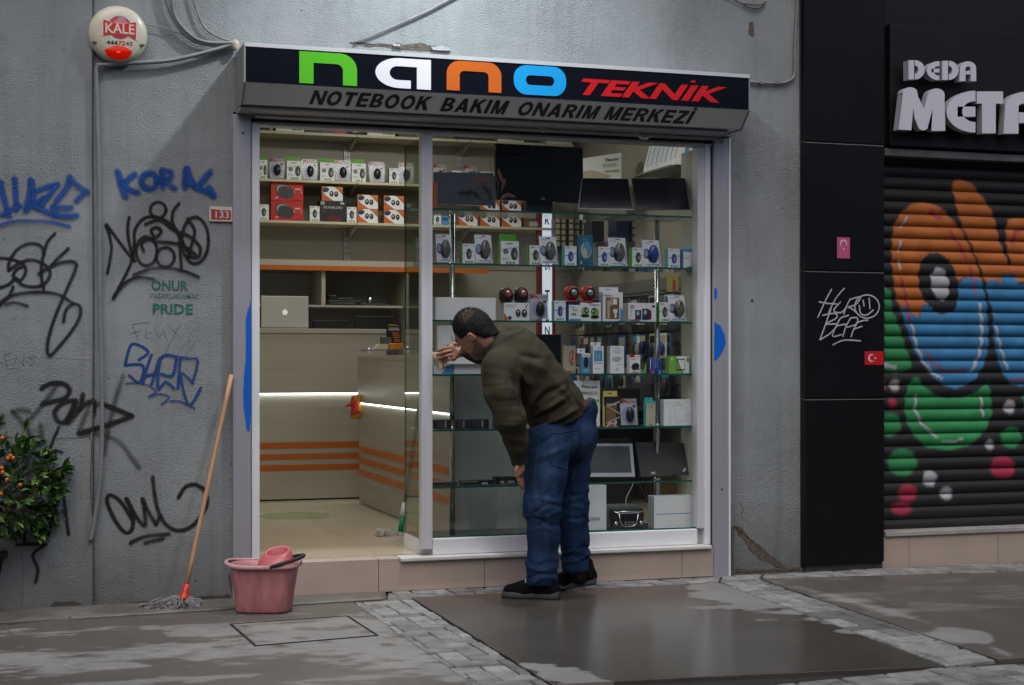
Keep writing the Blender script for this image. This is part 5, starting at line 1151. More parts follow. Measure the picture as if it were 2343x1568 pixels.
def prints(m, spec, fn, wd, ht):
    for n_, s_ in enumerate(spec):
        kind = s_[0]; lift = .0008 + .0003 * n_
        if kind == 'r': _, u, v, a, b, ink = s_[:6]; sk = s_[6] if len(s_) > 6 else 0; m.quad(fn(u, v, lift), fn(u + a, v, lift), fn(u + a + sk, v + b, lift), fn(u + sk, v + b, lift), IK.index(ink))
        elif kind == 'e':
            _, u, v, a, b, ink = s_[:6]; rot = s_[6] if len(s_) > 6 else 0; k = 18; n0 = len(m.v)
            for j in range(k):
                an = 2 * pi * j / k; ex, ey = a * cos(an) * wd, b * sin(an) * ht; q = radians(rot); m.v.append(tuple(fn(u + (ex * cos(q) - ey * sin(q)) / wd, v + (ex * sin(q) + ey * cos(q)) / ht, lift)))
            m.face(range(n0, n0 + k), IK.index(ink))
        elif kind == 'p': n0 = len(m.v); m.v += [tuple(fn(p[0], p[1], lift)) for p in s_[1]]; m.face(range(n0, n0 + len(s_[1])), IK.index(s_[2]))
        elif kind == 't': _, u, v, a, b, ink, tx = s_[:7]; add_text(m, tx, u, u + a, v, v + b, lambda uu, vv, d: fn(uu, vv, lift), IK.index(ink), .02, s_[7] if len(s_) > 7 else 0)
def pack(name, lab, cat, grp, a, b, top, bot, zb, Y, dp, base, side, spec, flap=None, lean_=0.0, bev=.0015, skew=0.0):
    """a box standing on a shelf. a,b / top,bot: its extent in the photograph at depth Y"""
    x0, x1 = wx(a, Y), wx(b, Y); ht = (bot - top) / F * dep((a + b) / 2, Y); z1 = zb + ht; wd = x1 - x0
    t = thing(name, lab, cat, ((x0 + x1) / 2, Y, zb), grp); zc = z1
    if flap: zc = z1 - flap[0] * ht
    m = MB(); m.box(x0, x1, Y, Y + dp, zb + .0005, zc, IK.index(side), IK.index(base)); m.v = [(x, y + lean_ * (z - zb), z) for x, y, z in m.v]; m.build("carton", IM, t, bevel=bev)
    h = zc - zb
    fn = lambda u, v, d: (x0 + u * wd, Y + lean_ * v * h - d, zb + v * h)
    if spec: m = MB(); prints(m, spec, fn, wd, h); m.build("printed_face", IM, t)
    if flap:
        m = MB(); o = .0; x0f, x1f = x0 + wd * flap[2], x0 + wd * flap[3]; cxx = (x0f + x1f) / 2; hw = wd * .12; zm = zc + (z1 - zc) * .5
        yb = Y + lean_ * h + dp * (flap[4] if len(flap) > 4 else .5); i = IK.index(flap[1])
        m.box(x0f, cxx - hw, yb, yb + .001, zc + .0003, z1, i); m.box(cxx + hw, x1f, yb, yb + .001, zc + .0003, z1, i); m.box(cxx - hw, cxx + hw, yb, yb + .001, zc + .0003, zm - .002, i); m.box(cxx - hw, cxx + hw, yb, yb + .001, zm + .003, z1, i)
        m.build("hang_tab", IM, t)
    return t
def mouse_art(cx_, cy, w_, h_, ink='dk'): return [('e', cx_, cy, w_, h_, ink), ('r', cx_ - .008, cy + h_ * .35, .016, h_ * .75, 'k'), ('e', cx_ + w_ * .25, cy - h_ * .1, w_ * .3, h_ * .45, 'gy' if ink != 'b' else 'lv')]
ICN = lambda c: [('r', .2, .06, .15, .085, c), ('r', .42, .06, .15, .085, c), ('r', .64, .06, .15, .085, c)]
BAR = [('t', .08, .88, .36, .055, 'k', 'EVEREST'), ('r', .66, .91, .26, .02, 'gy')]
SM_G = [('r', .0, .60, 1, .03, 'g', 0), ('p', [(0, .50), (0, .53), (.5, .62), (1, .63), (1, .60), (.5, .59)], 'lm')][1:] + mouse_art(.5, .5, .22, .27) + ICN('gd') + BAR
SM_C = [('p', [(0, .48), (0, .53), (1, .68), (1, .63)], 'c')] + mouse_art(.5, .48, .22, .26, 'b') + ICN('b2') + BAR
BG = [('t', .33, .86, .34, .06, 'k', 'EVEREST'), ('p', [(0, .62), (0, .645), (.5, .72), (1, .74), (1, .71), (.5, .69)], 'lm')] + mouse_art(.74, .46, .19, .27) + [('e', .27, .56, .14, .10, 'dk'), ('e', .27, .56, .07, .05, 'gy'), ('r', .08, .24, .4, .02, 'lg'), ('r', .08, .28, .3, .02, 'lg'), ('r', .28, .05, .12, .085, 'gd'), ('r', .46, .05, .12, .085, 'gd'), ('r', .64, .05, .12, .085, 'gd')]
def small_mouse(a, b, top, bot, zb, Y, col, lab, grp="small boxed mice in the window"):
    return pack("mouse_box", lab, "mouse box", grp, a, b, top, bot, zb, Y, .05, 'w', 'g' if col == 'g' else 'c', SM_G if col == 'g' else SM_C)
def blister(a, b, top, bot, zb, Y, style, lab, grp, ln=.22):
    """clear blister pack: shell, card behind, real mouse bulging out"""
    x0, x1 = wx(a, Y), wx(b, Y); ht = (bot - top) / F * dep((a + b) / 2, Y); wd = x1 - x0
    # the lean moves the top left on the photograph; take it out of the width
    shift = ln * ht * (sn + .05) ; x1 -= shift * .5; wd = x1 - x0
    t = thing("mouse_blister_pack", lab, "blister pack", ((x0 + x1) / 2, Y, zb), grp)
    f0 = lambda u, v, d: (x0 + u * wd, Y + ln * v * ht - d, zb + .001 + v * ht)
    m = MB(); pts = rrect(0, 1, 0, 1, .06); m.prism([(p[0], p[1]) for p in pts][::-1] if area(pts) < 0 else pts, 0, 1, 0, None, lambda x, y, z: f0(x, z, .012 - y * .012)); m.build("clear_shell", M_shell, t)
    m = MB(); fn = lambda u, v, d: f0(u, v, .001 + d)
    if style == 'black': prints(m, [('r', .06, .05, .88, .75, 'lg'), ('r', .06, .80, .88, .16, 'gy'), ('p', [(.06, .96), (.06, .78), (.22, .83), (.36, .90)], 'dk'), ('p', [(.08, .965), (.24, .955), (.44, .88), (.52, .80), (.50, .78), (.36, .84), (.20, .88)], 'r'), ('e', .8, .70, .085, .055, 'dr'), ('t', .58, .84, .34, .045, 'p', 'Polosmart'), ('r', .8, .16, .04, .03, 'k'), ('e', .5, .40, .40, .31, 'lv')], fn, wd, ht)
    else: prints(m, [('r', .06, .04, .88, .92, 'w'), ('t', .14, .83, .34, .05, 'lv', 'TRACER'), ('e', .26, .48, .18, .18, 'b'), ('e', .24, .50, .10, .12, 'lv'), ('r', .84, .12, .08, .4, 'lv'), ('t', .18, .075, .62, .05, 'b', 'KABLOSUZ'), ('r', .44, .89, .2, .03, 'k'), ('r', .72, .07, .14, .03, 'dk')], fn, wd, ht)
    m.build("card", IM, t)
    body = {'black': M_black, 'gray': mat("mouse_taupe", (.13, .13, .115), .22, spec=.8), 'blue': mat("mouse_blue", (.015, .06, .28), .22, spec=.8)}[style]
    c = f0(.56 if style != 'black' else .52, .48 if style != 'black' else .42, .016); rr_ = (wd * (.26 if style != 'black' else .22), .022, ht * (.31 if style != 'black' else .26))
    m = MB(); m.ball(c, rr_, 0, 16, 10); q = (c[0] - rr_[0] * .62, c[1] + .002, c[2] - .08 * ht)
    m.build("mouse", body, t)
    if style != 'black': m = MB(); m.ball(q, (wd * .10, .018, ht * .2), 0, 12, 8); m.ball((c[0], c[1] - .019, c[2] + rr_[2] * .55), (wd * .04, .006, ht * .07), 0, 8, 6); m.build("mouse_grip", M_black, t)
    else: m = MB(); m.ball((c[0], c[1] - .02, c[2] + rr_[2] * .6), (wd * .03, .005, ht * .05), 0, 8, 6); m.build("scroll_wheel", INK['dk'], t)
    return t
s1, s2, s3, s4, s5, s6 = [z + .0006 for z in SZ]; YP = .13; zb0 = FL + .083
g1 = "boxes and packs lined up on the second glass shelf"
small_mouse(952, 966, 542, 605, s2, .33, 'c', "boxed mouse with cyan side standing behind the mullion on the second glass shelf")
blister(997, 1040, 534, 604, s2, YP, 'gray', "grey mouse blister pack beside the mullion on the second glass shelf", g1)
small_mouse(1058, 1087, 559.5, 605.5, s2, YP, 'g', "small green sided mouse box between the two leftmost grey blister packs")
blister(1086, 1132, 535, 605.5, s2, YP, 'gray', "grey mouse blister pack left of the green topped mouse box", g1)
pack("mouse_box", "large mouse box with bright green hang tab on the second glass shelf", "mouse box", g1, 1145, 1187, 536, 606.5, s2, YP, .05, 'w', 'g', BG, (.235, 'g', 0, .92, .6))
small_mouse(1211, 1239, 561.5, 607, s2, YP, 'g', "small green sided mouse box right of the large green topped one")
blister(1234, 1281, 539.5, 608.5, s2, YP - .02, 'gray', "grey mouse blister pack overlapping a small green sided box", g1)
small_mouse(1291.5, 1319, 564.5, 610, s2, YP, 'c', "cyan sided mouse box left of the teal pack on the second glass shelf")
pack("mouse_pack", "teal mouse pack with blue and cream mouse on the second glass shelf", "mouse pack", g1, 1322, 1357, 538.5, 610.5, s2, YP, .04, 't', 'nv', [('e', .55, .52, .36, .26, 'cr'), ('e', .60, .55, .28, .25, 'b2'), ('e', .45, .42, .14, .17, 'cr'), ('r', .16, .07, .12, .08, 'cr'), ('r', .30, .07, .10, .08, 'dr'), ('e', .58, .11, .12, .06, 'b'), ('t', .3, .80, .4, .1, 'b2', '600')], lean_=.05)
small_mouse(1368.5, 1396, 565.5, 611, s2, YP, 'c', "cyan sided mouse box right of the teal mouse pack")
blister(1392, 1440, 541, 611, s2, YP, 'gray', "grey mouse blister pack between a cyan and a green sided mouse box", g1)
small_mouse(1446, 1473, 567, 612, s2, YP, 'g', "small green sided mouse box left of the blue blister pack")
blister(1470, 1517, 545.5, 611.5, s2, YP, 'blue', "blue mouse blister pack in front of the right chrome post", g1)
small_mouse(1528, 1555.5, 568, 612.5, s2, YP, 'c', "cyan sided mouse box right of the blue blister pack")
pack("white_blue_box", "white and blue box at the right end of the second glass shelf", "box", g1, 1563, 1588, 569, 613, s2, YP - .02, .1, 'w', 'b2', [('p', [(0, .86), (0, 1), (1, 1), (1, .84), (.4, .84)], 'b2'), ('p', [(.1, 0), (.4, .06), (1, .18), (1, 0)], 'b2'), ('r', .1, .55, .5, .02, 'gy'), ('r', .1, .48, .4, .02, 'gy'), ('e', .86, .72, .08, .06, 'p')])
g2 = "boxes and packs on the third glass shelf"
pack("white_carton", "wide plain white laptop carton above the man's head", "carton", g2, 996, 1134, 679, 731, s3, YP, .06, 'w', 'lg', [('r', .42, .485, .16, .008, 'gy')])
def speaker(a, b, top, bot, zb, Y, kind, lab):
    t = thing("speaker", lab, "speaker", W((a + b) / 2, bot, Y), "small desktop speakers on boxes"); x0, x1 = wx(a, Y), wx(b, Y); ht = (bot - top) / F * dep(a, Y); c = ((x0 + x1) / 2, Y + .03, zb + ht / 2); w2 = (x1 - x0) / 2
    mm = M_black if kind == 'k' else mat("speaker_red", (.45, .015, .012), .2)
    m = MB()
    if kind == 'k': m.lathe([(0, zb), (w2 * .75, zb), (w2 * .98, zb + ht * .25), (w2, zb + ht * .5), (w2 * .85, zb + ht * .8), (w2 * .5, zb + ht * .96), (0, zb + ht)], (c[0], c[1], 0), seg=20)
    else: m.ball((c[0], c[1], zb + ht * .55), (w2, .04, ht * .46)); m.lathe([(0, zb), (w2 * .8, zb), (w2 * .85, zb + .006), (w2 * .5, zb + .012)], (c[0], c[1], 0), seg=18)
    bo = m.build("body", mm, t)
    fy_ = c[1] - (.040 if kind == 'r' else w2 * .98); R = Matrix.Rotation(pi / 2, 3, 'X'); zc = zb + ht * (.62 if kind == 'k' else .58)
    m = MB(); m.lathe([(w2 * .62, 0), (w2 * .60, .007), (w2 * .46, .009), (w2 * .4, .003)], (c[0], fy_ + .004, zc), rot=R, seg=20); m.build("ring", mat("speaker_ring", (.30, .02, .015), .3) if kind == 'k' else M_black, bo)
    m = MB(); m.ball((c[0], fy_ - .004, zc), (w2 * .36, .007, w2 * .36)); m.build("cone", mat("silver_cone", (.5, .5, .52), .3, .8), t)
pack("speaker_box", "white speaker box with orange corner under the black and red speakers", "speaker box", g2, 1153, 1212, 690.5, 731.5, s3, YP, .09, 'w', 'lg', [('p', [(0, .0), (0, .42), (.16, .12), (.12, 0)], 'o'), ('e', .22, .15, .07, .11, 'nv'), ('e', .54, .42, .10, .22, 'dk'), ('e', .54, .5, .045, .09, 'dr'), ('e', .54, .5, .028, .055, 'w'), ('e', .78, .42, .11, .23, 'dk'), ('e', .79, .5, .05, .1, 'dr'), ('e', .79, .5, .03, .06, 'w'), ('r', .06, .86, .4, .025, 'lv'), ('r', .06, .79, .3, .02, 'lv'), ('t', .82, .72, .1, .2, 'k', 'V', .3)])
zt3 = s3 + (41) / F * dep(1180, YP) + .001
speaker(1144.5, 1177, 655, 690.5, zt3, YP, 'k', "black egg shaped speaker with red ring, left of the pair"); speaker(1179, 1212, 654, 690.5, zt3, YP, 'k', "black egg shaped speaker with red ring, right of the pair")
blister(1212, 1258, 667, 730, s3, YP - .02, 'black', "black mouse blister pack beside the black and red speakers", g2, .16)
small_mouse(1268, 1294, 685.5, 732, s3, YP, 'c', "cyan sided mouse box below the red ball speakers")
pack("speaker_box", "white and blue speaker box picturing green ball speakers", "speaker box", g2, 1301, 1375, 690, 733, s3, YP, .09, 'w', 'b', [('r', 0, .87, .35, .13, 'nv'), ('e', .50, .52, .125, .25, 'lm'), ('e', .54, .58, .07, .16, 'k'), ('e', .55, .58, .035, .08, 'lg'), ('e', .50, .3, .13, .09, 'k'), ('e', .80, .48, .13, .26, 'lm'), ('e', .76, .54, .07, .16, 'k'), ('e', .75, .54, .035, .08, 'lg'), ('e', .80, .24, .13, .09, 'k'), ('r', .02, .05, .34, .07, 'b2'), ('t', .1, .56, .16, .09, 'dr', 'Rampage'), ('r', .07, .34, .15, .1, 'gy'), ('r', .66, .86, .28, .05, 'lv'), ('r', .02, .74, .18, .03, 'c')])
zt4 = s3 + 43 / F * dep(1335, YP) + .001
speaker(1293, 1330, 652, 690, zt4, YP, 'r', "red ball speaker with silver cone, left of the pair"); speaker(1330.5, 1367, 652, 690, zt4, YP, 'r', "red ball speaker with silver cone, right of the pair")
pack("charger_box", "tall light blue charger box with brown window on the third glass shelf", "charger box", g2, 1378.5, 1424.5, 654, 733, s3, YP - .01, .06, 'w', 'lg', [('r', .14, .08, .68, .74, 'br'), ('r', .22, .10, .12, .62, 'cr'), ('e', .38, .62, .11, .08, 'cr'), ('r', .38, .70, .08, .1, 'cr'), ('r', .50, .58, .2, .2, 'w'), ('r', .52, .3, .2, .12, 'w'), ('r', .58, .12, .1, .2, 'w'), ('p', [(.86, .05), (.86, .5), (1, .36), (1, 0), (.6, 0)], 'b2'), ('t', .04, .86, .4, .055, 'k', 'Flaxes')], (.155, 'w', -.1, .86, .5))
pack("speaker_box", "white speaker box picturing two square red and black speakers", "speaker box", g2, 1437, 1501, 690, 733, s3, YP, .08, 'w', 'lg', [('r', .24, .12, .22, .5, 'nv'), ('e', .34, .45, .055, .12, 'lg'), ('r', .49, .1, .22, .6, 'nv'), ('p', [(.71, .1), (.71, .68), (.82, .58), (.82, .14)], 'dr'), ('e', .60, .5, .06, .13, 'lg'), ('r', .84, .78, .11, .1, 'nv'), ('r', .06, .82, .16, .05, 'p'), ('r', .06, .72, .15, .03, 'dr'), ('r', .08, .3, .02, .35, 'gy'), ('r', .02, .05, .4, .07, 'p')])
small_mouse(1508, 1533, 687.5, 732.5, s3, YP, 'g', "small green sided mouse box left of the rightmost grey blister pack on the third shelf")
blister(1529, 1575, 667, 730.5, s3, YP - .01, 'gray', "grey mouse blister pack near the right end of the third glass shelf", g2)
g3 = "boxes and packs on the fourth glass shelf"
pack("white_poster_box", "tall white box with black LOGI lettering behind the man's face", "box", g3, 1001, 1134, 748, 836, s4 + .055, YP + .02, .03, 'w', 'w', [('t', .235, .61, .36, .11, 'dk', 'LOGITE'), ('t', .16, .44, .5, .07, 'dk', 'MOUSE')])
pack("blue_box", "flat blue and white box on the fourth glass shelf under the white box", "box", g3, 992, 1133, 836.5, 855, s4, YP + .05, .1, 'w', 'lg', [('p', [(.13, 0), (.2, 1), (.33, 1), (.33, 0)], 'b2')])
m = MB(); Y = .34; m.box(wx(1226, Y), wx(1284, Y), Y, Y + .03, s4, wz(1250, 765, Y)); m.build("small_monitor", M_black, None, "black monitor standing behind the man's back on the fourth glass shelf", "monitor", bevel=.005)
pack("no_smoking_card", "cream card with a crossed red ring sign on the fourth shelf", "card", g3, 1288, 1317, 789, 853, s4, YP + .12, .02, 'cr', 'gy', [('e', .72, .56, .27, .27, 'r'), ('e', .74, .56, .21, .225, 'cr'), ('r', .60, .34, .10, .42, 'r', .12), ('r', .66, .52, .18, .035, 'k'), ('t', .05, .03, .75, .07, 'r', 'DISIBLE')])
pack("phone_accessory_pack", "narrow blue and white accessory pack with white hang tab", "accessory pack", g3, 1331, 1349.5, 797, 855, s4, YP, .04, 'b2', 'b2', [('r', 0, .82, 1, .18, 'w'), ('t', .15, .87, .7, .07, 'k', 'Flaxes'), ('e', .5, .55, .30, .28, 'k'), ('r', .24, .34, .5, .3, 'k'), ('r', .2, .2, .55, .02, 'w'), ('r', .2, .12, .5, .02, 'w')], (.19, 'w', -.38, .62, .8))
pack("cable_box", "tall white cable box lettered 3.5 AUX", "cable box", g3, 1356, 1381, 783, 855, s4, YP, .04, 'w', 'lg', [('r', .1, .46, .76, .38, 'b2'), ('r', .3, .55, .05, .2, 'y'), ('r', .55, .52, .05, .2, 'y'), ('t', .1, .35, .78, .085, 'lv', '3.5 AUX'), ('t', .4, .9, .4, .045, 'c', 'vertsa'), ('r', .2, .18, .08, .03, 'k'), ('r', .36, .18, .08, .03, 'lv'), ('r', .55, .18, .12, .03, 'lg')], (.12, 'w', -.06, .86, .7))
pack("charger_box", "white wall charger box with line drawing on the fourth shelf", "charger box", g3, 1395.5, 1427.5, 791.5, 855, s4, YP, .05, 'w', 'lg', [('t', .3, .89, .42, .045, 'c', 'vertsa'), ('t', .15, .8, .7, .04, 'gy', 'USB WALL CHARGER'), ('r', .3, .74, .4, .02, 'gy'), ('p', [(.16, .48), (.16, .58), (.46, .63), (.82, .60), (.82, .52), (.5, .44)], 'lg'), ('r', .45, .33, .35, .015, 'gy'), ('r', .4, .15, .2, .06, 'lg')])
pack("mouse_box", "white mouse box with red corner and black mouse on the fourth shelf", "mouse box", g3, 1440.5, 1464.5, 812, 854.5, s4, YP, .05, 'w', 'w', [('r', 0, .87, .46, .13, 'r'), ('r', .6, .9, .3, .03, 'p'), ('r', .08, .74, .45, .04, 'gy'), ('e', .52, .38, .40, .19, 'dk', 22), ('e', .55, .42, .3, .11, 'k', 22), ('r', .12, .05, .78, .04, 'r'), ('e', .84, .24, .08, .04, 'dk')])
pack("gift_pack", "crumpled blue and purple wrapped pack in front of the chrome post", "pack", g3, 1486, 1514, 818.5, 853.5, s4, YP, .05, 'b', 'nv', [('p', [(.02, .3), (.06, .3), (.1, .9), (.04, .95)], 'w'), ('r', .3, .35, .04, .5, 'lv'), ('r', .45, .35, .04, .5, 'lv'), ('r', .6, .4, .04, .45, 'lv'), ('p', [(0, 0), (.3, .3), (.4, 0)], 'p'), ('p', [(.7, 0), (.8, .3), (.9, 0)], 'c')], bev=.008)
pack("green_tag_pack", "small green triangular tag beside the blue wrapped pack", "tag", g3, 1471, 1478, 826, 852, s4, YP, .01, 'lm', 'g', [('p', [(0, 0), (0, 1), (.8, 1)], 'k')])
pack("drive_box", "green and white drive box at the right of the fourth glass shelf", "drive box", g3, 1530.5, 1577, 814, 853.5, s4, YP, .06, 'w', 'lm', [('p', [(0, 0), (0, 1), (.35, 1), (.72, 0)], 'lm'), ('r', .35, .18, .42, .66, 'k'), ('p', [(.37, .25), (.37, .75), (.56, .25)], 'lm'), ('p', [(.42, .78), (.75, .78), (.75, .25), (.58, .25)], 'w'), ('r', .86, .66, .1, .28, 'gd'), ('r', .09, .78, .07, .14, 'w')])
g4 = "boxes and packs on the fifth glass shelf"
pack("router_box", "tall white box lettered Flaxes beside the man's belt", "box", g4, 1300, 1372.5, 873, 978, s5, YP + .05, .05, 'w', 'lg', [('t', .42, .84, .49, .065, 'k', 'Flaxes'), ('r', .36, .70, .56, .065, 'gy'), ('t', .6, .71, .3, .04, 'w', 'FN-3200'), ('r', .4, .54, .45, .05, 'b2'), ('r', .72, .54, .25, .05, 'lm'), ('p', [(.4, .5), (.4, .40), (.70, .45)], 'nv'), ('r', .7, .32, .2, .012, 'gy'), ('r', .7, .26, .2, .012, 'gy'), ('r', .7, .2, .2, .012, 'gy'), ('r', .7, .08, .2, .012, 'lg')])
pack("phone_case_pack", "black and cream leather phone case pack with yellow hang tab", "phone case", g4, 1381, 1418, 896, 978, s5, YP, .02, 'k', 'y', [('r', .14, .14, .62, .54, 'br'), ('p', [(.12, .62), (.16, .66), (.98, .86), (.98, .80)], 'cr'), ('p', [(.3, .66), (.24, .66), (.98, .40), (.98, .45)], 'cr'), ('p', [(.12, .1), (.12, .13), (.98, .34), (.98, .30)], 'cr'), ('p', [(.1, 0), (.3, .16), (.72, .12), (.8, 0)], 'cr'), ('p', [(.2, 0), (.4, .08), (.58, .1), (.72, 0)], 'p'), ('t', .62, .1, .18, .1, 'w', '3'), ('t', .16, .70, .6, .06, 'w', 'LEATHER CASE', 0), ('r', 0, 0, .05, .7, 'y')], (.15, 'y', 0, .86, .5))
blister(1418, 1463, 910, 976, s5, YP - .02, 'black', "black mouse blister pack on the fifth shelf overlapping the phone case", g4, .16)
pack("cable_box", "narrow cream and turquoise charging cable box", "cable box", g4, 1478, 1499, 912, 977, s5, YP, .04, 'cr', 'tq', [('r', 0, .93, 1, .07, 'tq'), ('t', .15, .72, .65, .07, 'c', 'CABLE'), ('r', .2, .82, .6, .02, 'c'), ('r', .4, .15, .03, .4, 'lg'), ('r', .65, .15, .03, .4, 'lg'), ('e', .5, .07, .16, .03, 'b2'), ('r', .8, .33, .16, .03, 'b2')], (.12, 'tq', 0, .88, .6))
pack("adapter_box", "square white power adapter box at the right of the fifth shelf", "box", g4, 1518, 1582, 915, 975.5, s5, YP, .05, 'w', 'lg', [('r', .40, .18, .40, .47, 'lg'), ('r', .41, .19, .38, .45, 'w'), ('r', .22, .05, .015, .55, 'lg'), ('r', .8, .40, .18, .012, 'lg'), ('t', .32, .76, .4, .03, 'gy', 'power adapter'), ('e', .52, .87, .025, .03, 'gy')])
for (a, b, lab) in ((992, 1032, "leftmost black power adapter with a pale label on the fifth shelf"), (1041, 1070, "black power adapter right of the chrome post on the fifth shelf"), (1071, 1119, "longest black power adapter on the fifth glass shelf"), (1132, 1150, "black power adapter half hidden behind the man's arm")):
    pack("power_adapter", lab, "power adapter", "black power adapters on the fifth shelf", a, b, 959, 981, s5, YP, .05, 'k', 'k', [('r', .2, .2, .35, .6, 'dk'), ('r', .62, .15, .1, .7, 'gy')], bev=.004)
# laptops and batteries on the lowest shelf
pack("laptop_battery", "long black battery bar at the left of the lowest glass shelf", "battery", None, 992, 1046, 1098, 1106.5, s6, YP, .06, 'k', 'k', None)
pack("laptop_battery", "black and green battery strip with white labels on the lowest shelf", "battery", None, 1056, 1130, 1096, 1106.5, s6, YP, .06, 'k', 'k', [('r', .0, .6, .5, .25, 'gd'), ('r', .62, .15, .18, .3, 'w')], bev=.002)
pack("laptop_battery", "black battery with two pale labels near the man's hand", "battery", None, 1133, 1191, 1091, 1107, s6, YP + .03, .06, 'k', 'k', [('r', .2, .1, .14, .3, 'cr'), ('r', .5, .15, .25, .25, 'lg')])
def leanplate(name, lab, cat, P4, Y, back, th, mats, frame=None, inner=None, grp=None):
    """a slab seen as a quadrilateral: TL,TR,BR,BL photo points; top edge leans back"""
    t = thing(name, lab, cat, W(P4[3][0], P4[3][1], Y)); Q = [W(P4[0][0], P4[0][1], Y + back), W(P4[1][0], P4[1][1], Y + back), W(P4[2][0], P4[2][1], Y), W(P4[3][0], P4[3][1], Y)]
    n = (Q[1] - Q[0]).cross(Q[3] - Q[0]).normalized()
    if n.y > 0: n = -n
    m = MB(); B = [q - n * th for q in Q]; m.quad(Q[0], Q[1], Q[2], Q[3]); m.quad(B[3], B[2], B[1], B[0])
    for i in range(4): j = (i + 1) % 4; m.quad(Q[j], Q[i], B[i], B[j])
    m.build(frame[0] if frame else "panel", mats[0], t, bevel=.001)
    fn = lambda u, v, d: tuple(Q[3].lerp(Q[2], u).lerp(Q[0].lerp(Q[1], u), v) + n * d)
    if inner: u0, v0, u1, v1 = inner; m = MB(); m.quad(fn(u0, v0, .0012), fn(u1, v0, .0012), fn(u1, v1, .0012), fn(u0, v1, .0012)); m.build("screen", mats[1], t)
    return t, fn
t, fn = leanplate("laptop_screen", "silver framed laptop screen leaning on the lowest glass shelf behind the man's legs", "laptop screen", [(1330, 1015), (1446, 1015), (1452.5, 1091), (1336, 1091)], YP + .03, .06, .006, [mat("silver_frame", (.40, .41, .42), .4, .5), mat("grey_screen", (.05, .052, .055), .2, spec=.4)], ("lid",), (.02, .12, .94, .92))
t, fn = leanplate("laptop_keyboard", "black open laptop standing upright showing its keyboard on the lowest shelf", "laptop", [(1454, 1012), (1563, 1014), (1577, 1085), (1466, 1091)], YP + .03, .07, .015, [mat("laptop_charcoal", (.022, .022, .024), .5), M_black], ("base",))
lb_ = t.children[0]; M_key = mat("key_cap", (.012, .012, .013), .4); M_leg = mat("key_legend", (.2, .2, .2), .6); M_nub = mat("red_nub", (.5, .03, .02), .5)
for r_ in range(6):
    for k in range(14):
        u0 = .06 + k * .062; v0 = .90 - r_ * .082
        m = MB(); a = [fn(u0, v0 - .06, .003), fn(u0 + .052, v0 - .06, .003), fn(u0 + .052, v0, .003), fn(u0, v0, .003)]; b = [fn(u0, v0 - .06, .0003), fn(u0 + .052, v0 - .06, .0003), fn(u0 + .052, v0, .0003), fn(u0, v0, .0003)]
        m.quad(*a)
        for i in range(4): j = (i + 1) % 4; m.quad(a[j], a[i], b[i], b[j])
        m.quad(fn(u0 + .012, v0 - .025, .0036), fn(u0 + .026, v0 - .025, .0036), fn(u0 + .026, v0 - .010, .0036), fn(u0 + .012, v0 - .010, .0036), 1); m.build("key", [M_key, M_leg], lb_)
m = MB(); m.ball(fn(.46, .60, .005), .0035); m.build("pointing_nub", M_nub, t)
m = MB(); m.quad(fn(.22, .06, .001), fn(.30, .06, .001), fn(.30, .12, .001), fn(.22, .12, .001)); m.quad(fn(.86, .10, .001), fn(.90, .08, .001), fn(.96, .18, .001), fn(.92, .20, .001)); m.build("stickers", INK['lg'], t)
# bottom row
pack("white_carton", "tall white carton with pale blue handle slot right of the man's legs", "carton", "white cartons on the base of the display case", 1330, 1387, 1119, 1222, zb0, .15, .1, 'w', 'lg', [('r', .35, .22, .38, .07, 'c'), ('r', .36, .235, .35, .045, 'lg')])
pack("white_carton", "low white carton with blue line at the right of the display base", "carton", "white cartons on the base of the display case", 1496, 1585.5, 1147, 1220.5, zb0, .12, .09, 'w', 'lg', [('r', .04, .44, .90, .02, 'b2'), ('e', -.04, .5, .0, .0, 'k')])
t = thing("car_radio", "black car radio with silver trim between the two white cartons", "car radio", W(1435, 1222, .13)); Y = .15
x0, x1 = wx(1400, Y), wx(1474, Y); z0, z1 = zb0, zb0 + 46 / F * dep(1435, Y); wd, ht = x1 - x0, z1 - z0
m = MB(); m.prism([(x0 + wd * .06, z0), (x1 - wd * .06, z0), (x1, z0 + ht * .75), (x1 - wd * .03, z1), (x0 + wd * .03, z1), (x0, z0 + ht * .75)], Y, Y + .05); fa = m.build("fascia", M_black, t, bevel=.004)
m = MB(); m.box(x0 - .01, x1 - .01, Y + .051, Y + .2, z0 + .01, z1 + .012); m.build("chassis", mat("zinc", (.22, .25, .25), .4, .6), t)
fr = lambda u, v: (x0 + u * wd, Y - .004, z0 + v * ht)
m = MB(); m.tube([fr(.05, .88), fr(.22, .80), fr(.78, .80), fr(.95, .88)], .004, 6); m.tube([fr(.20, .8), fr(.25, .35), fr(.33, .16), fr(.5, .12), fr(.68, .16), fr(.76, .35), fr(.80, .8)], .0035, 6); m.tube([fr(.05, .88), fr(.95, .88)], .0035, 6); m.build("silver_trim", M_chrome, fa)
m = MB(); m.quad((x0 + wd * .28, Y - .0015, z0 + ht * .38), (x0 + wd * .74, Y - .0015, z0 + ht * .38), (x0 + wd * .76, Y - .0015, z0 + ht * .70), (x0 + wd * .26, Y - .0015, z0 + ht * .70)); m.build("display", M_screen, fa)
for u in (.12, .89): m = MB(); m.lathe([(.012, 0), (.011, .008), (.006, .009), (0, .007)], (fr(u, .3)[0], Y, fr(u, .3)[2]), rot=Matrix.Rotation(pi / 2, 3, 'X'), seg=16); m.build("knob", M_chrome, fa)
for i in range(3):
    for j in range(2): q = fr(.38 + i * .11, .22 + j * .1); m = MB(); m.box(q[0], q[0] + wd * .07, Y - .002, Y, q[2], q[2] + ht * .04); m.build("button", INK['gy'], fa)
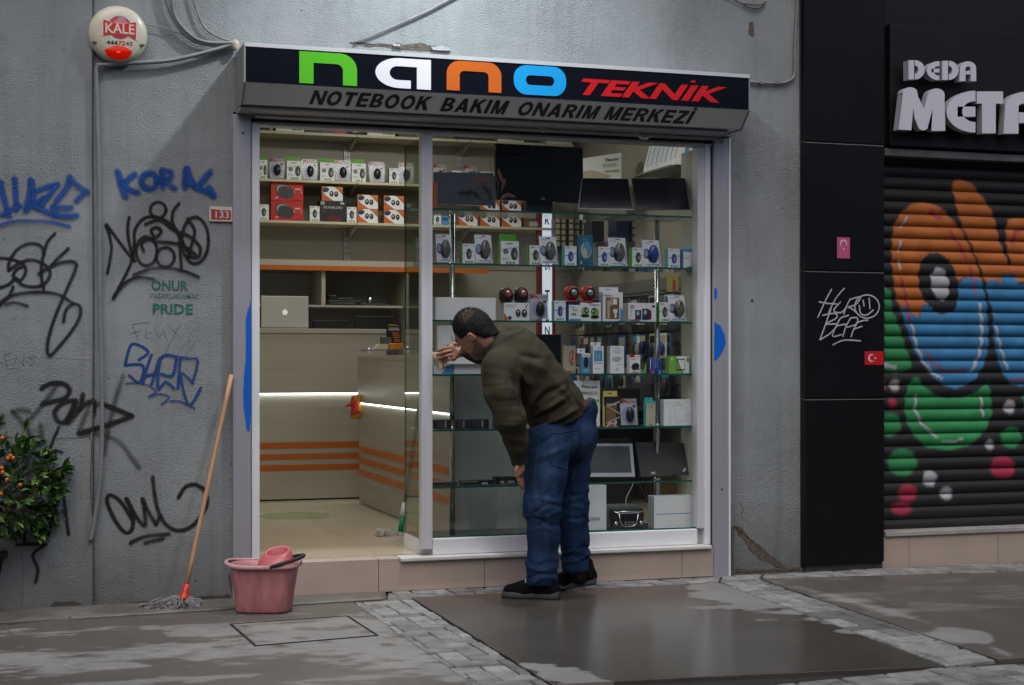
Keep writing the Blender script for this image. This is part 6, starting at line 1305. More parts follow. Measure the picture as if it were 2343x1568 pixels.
m = MB(); m.tube(catmull([W(1449, 1106, .25), W(1442, 1120, .25), W(1432, 1142, .25), W(1434, 1165, .25), W(1441, 1178, .25)], 5), .003, 6); m.build("white_cable", M_white, None, "thin white cable hanging above the car radio", "cable")
m = MB(); m.tube(catmull([W(1459, 1107, .25), W(1470, 1125, .25), W(1478, 1145, .25), W(1488, 1155, .3)], 5), .004, 6); m.build("black_cable", M_black, None, "black cable hanging down to the low white carton", "cable")
# screens on the topmost shelf
leanplate("flat_screen", "black laptop panel at the left of the topmost glass shelf", "screen", [(992, 394.5), (1129, 396), (1134, 471), (995, 467)], .14, .03, .008, [M_screen], None)
t, fn = leanplate("flat_screen", "black panel leaning with a silver lower edge on the topmost shelf", "screen", [(1331, 408), (1437, 410), (1449, 480), (1322, 478)], .14, .07, .008, [mat("silver_frame", (.4, .4, .4)), M_screen], ("panel",), (.012, .025, .99, 1))
leanplate("flat_screen", "black panel leaning at the right end of the topmost shelf", "screen", [(1445, 409), (1573, 408), (1586, 479), (1458, 481)], .15, .07, .008, [M_screen], None)
t, fn = leanplate("monitor", "large black monitor behind the topmost shelf in the middle of the window", "monitor", [(1134, 328), (1333, 339), (1334, 466), (1134, 457)], .33, .0, .03, [M_screen], None)
m = MB(); add_text(m, "DELL", .52, .56, .035, .075, lambda u, v, d: fn(u, v, .0015), 0, .02); m.build("lettering", INK['lg'], t)
m = MB(); m.box(wx(1200, .4), wx(1260, .4), .37, .40, s1, wz(1230, 440, .4)); m.build("stand", M_black, t)
pack("orange_pack", "narrow orange pack standing beside the mullion on the topmost shelf", "pack", None, 990, 1001, 424, 484, s1, .12, .03, 'o', 'o', None)
# swirl decal on the pane
dec = thing("window_decal", "faded grey and rust floral swirl decal stuck on the window pane", "decal", W(1130, 430, .03))
M_dg = spray("decal_grey", (.10, .11, .12), .2, .55, False); M_dr = mat("decal_rust", (.10, .035, .02), .6)
m = MB(); YD = .0265
for k, (s_, w_) in enumerate([([(1140, 480), (1136, 452), (1128, 430), (1112, 424), (1096, 424), (1082, 436), (1080, 452), (1092, 463), (1106, 457), (1112, 445), (1103, 437)], 2.2), ([(1138, 470), (1132, 452), (1122, 440)], 1.8), ([(1136, 450), (1140, 425), (1134, 405)], 1.8), ([(1140, 475), (1150, 455), (1165, 452), (1172, 458)], 1.8), ([(1130, 400), (1124, 392), (1121, 380), (1124, 368)], 1.6)]):
    Q = catmull(s_, 6); WP = [Vector((wx(q.x, YD), wz(q.x, q.y, YD))) for q in Q]; m.ribbon(WP, w_ / 410, lambda a, b, l: (a, YD - l, b), 0, .0005 + k * .0003, .0001)
m.build("swirl", M_dg, dec)
for pts in ([(1074, 411), (1090, 408), (1102, 407), (1108, 403), (1118, 409), (1126, 419), (1131, 432), (1122, 423), (1110, 417), (1098, 416), (1086, 418)], [(1139, 385), (1147, 398), (1151, 410), (1148, 420), (1142, 408), (1137, 396)], [(1155, 408), (1156, 420), (1150, 432), (1146, 442), (1147, 428), (1150, 416)], [(1142, 460), (1150, 446), (1162, 441), (1172, 445), (1182, 453), (1172, 451), (1160, 449), (1150, 455)]):
    m = MB(); P = [(wx(a, YD), wz(a, b, YD)) for a, b in pts]; P = P[::-1] if area(P) > 0 else P; earcap(m, P, YD - .001, YD); m.build("leaf", M_dr, dec)

# ================================================================== GOODS ON THE BACK SHELVES
def rb(a, b, c, d): return (580.7 + a / 5.534, 580.7 + b / 5.534, 278.2 + c / 5.534, 278.2 + d / 5.534)
zA, zB_, zC = [z + .0006 for z in ZSH]; YQ = YB4 + .04
gB = "mouse packs in a row on the middle wall shelf"; gC = "boxes on the lower wall shelf"; gA_ = "boxes on the top wall shelf"
for k, (a, b, c, d, cut) in enumerate([(60, 170, 415, 712, 0), (415, 605, 430, 732, 0), (838, 1022, 455, 748, 0), (1238, 1418, 468, 765, 0)]):
    q = rb(a, b, c, d); pack("mouse_box", ["green topped mouse box cut off by the door jamb on the middle wall shelf", "green topped mouse box, second from the door jamb on the middle wall shelf", "green topped mouse box left of the shining blister pack", "green topped mouse box right of the shining blister pack"][k], "mouse box", gB, *q, zB_, YQ, .05, 'w', 'w', BG, (.2, 'g', -.04, .94, .6))
for k, (a, b, c, d) in enumerate([(190, 400, 440, 718), (610, 815, 465, 738), (1022, 1235, 475, 752), (1458, 1665, 505, 775), (1835, 2030, 515, 788)]):
    q = rb(a, b, c, d); blister(*q, zB_, YQ, 'black', ["black mouse blister pack nearest the door jamb on the back wall", "black mouse blister pack between two green topped boxes near the door jamb", "black mouse blister pack shining under the lamp by the shelf track", "black mouse blister pack right of all green topped boxes on the back wall", "black mouse blister pack seen half through the side glass"][k], gB, .14)
small_mouse(*rb(1712, 1838, 592, 788), zB_, YQ, 'g', "small green sided mouse box between two black blister packs on the back wall", gB)
for k, (a, b) in enumerate([(155, 370), (610, 815)]):
    q = (967.8 + a / 6.481, 967.8 + b / 6.481, 302.4 + 475 / 6.481, 302.4 + 800 / 6.481); blister(*q, zB_, YQ, 'black', ["black mouse blister pack peeking over the laptop panel beside the mullion", "black mouse blister pack peeking over the laptop panel by the shelf track"][k], gB, .14)
for k, (a, b) in enumerate([(430, 585), (850, 1000), (1010, 1100)]):
    q = (967.8 + a / 6.481, 967.8 + b / 6.481, 302.4 + 585 / 6.481, 302.4 + 810 / 6.481); small_mouse(*q, zB_, YQ, 'g', ["small mouse box just showing over the laptop panel, left", "small mouse box just showing over the laptop panel, middle", "small mouse box beside the large monitor's left edge"][k], gB)
RED = [('e', .42, .50, .31, .36, 'dk', -24), ('e', .42, .54, .26, .28, 'gy', -24), ('e', .46, .46, .25, .30, 'dk', -24), ('t', .74, .60, .18, .10, 'w', 'asonic'), ('r', .71, .40, .012, .16, 'w'), ('r', .93, .40, .012, .16, 'w'), ('r', .76, .47, .14, .03, 'p'), ('r', .12, .12, .08, .09, 'lg', .03), ('r', .7, .05, .24, .025, 'dr')]
pack("mouse_box", "upper red mouse box of the stack by the door jamb", "mouse box", gC, *rb(215, 625, 760, 1004), zC + .0007 + 247 / 5.534 / F * dep(650, YQ), YQ, .06, 'r', 'k', RED)
pack("mouse_box", "lower red mouse box of the stack by the door jamb", "mouse box", gC, *rb(215, 625, 1008, 1255), zC, YQ, .06, 'r', 'k', RED)
small_mouse(*rb(60, 190, 1042, 1242), zC, YQ, 'g', "small mouse box cut off by the door jamb on the lower wall shelf", gC)
small_mouse(*rb(706, 835, 1066, 1262), zC, YQ, 'g', "small green sided mouse box left of the black power supply box", gC)
small_mouse(*rb(1176, 1300, 1080, 1278), zC, YQ, 'g', "small mouse box right of the black power supply box", gC)
ATX = [('t', .12, .62, .74, .12, 'lg', 'ATX POWER SUPPLY'), ('r', .02, .8, .15, .16, 'gy'), ('t', .78, .84, .14, .09, 'w', 'FB'), ('e', .5, .15, .22, .16, 'dr'), ('e', .66, .12, .18, .14, 'dr'), ('r', .08, .44, .14, .1, 'dk')]
pack("power_supply_box", "black power supply box lettered ATX POWER SUPPLY with an orange box on it", "power supply box", gC, *rb(838, 1170, 1000, 1268), zC, YQ - .01, .14, 'k', 'k', ATX)
pack("power_supply_box", "black power supply box seen through the side glass of the display", "power supply box", gC, *rb(1930, 2250, 1035, 1302), zC, YQ - .01, .14, 'k', 'k', ATX)
OB = [('p', [(.05, .0), (0, .58), (.02, .62), (.35, .12), (.45, 0)], 'o'), ('p', [(.5, 1), (.62, .96), (.78, .74), (1, .42), (1, 1)], 'o'), ('p', [(0, 0), (0, .58), (.2, .36), (.56, 0)], 'o'), ('p', [(0, 1), (.3, 1), (.14, .86), (0, .7)], 'o'), ('e', .18, .75, .17, .16, 'nv', 15), ('e', .46, .50, .10, .20, 'k'), ('e', .45, .54, .045, .08, 'lg'), ('e', .68, .48, .10, .20, 'k'), ('e', .67, .52, .045, .08, 'gy'), ('t', .72, .82, .24, .07, 'cr', 'MIKADO')]
def ob(q, z, lab): pack("speaker_box", lab, "speaker box", "orange and white speaker boxes on the lower wall shelf", *q, z, YQ, .07, 'w', 'br', OB)
hz_ = 178 / 5.534 / F * dep(900, YQ) + .0008
ob(rb(860, 1125, 818, 1000), zC + 266 / 5.534 / F * dep(770, YQ) + .001, "orange and white speaker box on top of the power supply box")
ob(rb(1310, 1570, 1108, 1286), zC, "lower orange and white speaker box of the left stack"); ob(rb(1310, 1570, 935, 1112), zC + hz_, "upper orange and white speaker box of the left stack")
ob(rb(1645, 1900, 1122, 1298), zC, "lower orange and white speaker box of the middle stack"); ob(rb(1645, 1900, 948, 1124), zC + hz_, "upper orange and white speaker box of the middle stack")
def rc(a, b, c, d): return (967.8 + a / 6.481, 967.8 + b / 6.481, 302.4 + c / 6.481, 302.4 + d / 6.481)
ob(rc(525, 805, 1182, 1388), zC, "orange and white speaker box right of the chrome post"); ob(rc(850, 1135, 1188, 1395), zC, "lower orange and white speaker box seen under the laptop panel"); ob(rc(850, 1135, 980, 1187), zC + .0008 + 208 / 6.481 / F * dep(1110, YQ), "upper orange and white speaker box partly behind the laptop panel")
ob(rc(1170, 1455, 1190, 1400), zC, "lower orange and white speaker box of the rightmost stack"); ob(rc(1170, 1455, 985, 1189), zC + .0008 + 211 / 6.481 / F * dep(1165, YQ), "upper orange and white speaker box of the rightmost stack")
small_mouse(*rc(155, 270, 1215, 1378), zC, YQ, 'g', "small mouse box beside the mullion on the lower wall shelf", gC)
pack("blue_box", "small blue box beside the chrome post on the lower wall shelf", "box", gC, *rc(275, 372, 1240, 1380), zC, YQ, .05, 'b2', 'nv', [('r', .1, .5, .8, .3, 'b')])
pack("brown_carton", "brown cardboard carton with white label on the lower wall shelf", "carton", gC, *rc(1500, 1790, 1300, 1412), zC, YQ, .2, 'br', 'br', [('r', .25, .2, .5, .6, 'lg'), ('r', .62, .65, .12, .1, 'k')])
pack("brown_carton", "brown cardboard carton stacked on the labelled one", "carton", gC, *rc(1490, 1600, 1020, 1290), zC + 112 / 6.481 / F * dep(1220, YQ), YQ + .05, .15, 'br', 'br', [('r', .3, .6, .5, .3, 'cr')])
# top shelf
def ta(nm, lab, cat, q, base, side, spec, dp=.15, top=245): a, b, c, d = q; pack(nm, lab, cat, gA_, a, b, c, d, zA, YQ - .02, dp, base, side, spec)
WC = [('p', [(0, .35), (0, 1), (1, 1), (1, .35)], 'g'), ('r', .55, .10, .4, .14, 'gd'), ('p', [(.25, .6), (.35, .4), (.45, .6)], 'dk')]
ta("camera_box", "green and white box nearest the door jamb on the top wall shelf", "box", (631, 696, 262, 299), 'w', 'gy', WC); ta("camera_box", "green and white box above the left shelf track", "box", (840, 903, 272, 311), 'w', 'gy', WC)
ta("camera_box", "green and white box above the big monitor on the top wall shelf", "box", (1139, 1198, 285, 325), 'w', 'gy', WC); ta("camera_box", "white box with green lettering at the end of the top wall shelf", "box", (1249, 1307, 300, 329), 'w', 'lg', [('t', .3, .55, .6, .25, 'gd', 'GENMICA')])
ta("webcam_pack", "dark pack on the top wall shelf by the door jamb", "pack", (586, 624, 268, 297), 'gy', 'gy', [('r', .1, .0, .7, .4, 'k')]); ta("webcam_pack", "black pack left of the red patterned box on the top wall shelf", "pack", (697, 731, 272, 303), 'k', 'k', [('e', .5, .5, .3, .3, 'dk')])
ta("fan_box", "dark box with red pattern on the top wall shelf", "box", (733, 798, 268, 306), 'nv', 'nv', [('e', .5, .2, .3, .25, 'dr'), ('e', .7, .15, .2, .2, 'r')]); ta("fan_box", "dark red patterned box right of the mullion on the top wall shelf", "box", (1050, 1100, 282, 321), 'nv', 'nv', [('e', .7, .3, .3, .25, 'dr')])
ta("webcam_pack", "black pack right of the second green and white box", "pack", (913, 952, 282, 315), 'dk', 'dk', [('e', .5, .5, .3, .3, 'k')]); ta("green_box", "plain green box beside the mullion on the top wall shelf", "box", (953, 963, 282, 316), 'g', 'g', None)
t = thing("webcam", "shiny round webcam over the left shelf track on the top wall shelf", "webcam", W(815, 306, YQ)); c = W(815, 300, YQ - .02); m = MB(); m.lathe([(.05, zA + .01), (.058, zA + .02), (.05, zA + .03), (.01, zA + .032), (.01, zA + .06)], (c.x, YQ + .02, 0), seg=18); m.build("stand", M_chrome, t); m = MB(); m.ball((c.x, YQ + .02, zA + .075), .022); m.build("camera", M_black, t)

# vertical light box, seen between the shelves
lb = thing("vertical_light_box", "narrow lit vertical sign with navy letters and red sides in the shop's depth", "light box", W(1250, 780, 4.3)); Y = 4.30
m = MB(); m.box(wx(1240, Y), wx(1262.5, Y), Y, Y + .06, 1.3, wz(1250, 485, Y)); m.build("lit_face", emat("lit_sign_face", (.70, .80, .92), .75), lb)
for a, b in ((1231.5, 1239.6), (1263, 1270)): m = MB(); m.box(wx(a, Y), wx(b, Y), Y - .005, Y + .06, 1.3, wz(1250, 484, Y)); m.build("red_side", mat("dull_red_side", (.20, .022, .012), .5), lb)
m = MB()
for ch, c, d in (("R", 496, 514), ("A", 592, 610), ("T", 664, 690), ("A", 722, 740), ("N", 747, 766)): add_text(m, ch, wx(1246, Y), wx(1257, Y), wz(1250, d, Y), wz(1250, c, Y), lambda u, v, dd: (u, Y - .002, v), 0, .02)
m.build("lettering", mat("sign_navy", (.01, .015, .06), .5), lb)

# ================================================================== RIGHT WALL: slatwall with hanging accessories, cartons, low desk things
M_slat = mat("slatwall", (.16, .155, .14), .5, vary=.05); XW = RX1  # cream slats darkened in their colour, as this side is unlit
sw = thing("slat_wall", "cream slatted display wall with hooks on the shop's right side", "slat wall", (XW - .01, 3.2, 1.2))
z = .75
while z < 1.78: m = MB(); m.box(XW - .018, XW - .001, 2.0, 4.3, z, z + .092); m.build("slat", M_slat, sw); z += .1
# hanging packs in rows, bags of cables and blisters (each one its own thing)
rnd = random.Random(11); palette = ['nv', 'k', 'b', 'gy', 'dk', 'b2', 'lg', 'cr', 't', 'dr', 'w', 'k', 'dk', 'nv', 'k']; nh = 0
ORD = "first second third fourth fifth sixth seventh eighth ninth tenth eleventh twelfth thirteenth fourteenth fifteenth sixteenth seventeenth eighteenth nineteenth twentieth".split() + ["next"] * 20
ROWN = {0: "top", 1: "second", 2: "third", 3: "lowest"}
for row, (zt_r, hgt) in enumerate([(1.70, .24), (1.42, .22), (1.17, .22), (.93, .20)]):
    y = 4.12; k = 0
    while y > 2.12:
        wpk = rnd.uniform(.10, .16); h = hgt * rnd.uniform(.7, 1.0); c1 = rnd.choice(palette); c2 = rnd.choice(palette); xo = XW - rnd.uniform(.09, .2)
        t = thing("hanging_pack", ROWN[row] + " row pack, " + ORD[k] + " from the back of the slat wall, %s card" % {'nv': 'navy', 'k': 'black', 'b': 'blue', 'gy': 'grey', 'dk': 'charcoal', 'b2': 'sky blue', 'lg': 'silver', 'cr': 'cream', 't': 'teal', 'dr': 'maroon', 'w': 'white'}[c1], "hanging pack", (xo, y, zt_r - h), "%s row of packs on the slat wall" % ROWN[row])
        # the pack faces the doorway side (-x), a card with a bulging content
        m = MB(); m.box(xo, xo + .004, y - wpk / 2, y + wpk / 2, zt_r - h, zt_r, IK.index(c1)); m.box(xo - .0012, xo - .0004, y - wpk * .4, y + wpk * .4, zt_r - h * .35, zt_r - h * .08, IK.index(c2)); m.build("card", IM, t)
        m = MB(); m.ball((xo - .012, y, zt_r - h * .62), (.018, wpk * .36, h * .28), 0, 10, 7); m.build("content", INK[rnd.choice(['k', 'dk', 'nv', 'b', 'gy'])], t)
        m = MB(); m.tube([(XW - .02, y, zt_r + .012), (xo - .02, y, zt_r + .012), (xo - .028, y, zt_r + .022)], .003, 5); m.build("hook", M_black, t)
        y -= wpk + rnd.uniform(.0, .02); k += 1; nh += 1
# yellow tool pack
m = MB(); q = W(1547, 645, 2.1)
t = thing("tool_pack", "bright yellow tool pack hanging near the right edge of the window", "tool pack", q); xx_ = wx(1528, 1.9)
m.box(wx(1526, 1.9), wx(1538, 1.9), 1.9, 1.905, wz(1530, 668, 1.9), wz(1530, 628, 1.9)); m.box(wx(1540, 1.9), wx(1552, 1.9), 1.9, 1.905, wz(1530, 664, 1.9), wz(1530, 628, 1.9)); m.build("card", INK['y'], t)
m = MB(); m.box(wx(1541, 1.89), wx(1544, 1.89), 1.89, 1.897, wz(1542, 664, 1.89), wz(1542, 642, 1.89)); m.build("tool", INK['r'], t)
# shelf on the right wall with phone cartons and laptop
XSh = XW - .28
rsf = thing("side_wall_shelf", "narrow shelf on the right wall carrying leaning white phone boxes", "shelf", (XW - .1, 2.5, 2.5)); zsh = 2.62
zsh = EYE + (HY - 402) / F * dep(1449, y_on_x(1449, XSh))
m = MB(); m.box(XSh, XW - .001, 1.9, y_on_x(1449, XSh), zsh - .012, zsh); m.build("board", M_slat, rsf)
for k in range(7):
    y = y_on_x(1459, XSh) - .02 - k * .085; hgt = .30
    t = thing("phone_box", ORD[k] + " white and blue phone box from the back end of the side wall shelf", "phone box", (XSh + .05, y, zsh), "leaning white and blue phone boxes on the side wall shelf")
    m = MB(); x0 = XSh + .03
    for (dx0, dx1, dy0, dy1, dz0, dz1, ink) in ((0, .16, -.07, 0, 0, hgt, 'w'),): m.box(x0 + dx0, x0 + dx1, y + dy0, y + dy1, zsh + .001, zsh + dz1, IK.index('w'), IK.index('w'))
    m.v = [(x + .25 * (z - zsh), yy, z) for x, yy, z in m.v]; m.build("carton", IM, t)
    m = MB()
    for (u0, u1, v0, v1, ink) in ((.3, .5, .15, .6, 'b2'), (.35, .45, .62, .7, 'lm'), (.15, .85, .78, .95, 'c')):
        P = [(x0, y - .07 * (1 - u0), zsh + hgt * v0), (x0, y - .07 * (1 - u1), zsh + hgt * v0), (x0, y - .07 * (1 - u1), zsh + hgt * v1), (x0, y - .07 * (1 - u0), zsh + hgt * v1)]
        m.quad(*[(p[0] - .0015 + .25 * (p[2] - zsh), p[1], p[2]) for p in P][::-1], IK.index(ink))
        Pf = [(x0 + .16 * u0, y - .0715, zsh + hgt * v0), (x0 + .16 * u1, y - .0715, zsh + hgt * v0), (x0 + .16 * u1, y - .0715, zsh + hgt * v1), (x0 + .16 * u0, y - .0715, zsh + hgt * v1)]
        m.quad(*[(p[0] + .25 * (p[2] - zsh), p[1], p[2]) for p in Pf], IK.index(ink))
    m.build("printed_face", IM, t)
# Flaxes stand box on a bracket shelf, white, turned a little
Y = 3.15; t = thing("router_box", "large white box lettered Flaxes standing high in the back corner", "box", W(1370, 410, Y)); A, B = W(1325, 364, Y + .02), W(1421, 350, Y - .1); zb_ = wz(1370, 425, Y)
m = MB(); th_ = Vector((.03, .07, 0)); bl, br_, tr_, tl = Vector((A.x, A.y, zb_)), Vector((B.x, B.y, zb_)), B, Vector((A.x, A.y, B.z - .04))
tl = A; m.quad(bl, br_, tr_, tl); off = Vector((.02, .09, 0)); m.quad(br_, br_ + off, tr_ + off, tr_); m.quad(tl, tr_, tr_ + off, tl + off); m.build("carton", INK['w'], t)
fnb = lambda u, v, d: tuple(bl.lerp(br_, u).lerp(tl.lerp(tr_, u), v) + Vector((0, -.002 - d, 0)))
m = MB(); prints(m, [('p', [(0, .1), (0, .5), (.3, .52), (.78, .30), (.35, .02)], 'cr'), ('r', .55, .60, .32, .10, 'lg'), ('r', .6, .42, .35, .06, 'lm'), ('t', .62, .78, .31, .10, 'k', 'Flaxes')], fnb, .3, .3); m.build("printed_face", IM, t)
m = MB(); m.box(wx(1310, Y) , XW - .001, Y - .14, Y + .2, zb_ - .02, zb_ - .001); m.build("box_shelf", M_shelfb, None, "cream shelf board carrying the large white box high on the right wall", "shelf")
# racks of small cartons with white labels, two blocks on the back/right
M_cart = INK['dk']
rack = thing("carton_rack", "dark rack shelf holding rows of small labelled cartons beside the light box", "rack", W(1300, 560, 4.2)); Y = 4.2
m = MB(); m.box(wx(1268, Y), wx(1345, Y), Y, Y + .3, wz(1300, 566, Y) - .02, wz(1300, 566, Y)); m.build("board", M_black, rack)
n_ = 0
for ci, (a, yo) in enumerate([(1270, 0), (1284, .01), (1300, -.01), (1316, .02), (1331, 0)]):
    for rI in range(6):
        zb_ = wz(1300, 566, Y) + .001 + rI * .050; m = MB(); x0, x1 = wx(a, Y), wx(a + 13, Y)
        m.box(x0, x1, Y + yo, Y + .2, zb_, zb_ + .049, IK.index('dk')); m.box(x0 + .003, x1 - .012, Y + yo - .001, Y + yo - .0002, zb_ + .006, zb_ + .042, IK.index('cr')); o = m.build("small_carton", IM); tag(o, "labelled carton " + ORD[rI] + " from the bottom in the " + ["leftmost", "second", "middle", "fourth", "rightmost"][ci] + " column beside the light box", "carton", "small labelled cartons stacked beside the light box"); n_ += 1
rack2 = thing("carton_rack", "dark rack shelf holding small labelled cartons near the right end of the window", "rack", W(1430, 560, 3.2)); Y = 3.2
m = MB(); m.box(wx(1385, Y), wx(1560, Y), Y, Y + .3, wz(1450, 555, Y) - .02, wz(1450, 555, Y)); m.build("board", M_slat, rack2)
for ci, a in enumerate([1446, 1464, 1484, 1506]):
    for rI in range(4):
        zb_ = wz(1450, 555, Y) + .001 + rI * .056; m = MB(); x0, x1 = wx(a, Y), wx(a + 16, Y)
        m.box(x0, x1, Y, Y + .2, zb_, zb_ + .055, IK.index('dk')); m.box(x0 + .003, x1 - .016, Y - .001, Y - .0002, zb_ + .006, zb_ + .046, IK.index('cr')); o = m.build("small_carton", IM); tag(o, "labelled carton " + ORD[rI] + " from the bottom in the " + ["leftmost", "second", "third", "rightmost"][ci] + " column by the right chrome post", "carton", "small labelled cartons stacked near the right chrome post")
for nm, a, b, c, d, ink, lab in (("dark_case", 1356, 1384, 505, 555, 'k', "black case standing between the two carton racks"), ("blue_case", 1412, 1442, 495, 555, 'nv', "dark blue case left of the labelled cartons"), ("blue_case", 1536, 1564, 498, 520, 'b', "deep blue box at the right end of the carton rack")):
    zz0 = wz(1450, 555, Y) + .001; m = MB(); m.box(wx(a, Y), wx(b, Y), Y + .02, Y + .2, zz0, wz(a, c, Y)); m.build(nm, INK[ink], None, lab, "case", bevel=.003)
# dark desk and machines low behind the display on the right
Y = 2.3
t = thing("work_desk", "dark work desk at the right side of the shop behind the display case", "desk", (wx(1480, Y), Y, FL))
m = MB(); m.box(wx(1340, Y), XW - .02, Y, Y + .6, .86, .89); m.build("desk_top", INK['dk'], t); m = MB(); m.box(wx(1340, Y), XW - .02, Y + .5, Y + .52, FL, .859); m.build("modesty_panel", INK['k'], t)
for nm, a, b, z0, z1, dy, ink, lab in (("printer", 1390, 1470, .891, 1.02, .05, 'k', "black printer on the work desk seen between shelf packs"), ("computer_case", 1500, 1560, .891, 1.06, .1, 'dk', "dark computer case on the work desk near the side board"), ("computer_case", 1385, 1450, FL + .001, .66, .05, 'k', "black computer case under the work desk"), ("brown_carton", 1515, 1565, FL + .001, .56, .1, 'br', "brown carton under the work desk at the right")):
    m = MB(); m.box(wx(a, Y), wx(b, Y), Y + dy, Y + dy + .35, z0, z1); m.build(nm, INK[ink], None, lab, nm.replace('_', ' '), bevel=.006)
# ================================================================== IMPLICIT BODIES (smooth union of tapered limbs, surface nets)
def V3(p): return np.array([p[0], p[1], p[2]], dtype=np.float64)
class SDF:
    def __init__(s, lo, hi, h):
        s.h = h; s.lo = np.array(lo, float); n = np.ceil((np.array(hi) - s.lo) / h).astype(int) + 1; s.n = n
        ax = [s.lo[i] + h * np.arange(n[i]) for i in range(3)]; s.X, s.Y, s.Z = np.meshgrid(*ax, indexing='ij'); s.d = np.full(n, 9.0)
    def smin(s, d, k):
        if k <= 0: s.d = np.minimum(s.d, d); return
        hh = np.clip(.5 + .5 * (s.d - d) / k, 0, 1); s.d = s.d * (1 - hh) + d * hh - k * hh * (1 - hh)
    def cone(s, A, B, ra, rb):
        A, B = V3(A), V3(B); ab = B - A; L2 = ab @ ab + 1e-12
        t = np.clip(((s.X - A[0]) * ab[0] + (s.Y - A[1]) * ab[1] + (s.Z - A[2]) * ab[2]) / L2, 0, 1)
        return np.sqrt((s.X - A[0] - t * ab[0]) ** 2 + (s.Y - A[1] - t * ab[1]) ** 2 + (s.Z - A[2] - t * ab[2]) ** 2) - (ra + (rb - ra) * t)
    def chain(s, pts, rs, k=.02):
        for i in range(len(pts) - 1): s.smin(s.cone(pts[i], pts[i + 1], rs[i], rs[i + 1]), k)
    def ell(s, c, r, axes=None):
        c = V3(c); dx, dy, dz = s.X - c[0], s.Y - c[1], s.Z - c[2]
        if axes is None: u, v, w_ = dx, dy, dz
        else: u, v, w_ = [dx * a[0] + dy * a[1] + dz * a[2] for a in axes]
        k0 = np.sqrt((u / r[0]) ** 2 + (v / r[1]) ** 2 + (w_ / r[2]) ** 2); k1 = np.sqrt((u / r[0] ** 2) ** 2 + (v / r[1] ** 2) ** 2 + (w_ / r[2] ** 2) ** 2) + 1e-9
        return k0 * (k0 - 1) / k1
    def local(s, c, axes):
        c = V3(c); dx, dy, dz = s.X - c[0], s.Y - c[1], s.Z - c[2]; return [dx * a[0] + dy * a[1] + dz * a[2] for a in axes]
    def mesh(s):
        d = s.d; neg = d < 0; n = d.shape; c = np.zeros([k - 1 for k in n]); cnt = np.zeros_like(c); acc = [np.zeros_like(c) for _ in range(3)]
        base = [s.X, s.Y, s.Z]
        def sl(o): return tuple(slice(o[i], n[i] - 1 + o[i]) for i in range(3))
        for ax in range(3):
            for a in (0, 1):
                for b in (0, 1):
                    o0 = [0, 0, 0]; oth = [i for i in range(3) if i != ax]; o0[oth[0]] = a; o0[oth[1]] = b; o1 = list(o0); o1[ax] = 1
                    d0, d1 = d[sl(o0)], d[sl(o1)]; cr = (d0 < 0) != (d1 < 0); t = np.where(cr, d0 / (d0 - d1 + 1e-12), 0)
                    for q in range(3): acc[q] += np.where(cr, base[q][sl(o0)] + (base[q][sl(o1)] - base[q][sl(o0)]) * t, 0)
                    cnt += cr
        act = cnt > 0; idx = -np.ones(c.shape, int); idx[act] = np.arange(act.sum()); V = np.stack([a[act] / cnt[act] for a in acc], 1); Fq = []
        for ax in range(3):
            oth = [i for i in range(3) if i != ax]
            o0 = [0, 0, 0]; m = [slice(1, n[i] - 1) for i in range(3)]; m0 = list(m); m0[ax] = slice(0, n[ax] - 1); m1 = list(m); m1[ax] = slice(1, n[ax])
            a, b = d[tuple(m0)] < 0, d[tuple(m1)] < 0; cr = a != b; I = np.argwhere(cr); flip = a[cr]
            P = I.copy(); P[:, oth[0]] += 1; P[:, oth[1]] += 1   # grid index of the edge start
            def cell(du, dv): Q = P.copy(); Q[:, oth[0]] -= du; Q[:, oth[1]] -= dv; return idx[Q[:, 0], Q[:, 1], Q[:, 2]]
            q = np.stack([cell(1, 1), cell(0, 1), cell(0, 0), cell(1, 0)], 1)
            if ax == 1: flip = ~flip
            q[~flip] = q[~flip][:, ::-1]; Fq.append(q)
        Fq = np.concatenate(Fq); Fq = Fq[(Fq >= 0).all(1)]; return V, Fq
def relax(V, Fq, it=2, lam=.5):
    e = np.concatenate([Fq[:, [0, 1]], Fq[:, [1, 2]], Fq[:, [2, 3]], Fq[:, [3, 0]]]); e = np.concatenate([e, e[:, ::-1]])
    for _ in range(it):
        s_ = np.zeros_like(V); c = np.zeros(len(V)); np.add.at(s_, e[:, 0], V[e[:, 1]]); np.add.at(c, e[:, 0], 1); V = V + lam * (s_ / np.maximum(c, 1)[:, None] - V)
    return V
def body_obj(name, sdf, mats, parent, relaxit=2, post=None, matfn=None, keep=None):
    V, Fq = sdf.mesh(); V = relax(V, Fq, relaxit)
    if post is not None: V = post(V, Fq)
    if keep is not None:
        c = V[Fq].mean(1); k = keep(c); Fq = Fq[k]; used = np.unique(Fq); mp = -np.ones(len(V), int); mp[used] = np.arange(len(used)); V = V[used]; Fq = mp[Fq]
    me = bpy.data.meshes.new(name); me.from_pydata(V.tolist(), [], Fq.tolist())
    for m_ in (mats if isinstance(mats, (list, tuple)) else [mats]): me.materials.append(m_)
    me.polygons.foreach_set("use_smooth", [True] * len(Fq))
    if matfn is not None: me.polygons.foreach_set("material_index", matfn(V[Fq].mean(1)).astype(int).tolist())
    me.update(); return link(name, me, parent)
def normals(V, Fq):
    n = np.cross(V[Fq[:, 2]] - V[Fq[:, 0]], V[Fq[:, 3]] - V[Fq[:, 1]]); N_ = np.zeros_like(V)
    for i in range(4): np.add.at(N_, Fq[:, i], n)
    return N_ / (np.linalg.norm(N_, axis=1)[:, None] + 1e-12)
def J(px, py, Y): return W(px, py, Y)
man = thing("person", "man in an olive sweatshirt and blue jeans bending over to wipe the window frame", "person", (wx(1255, -.42), -.42, 0))
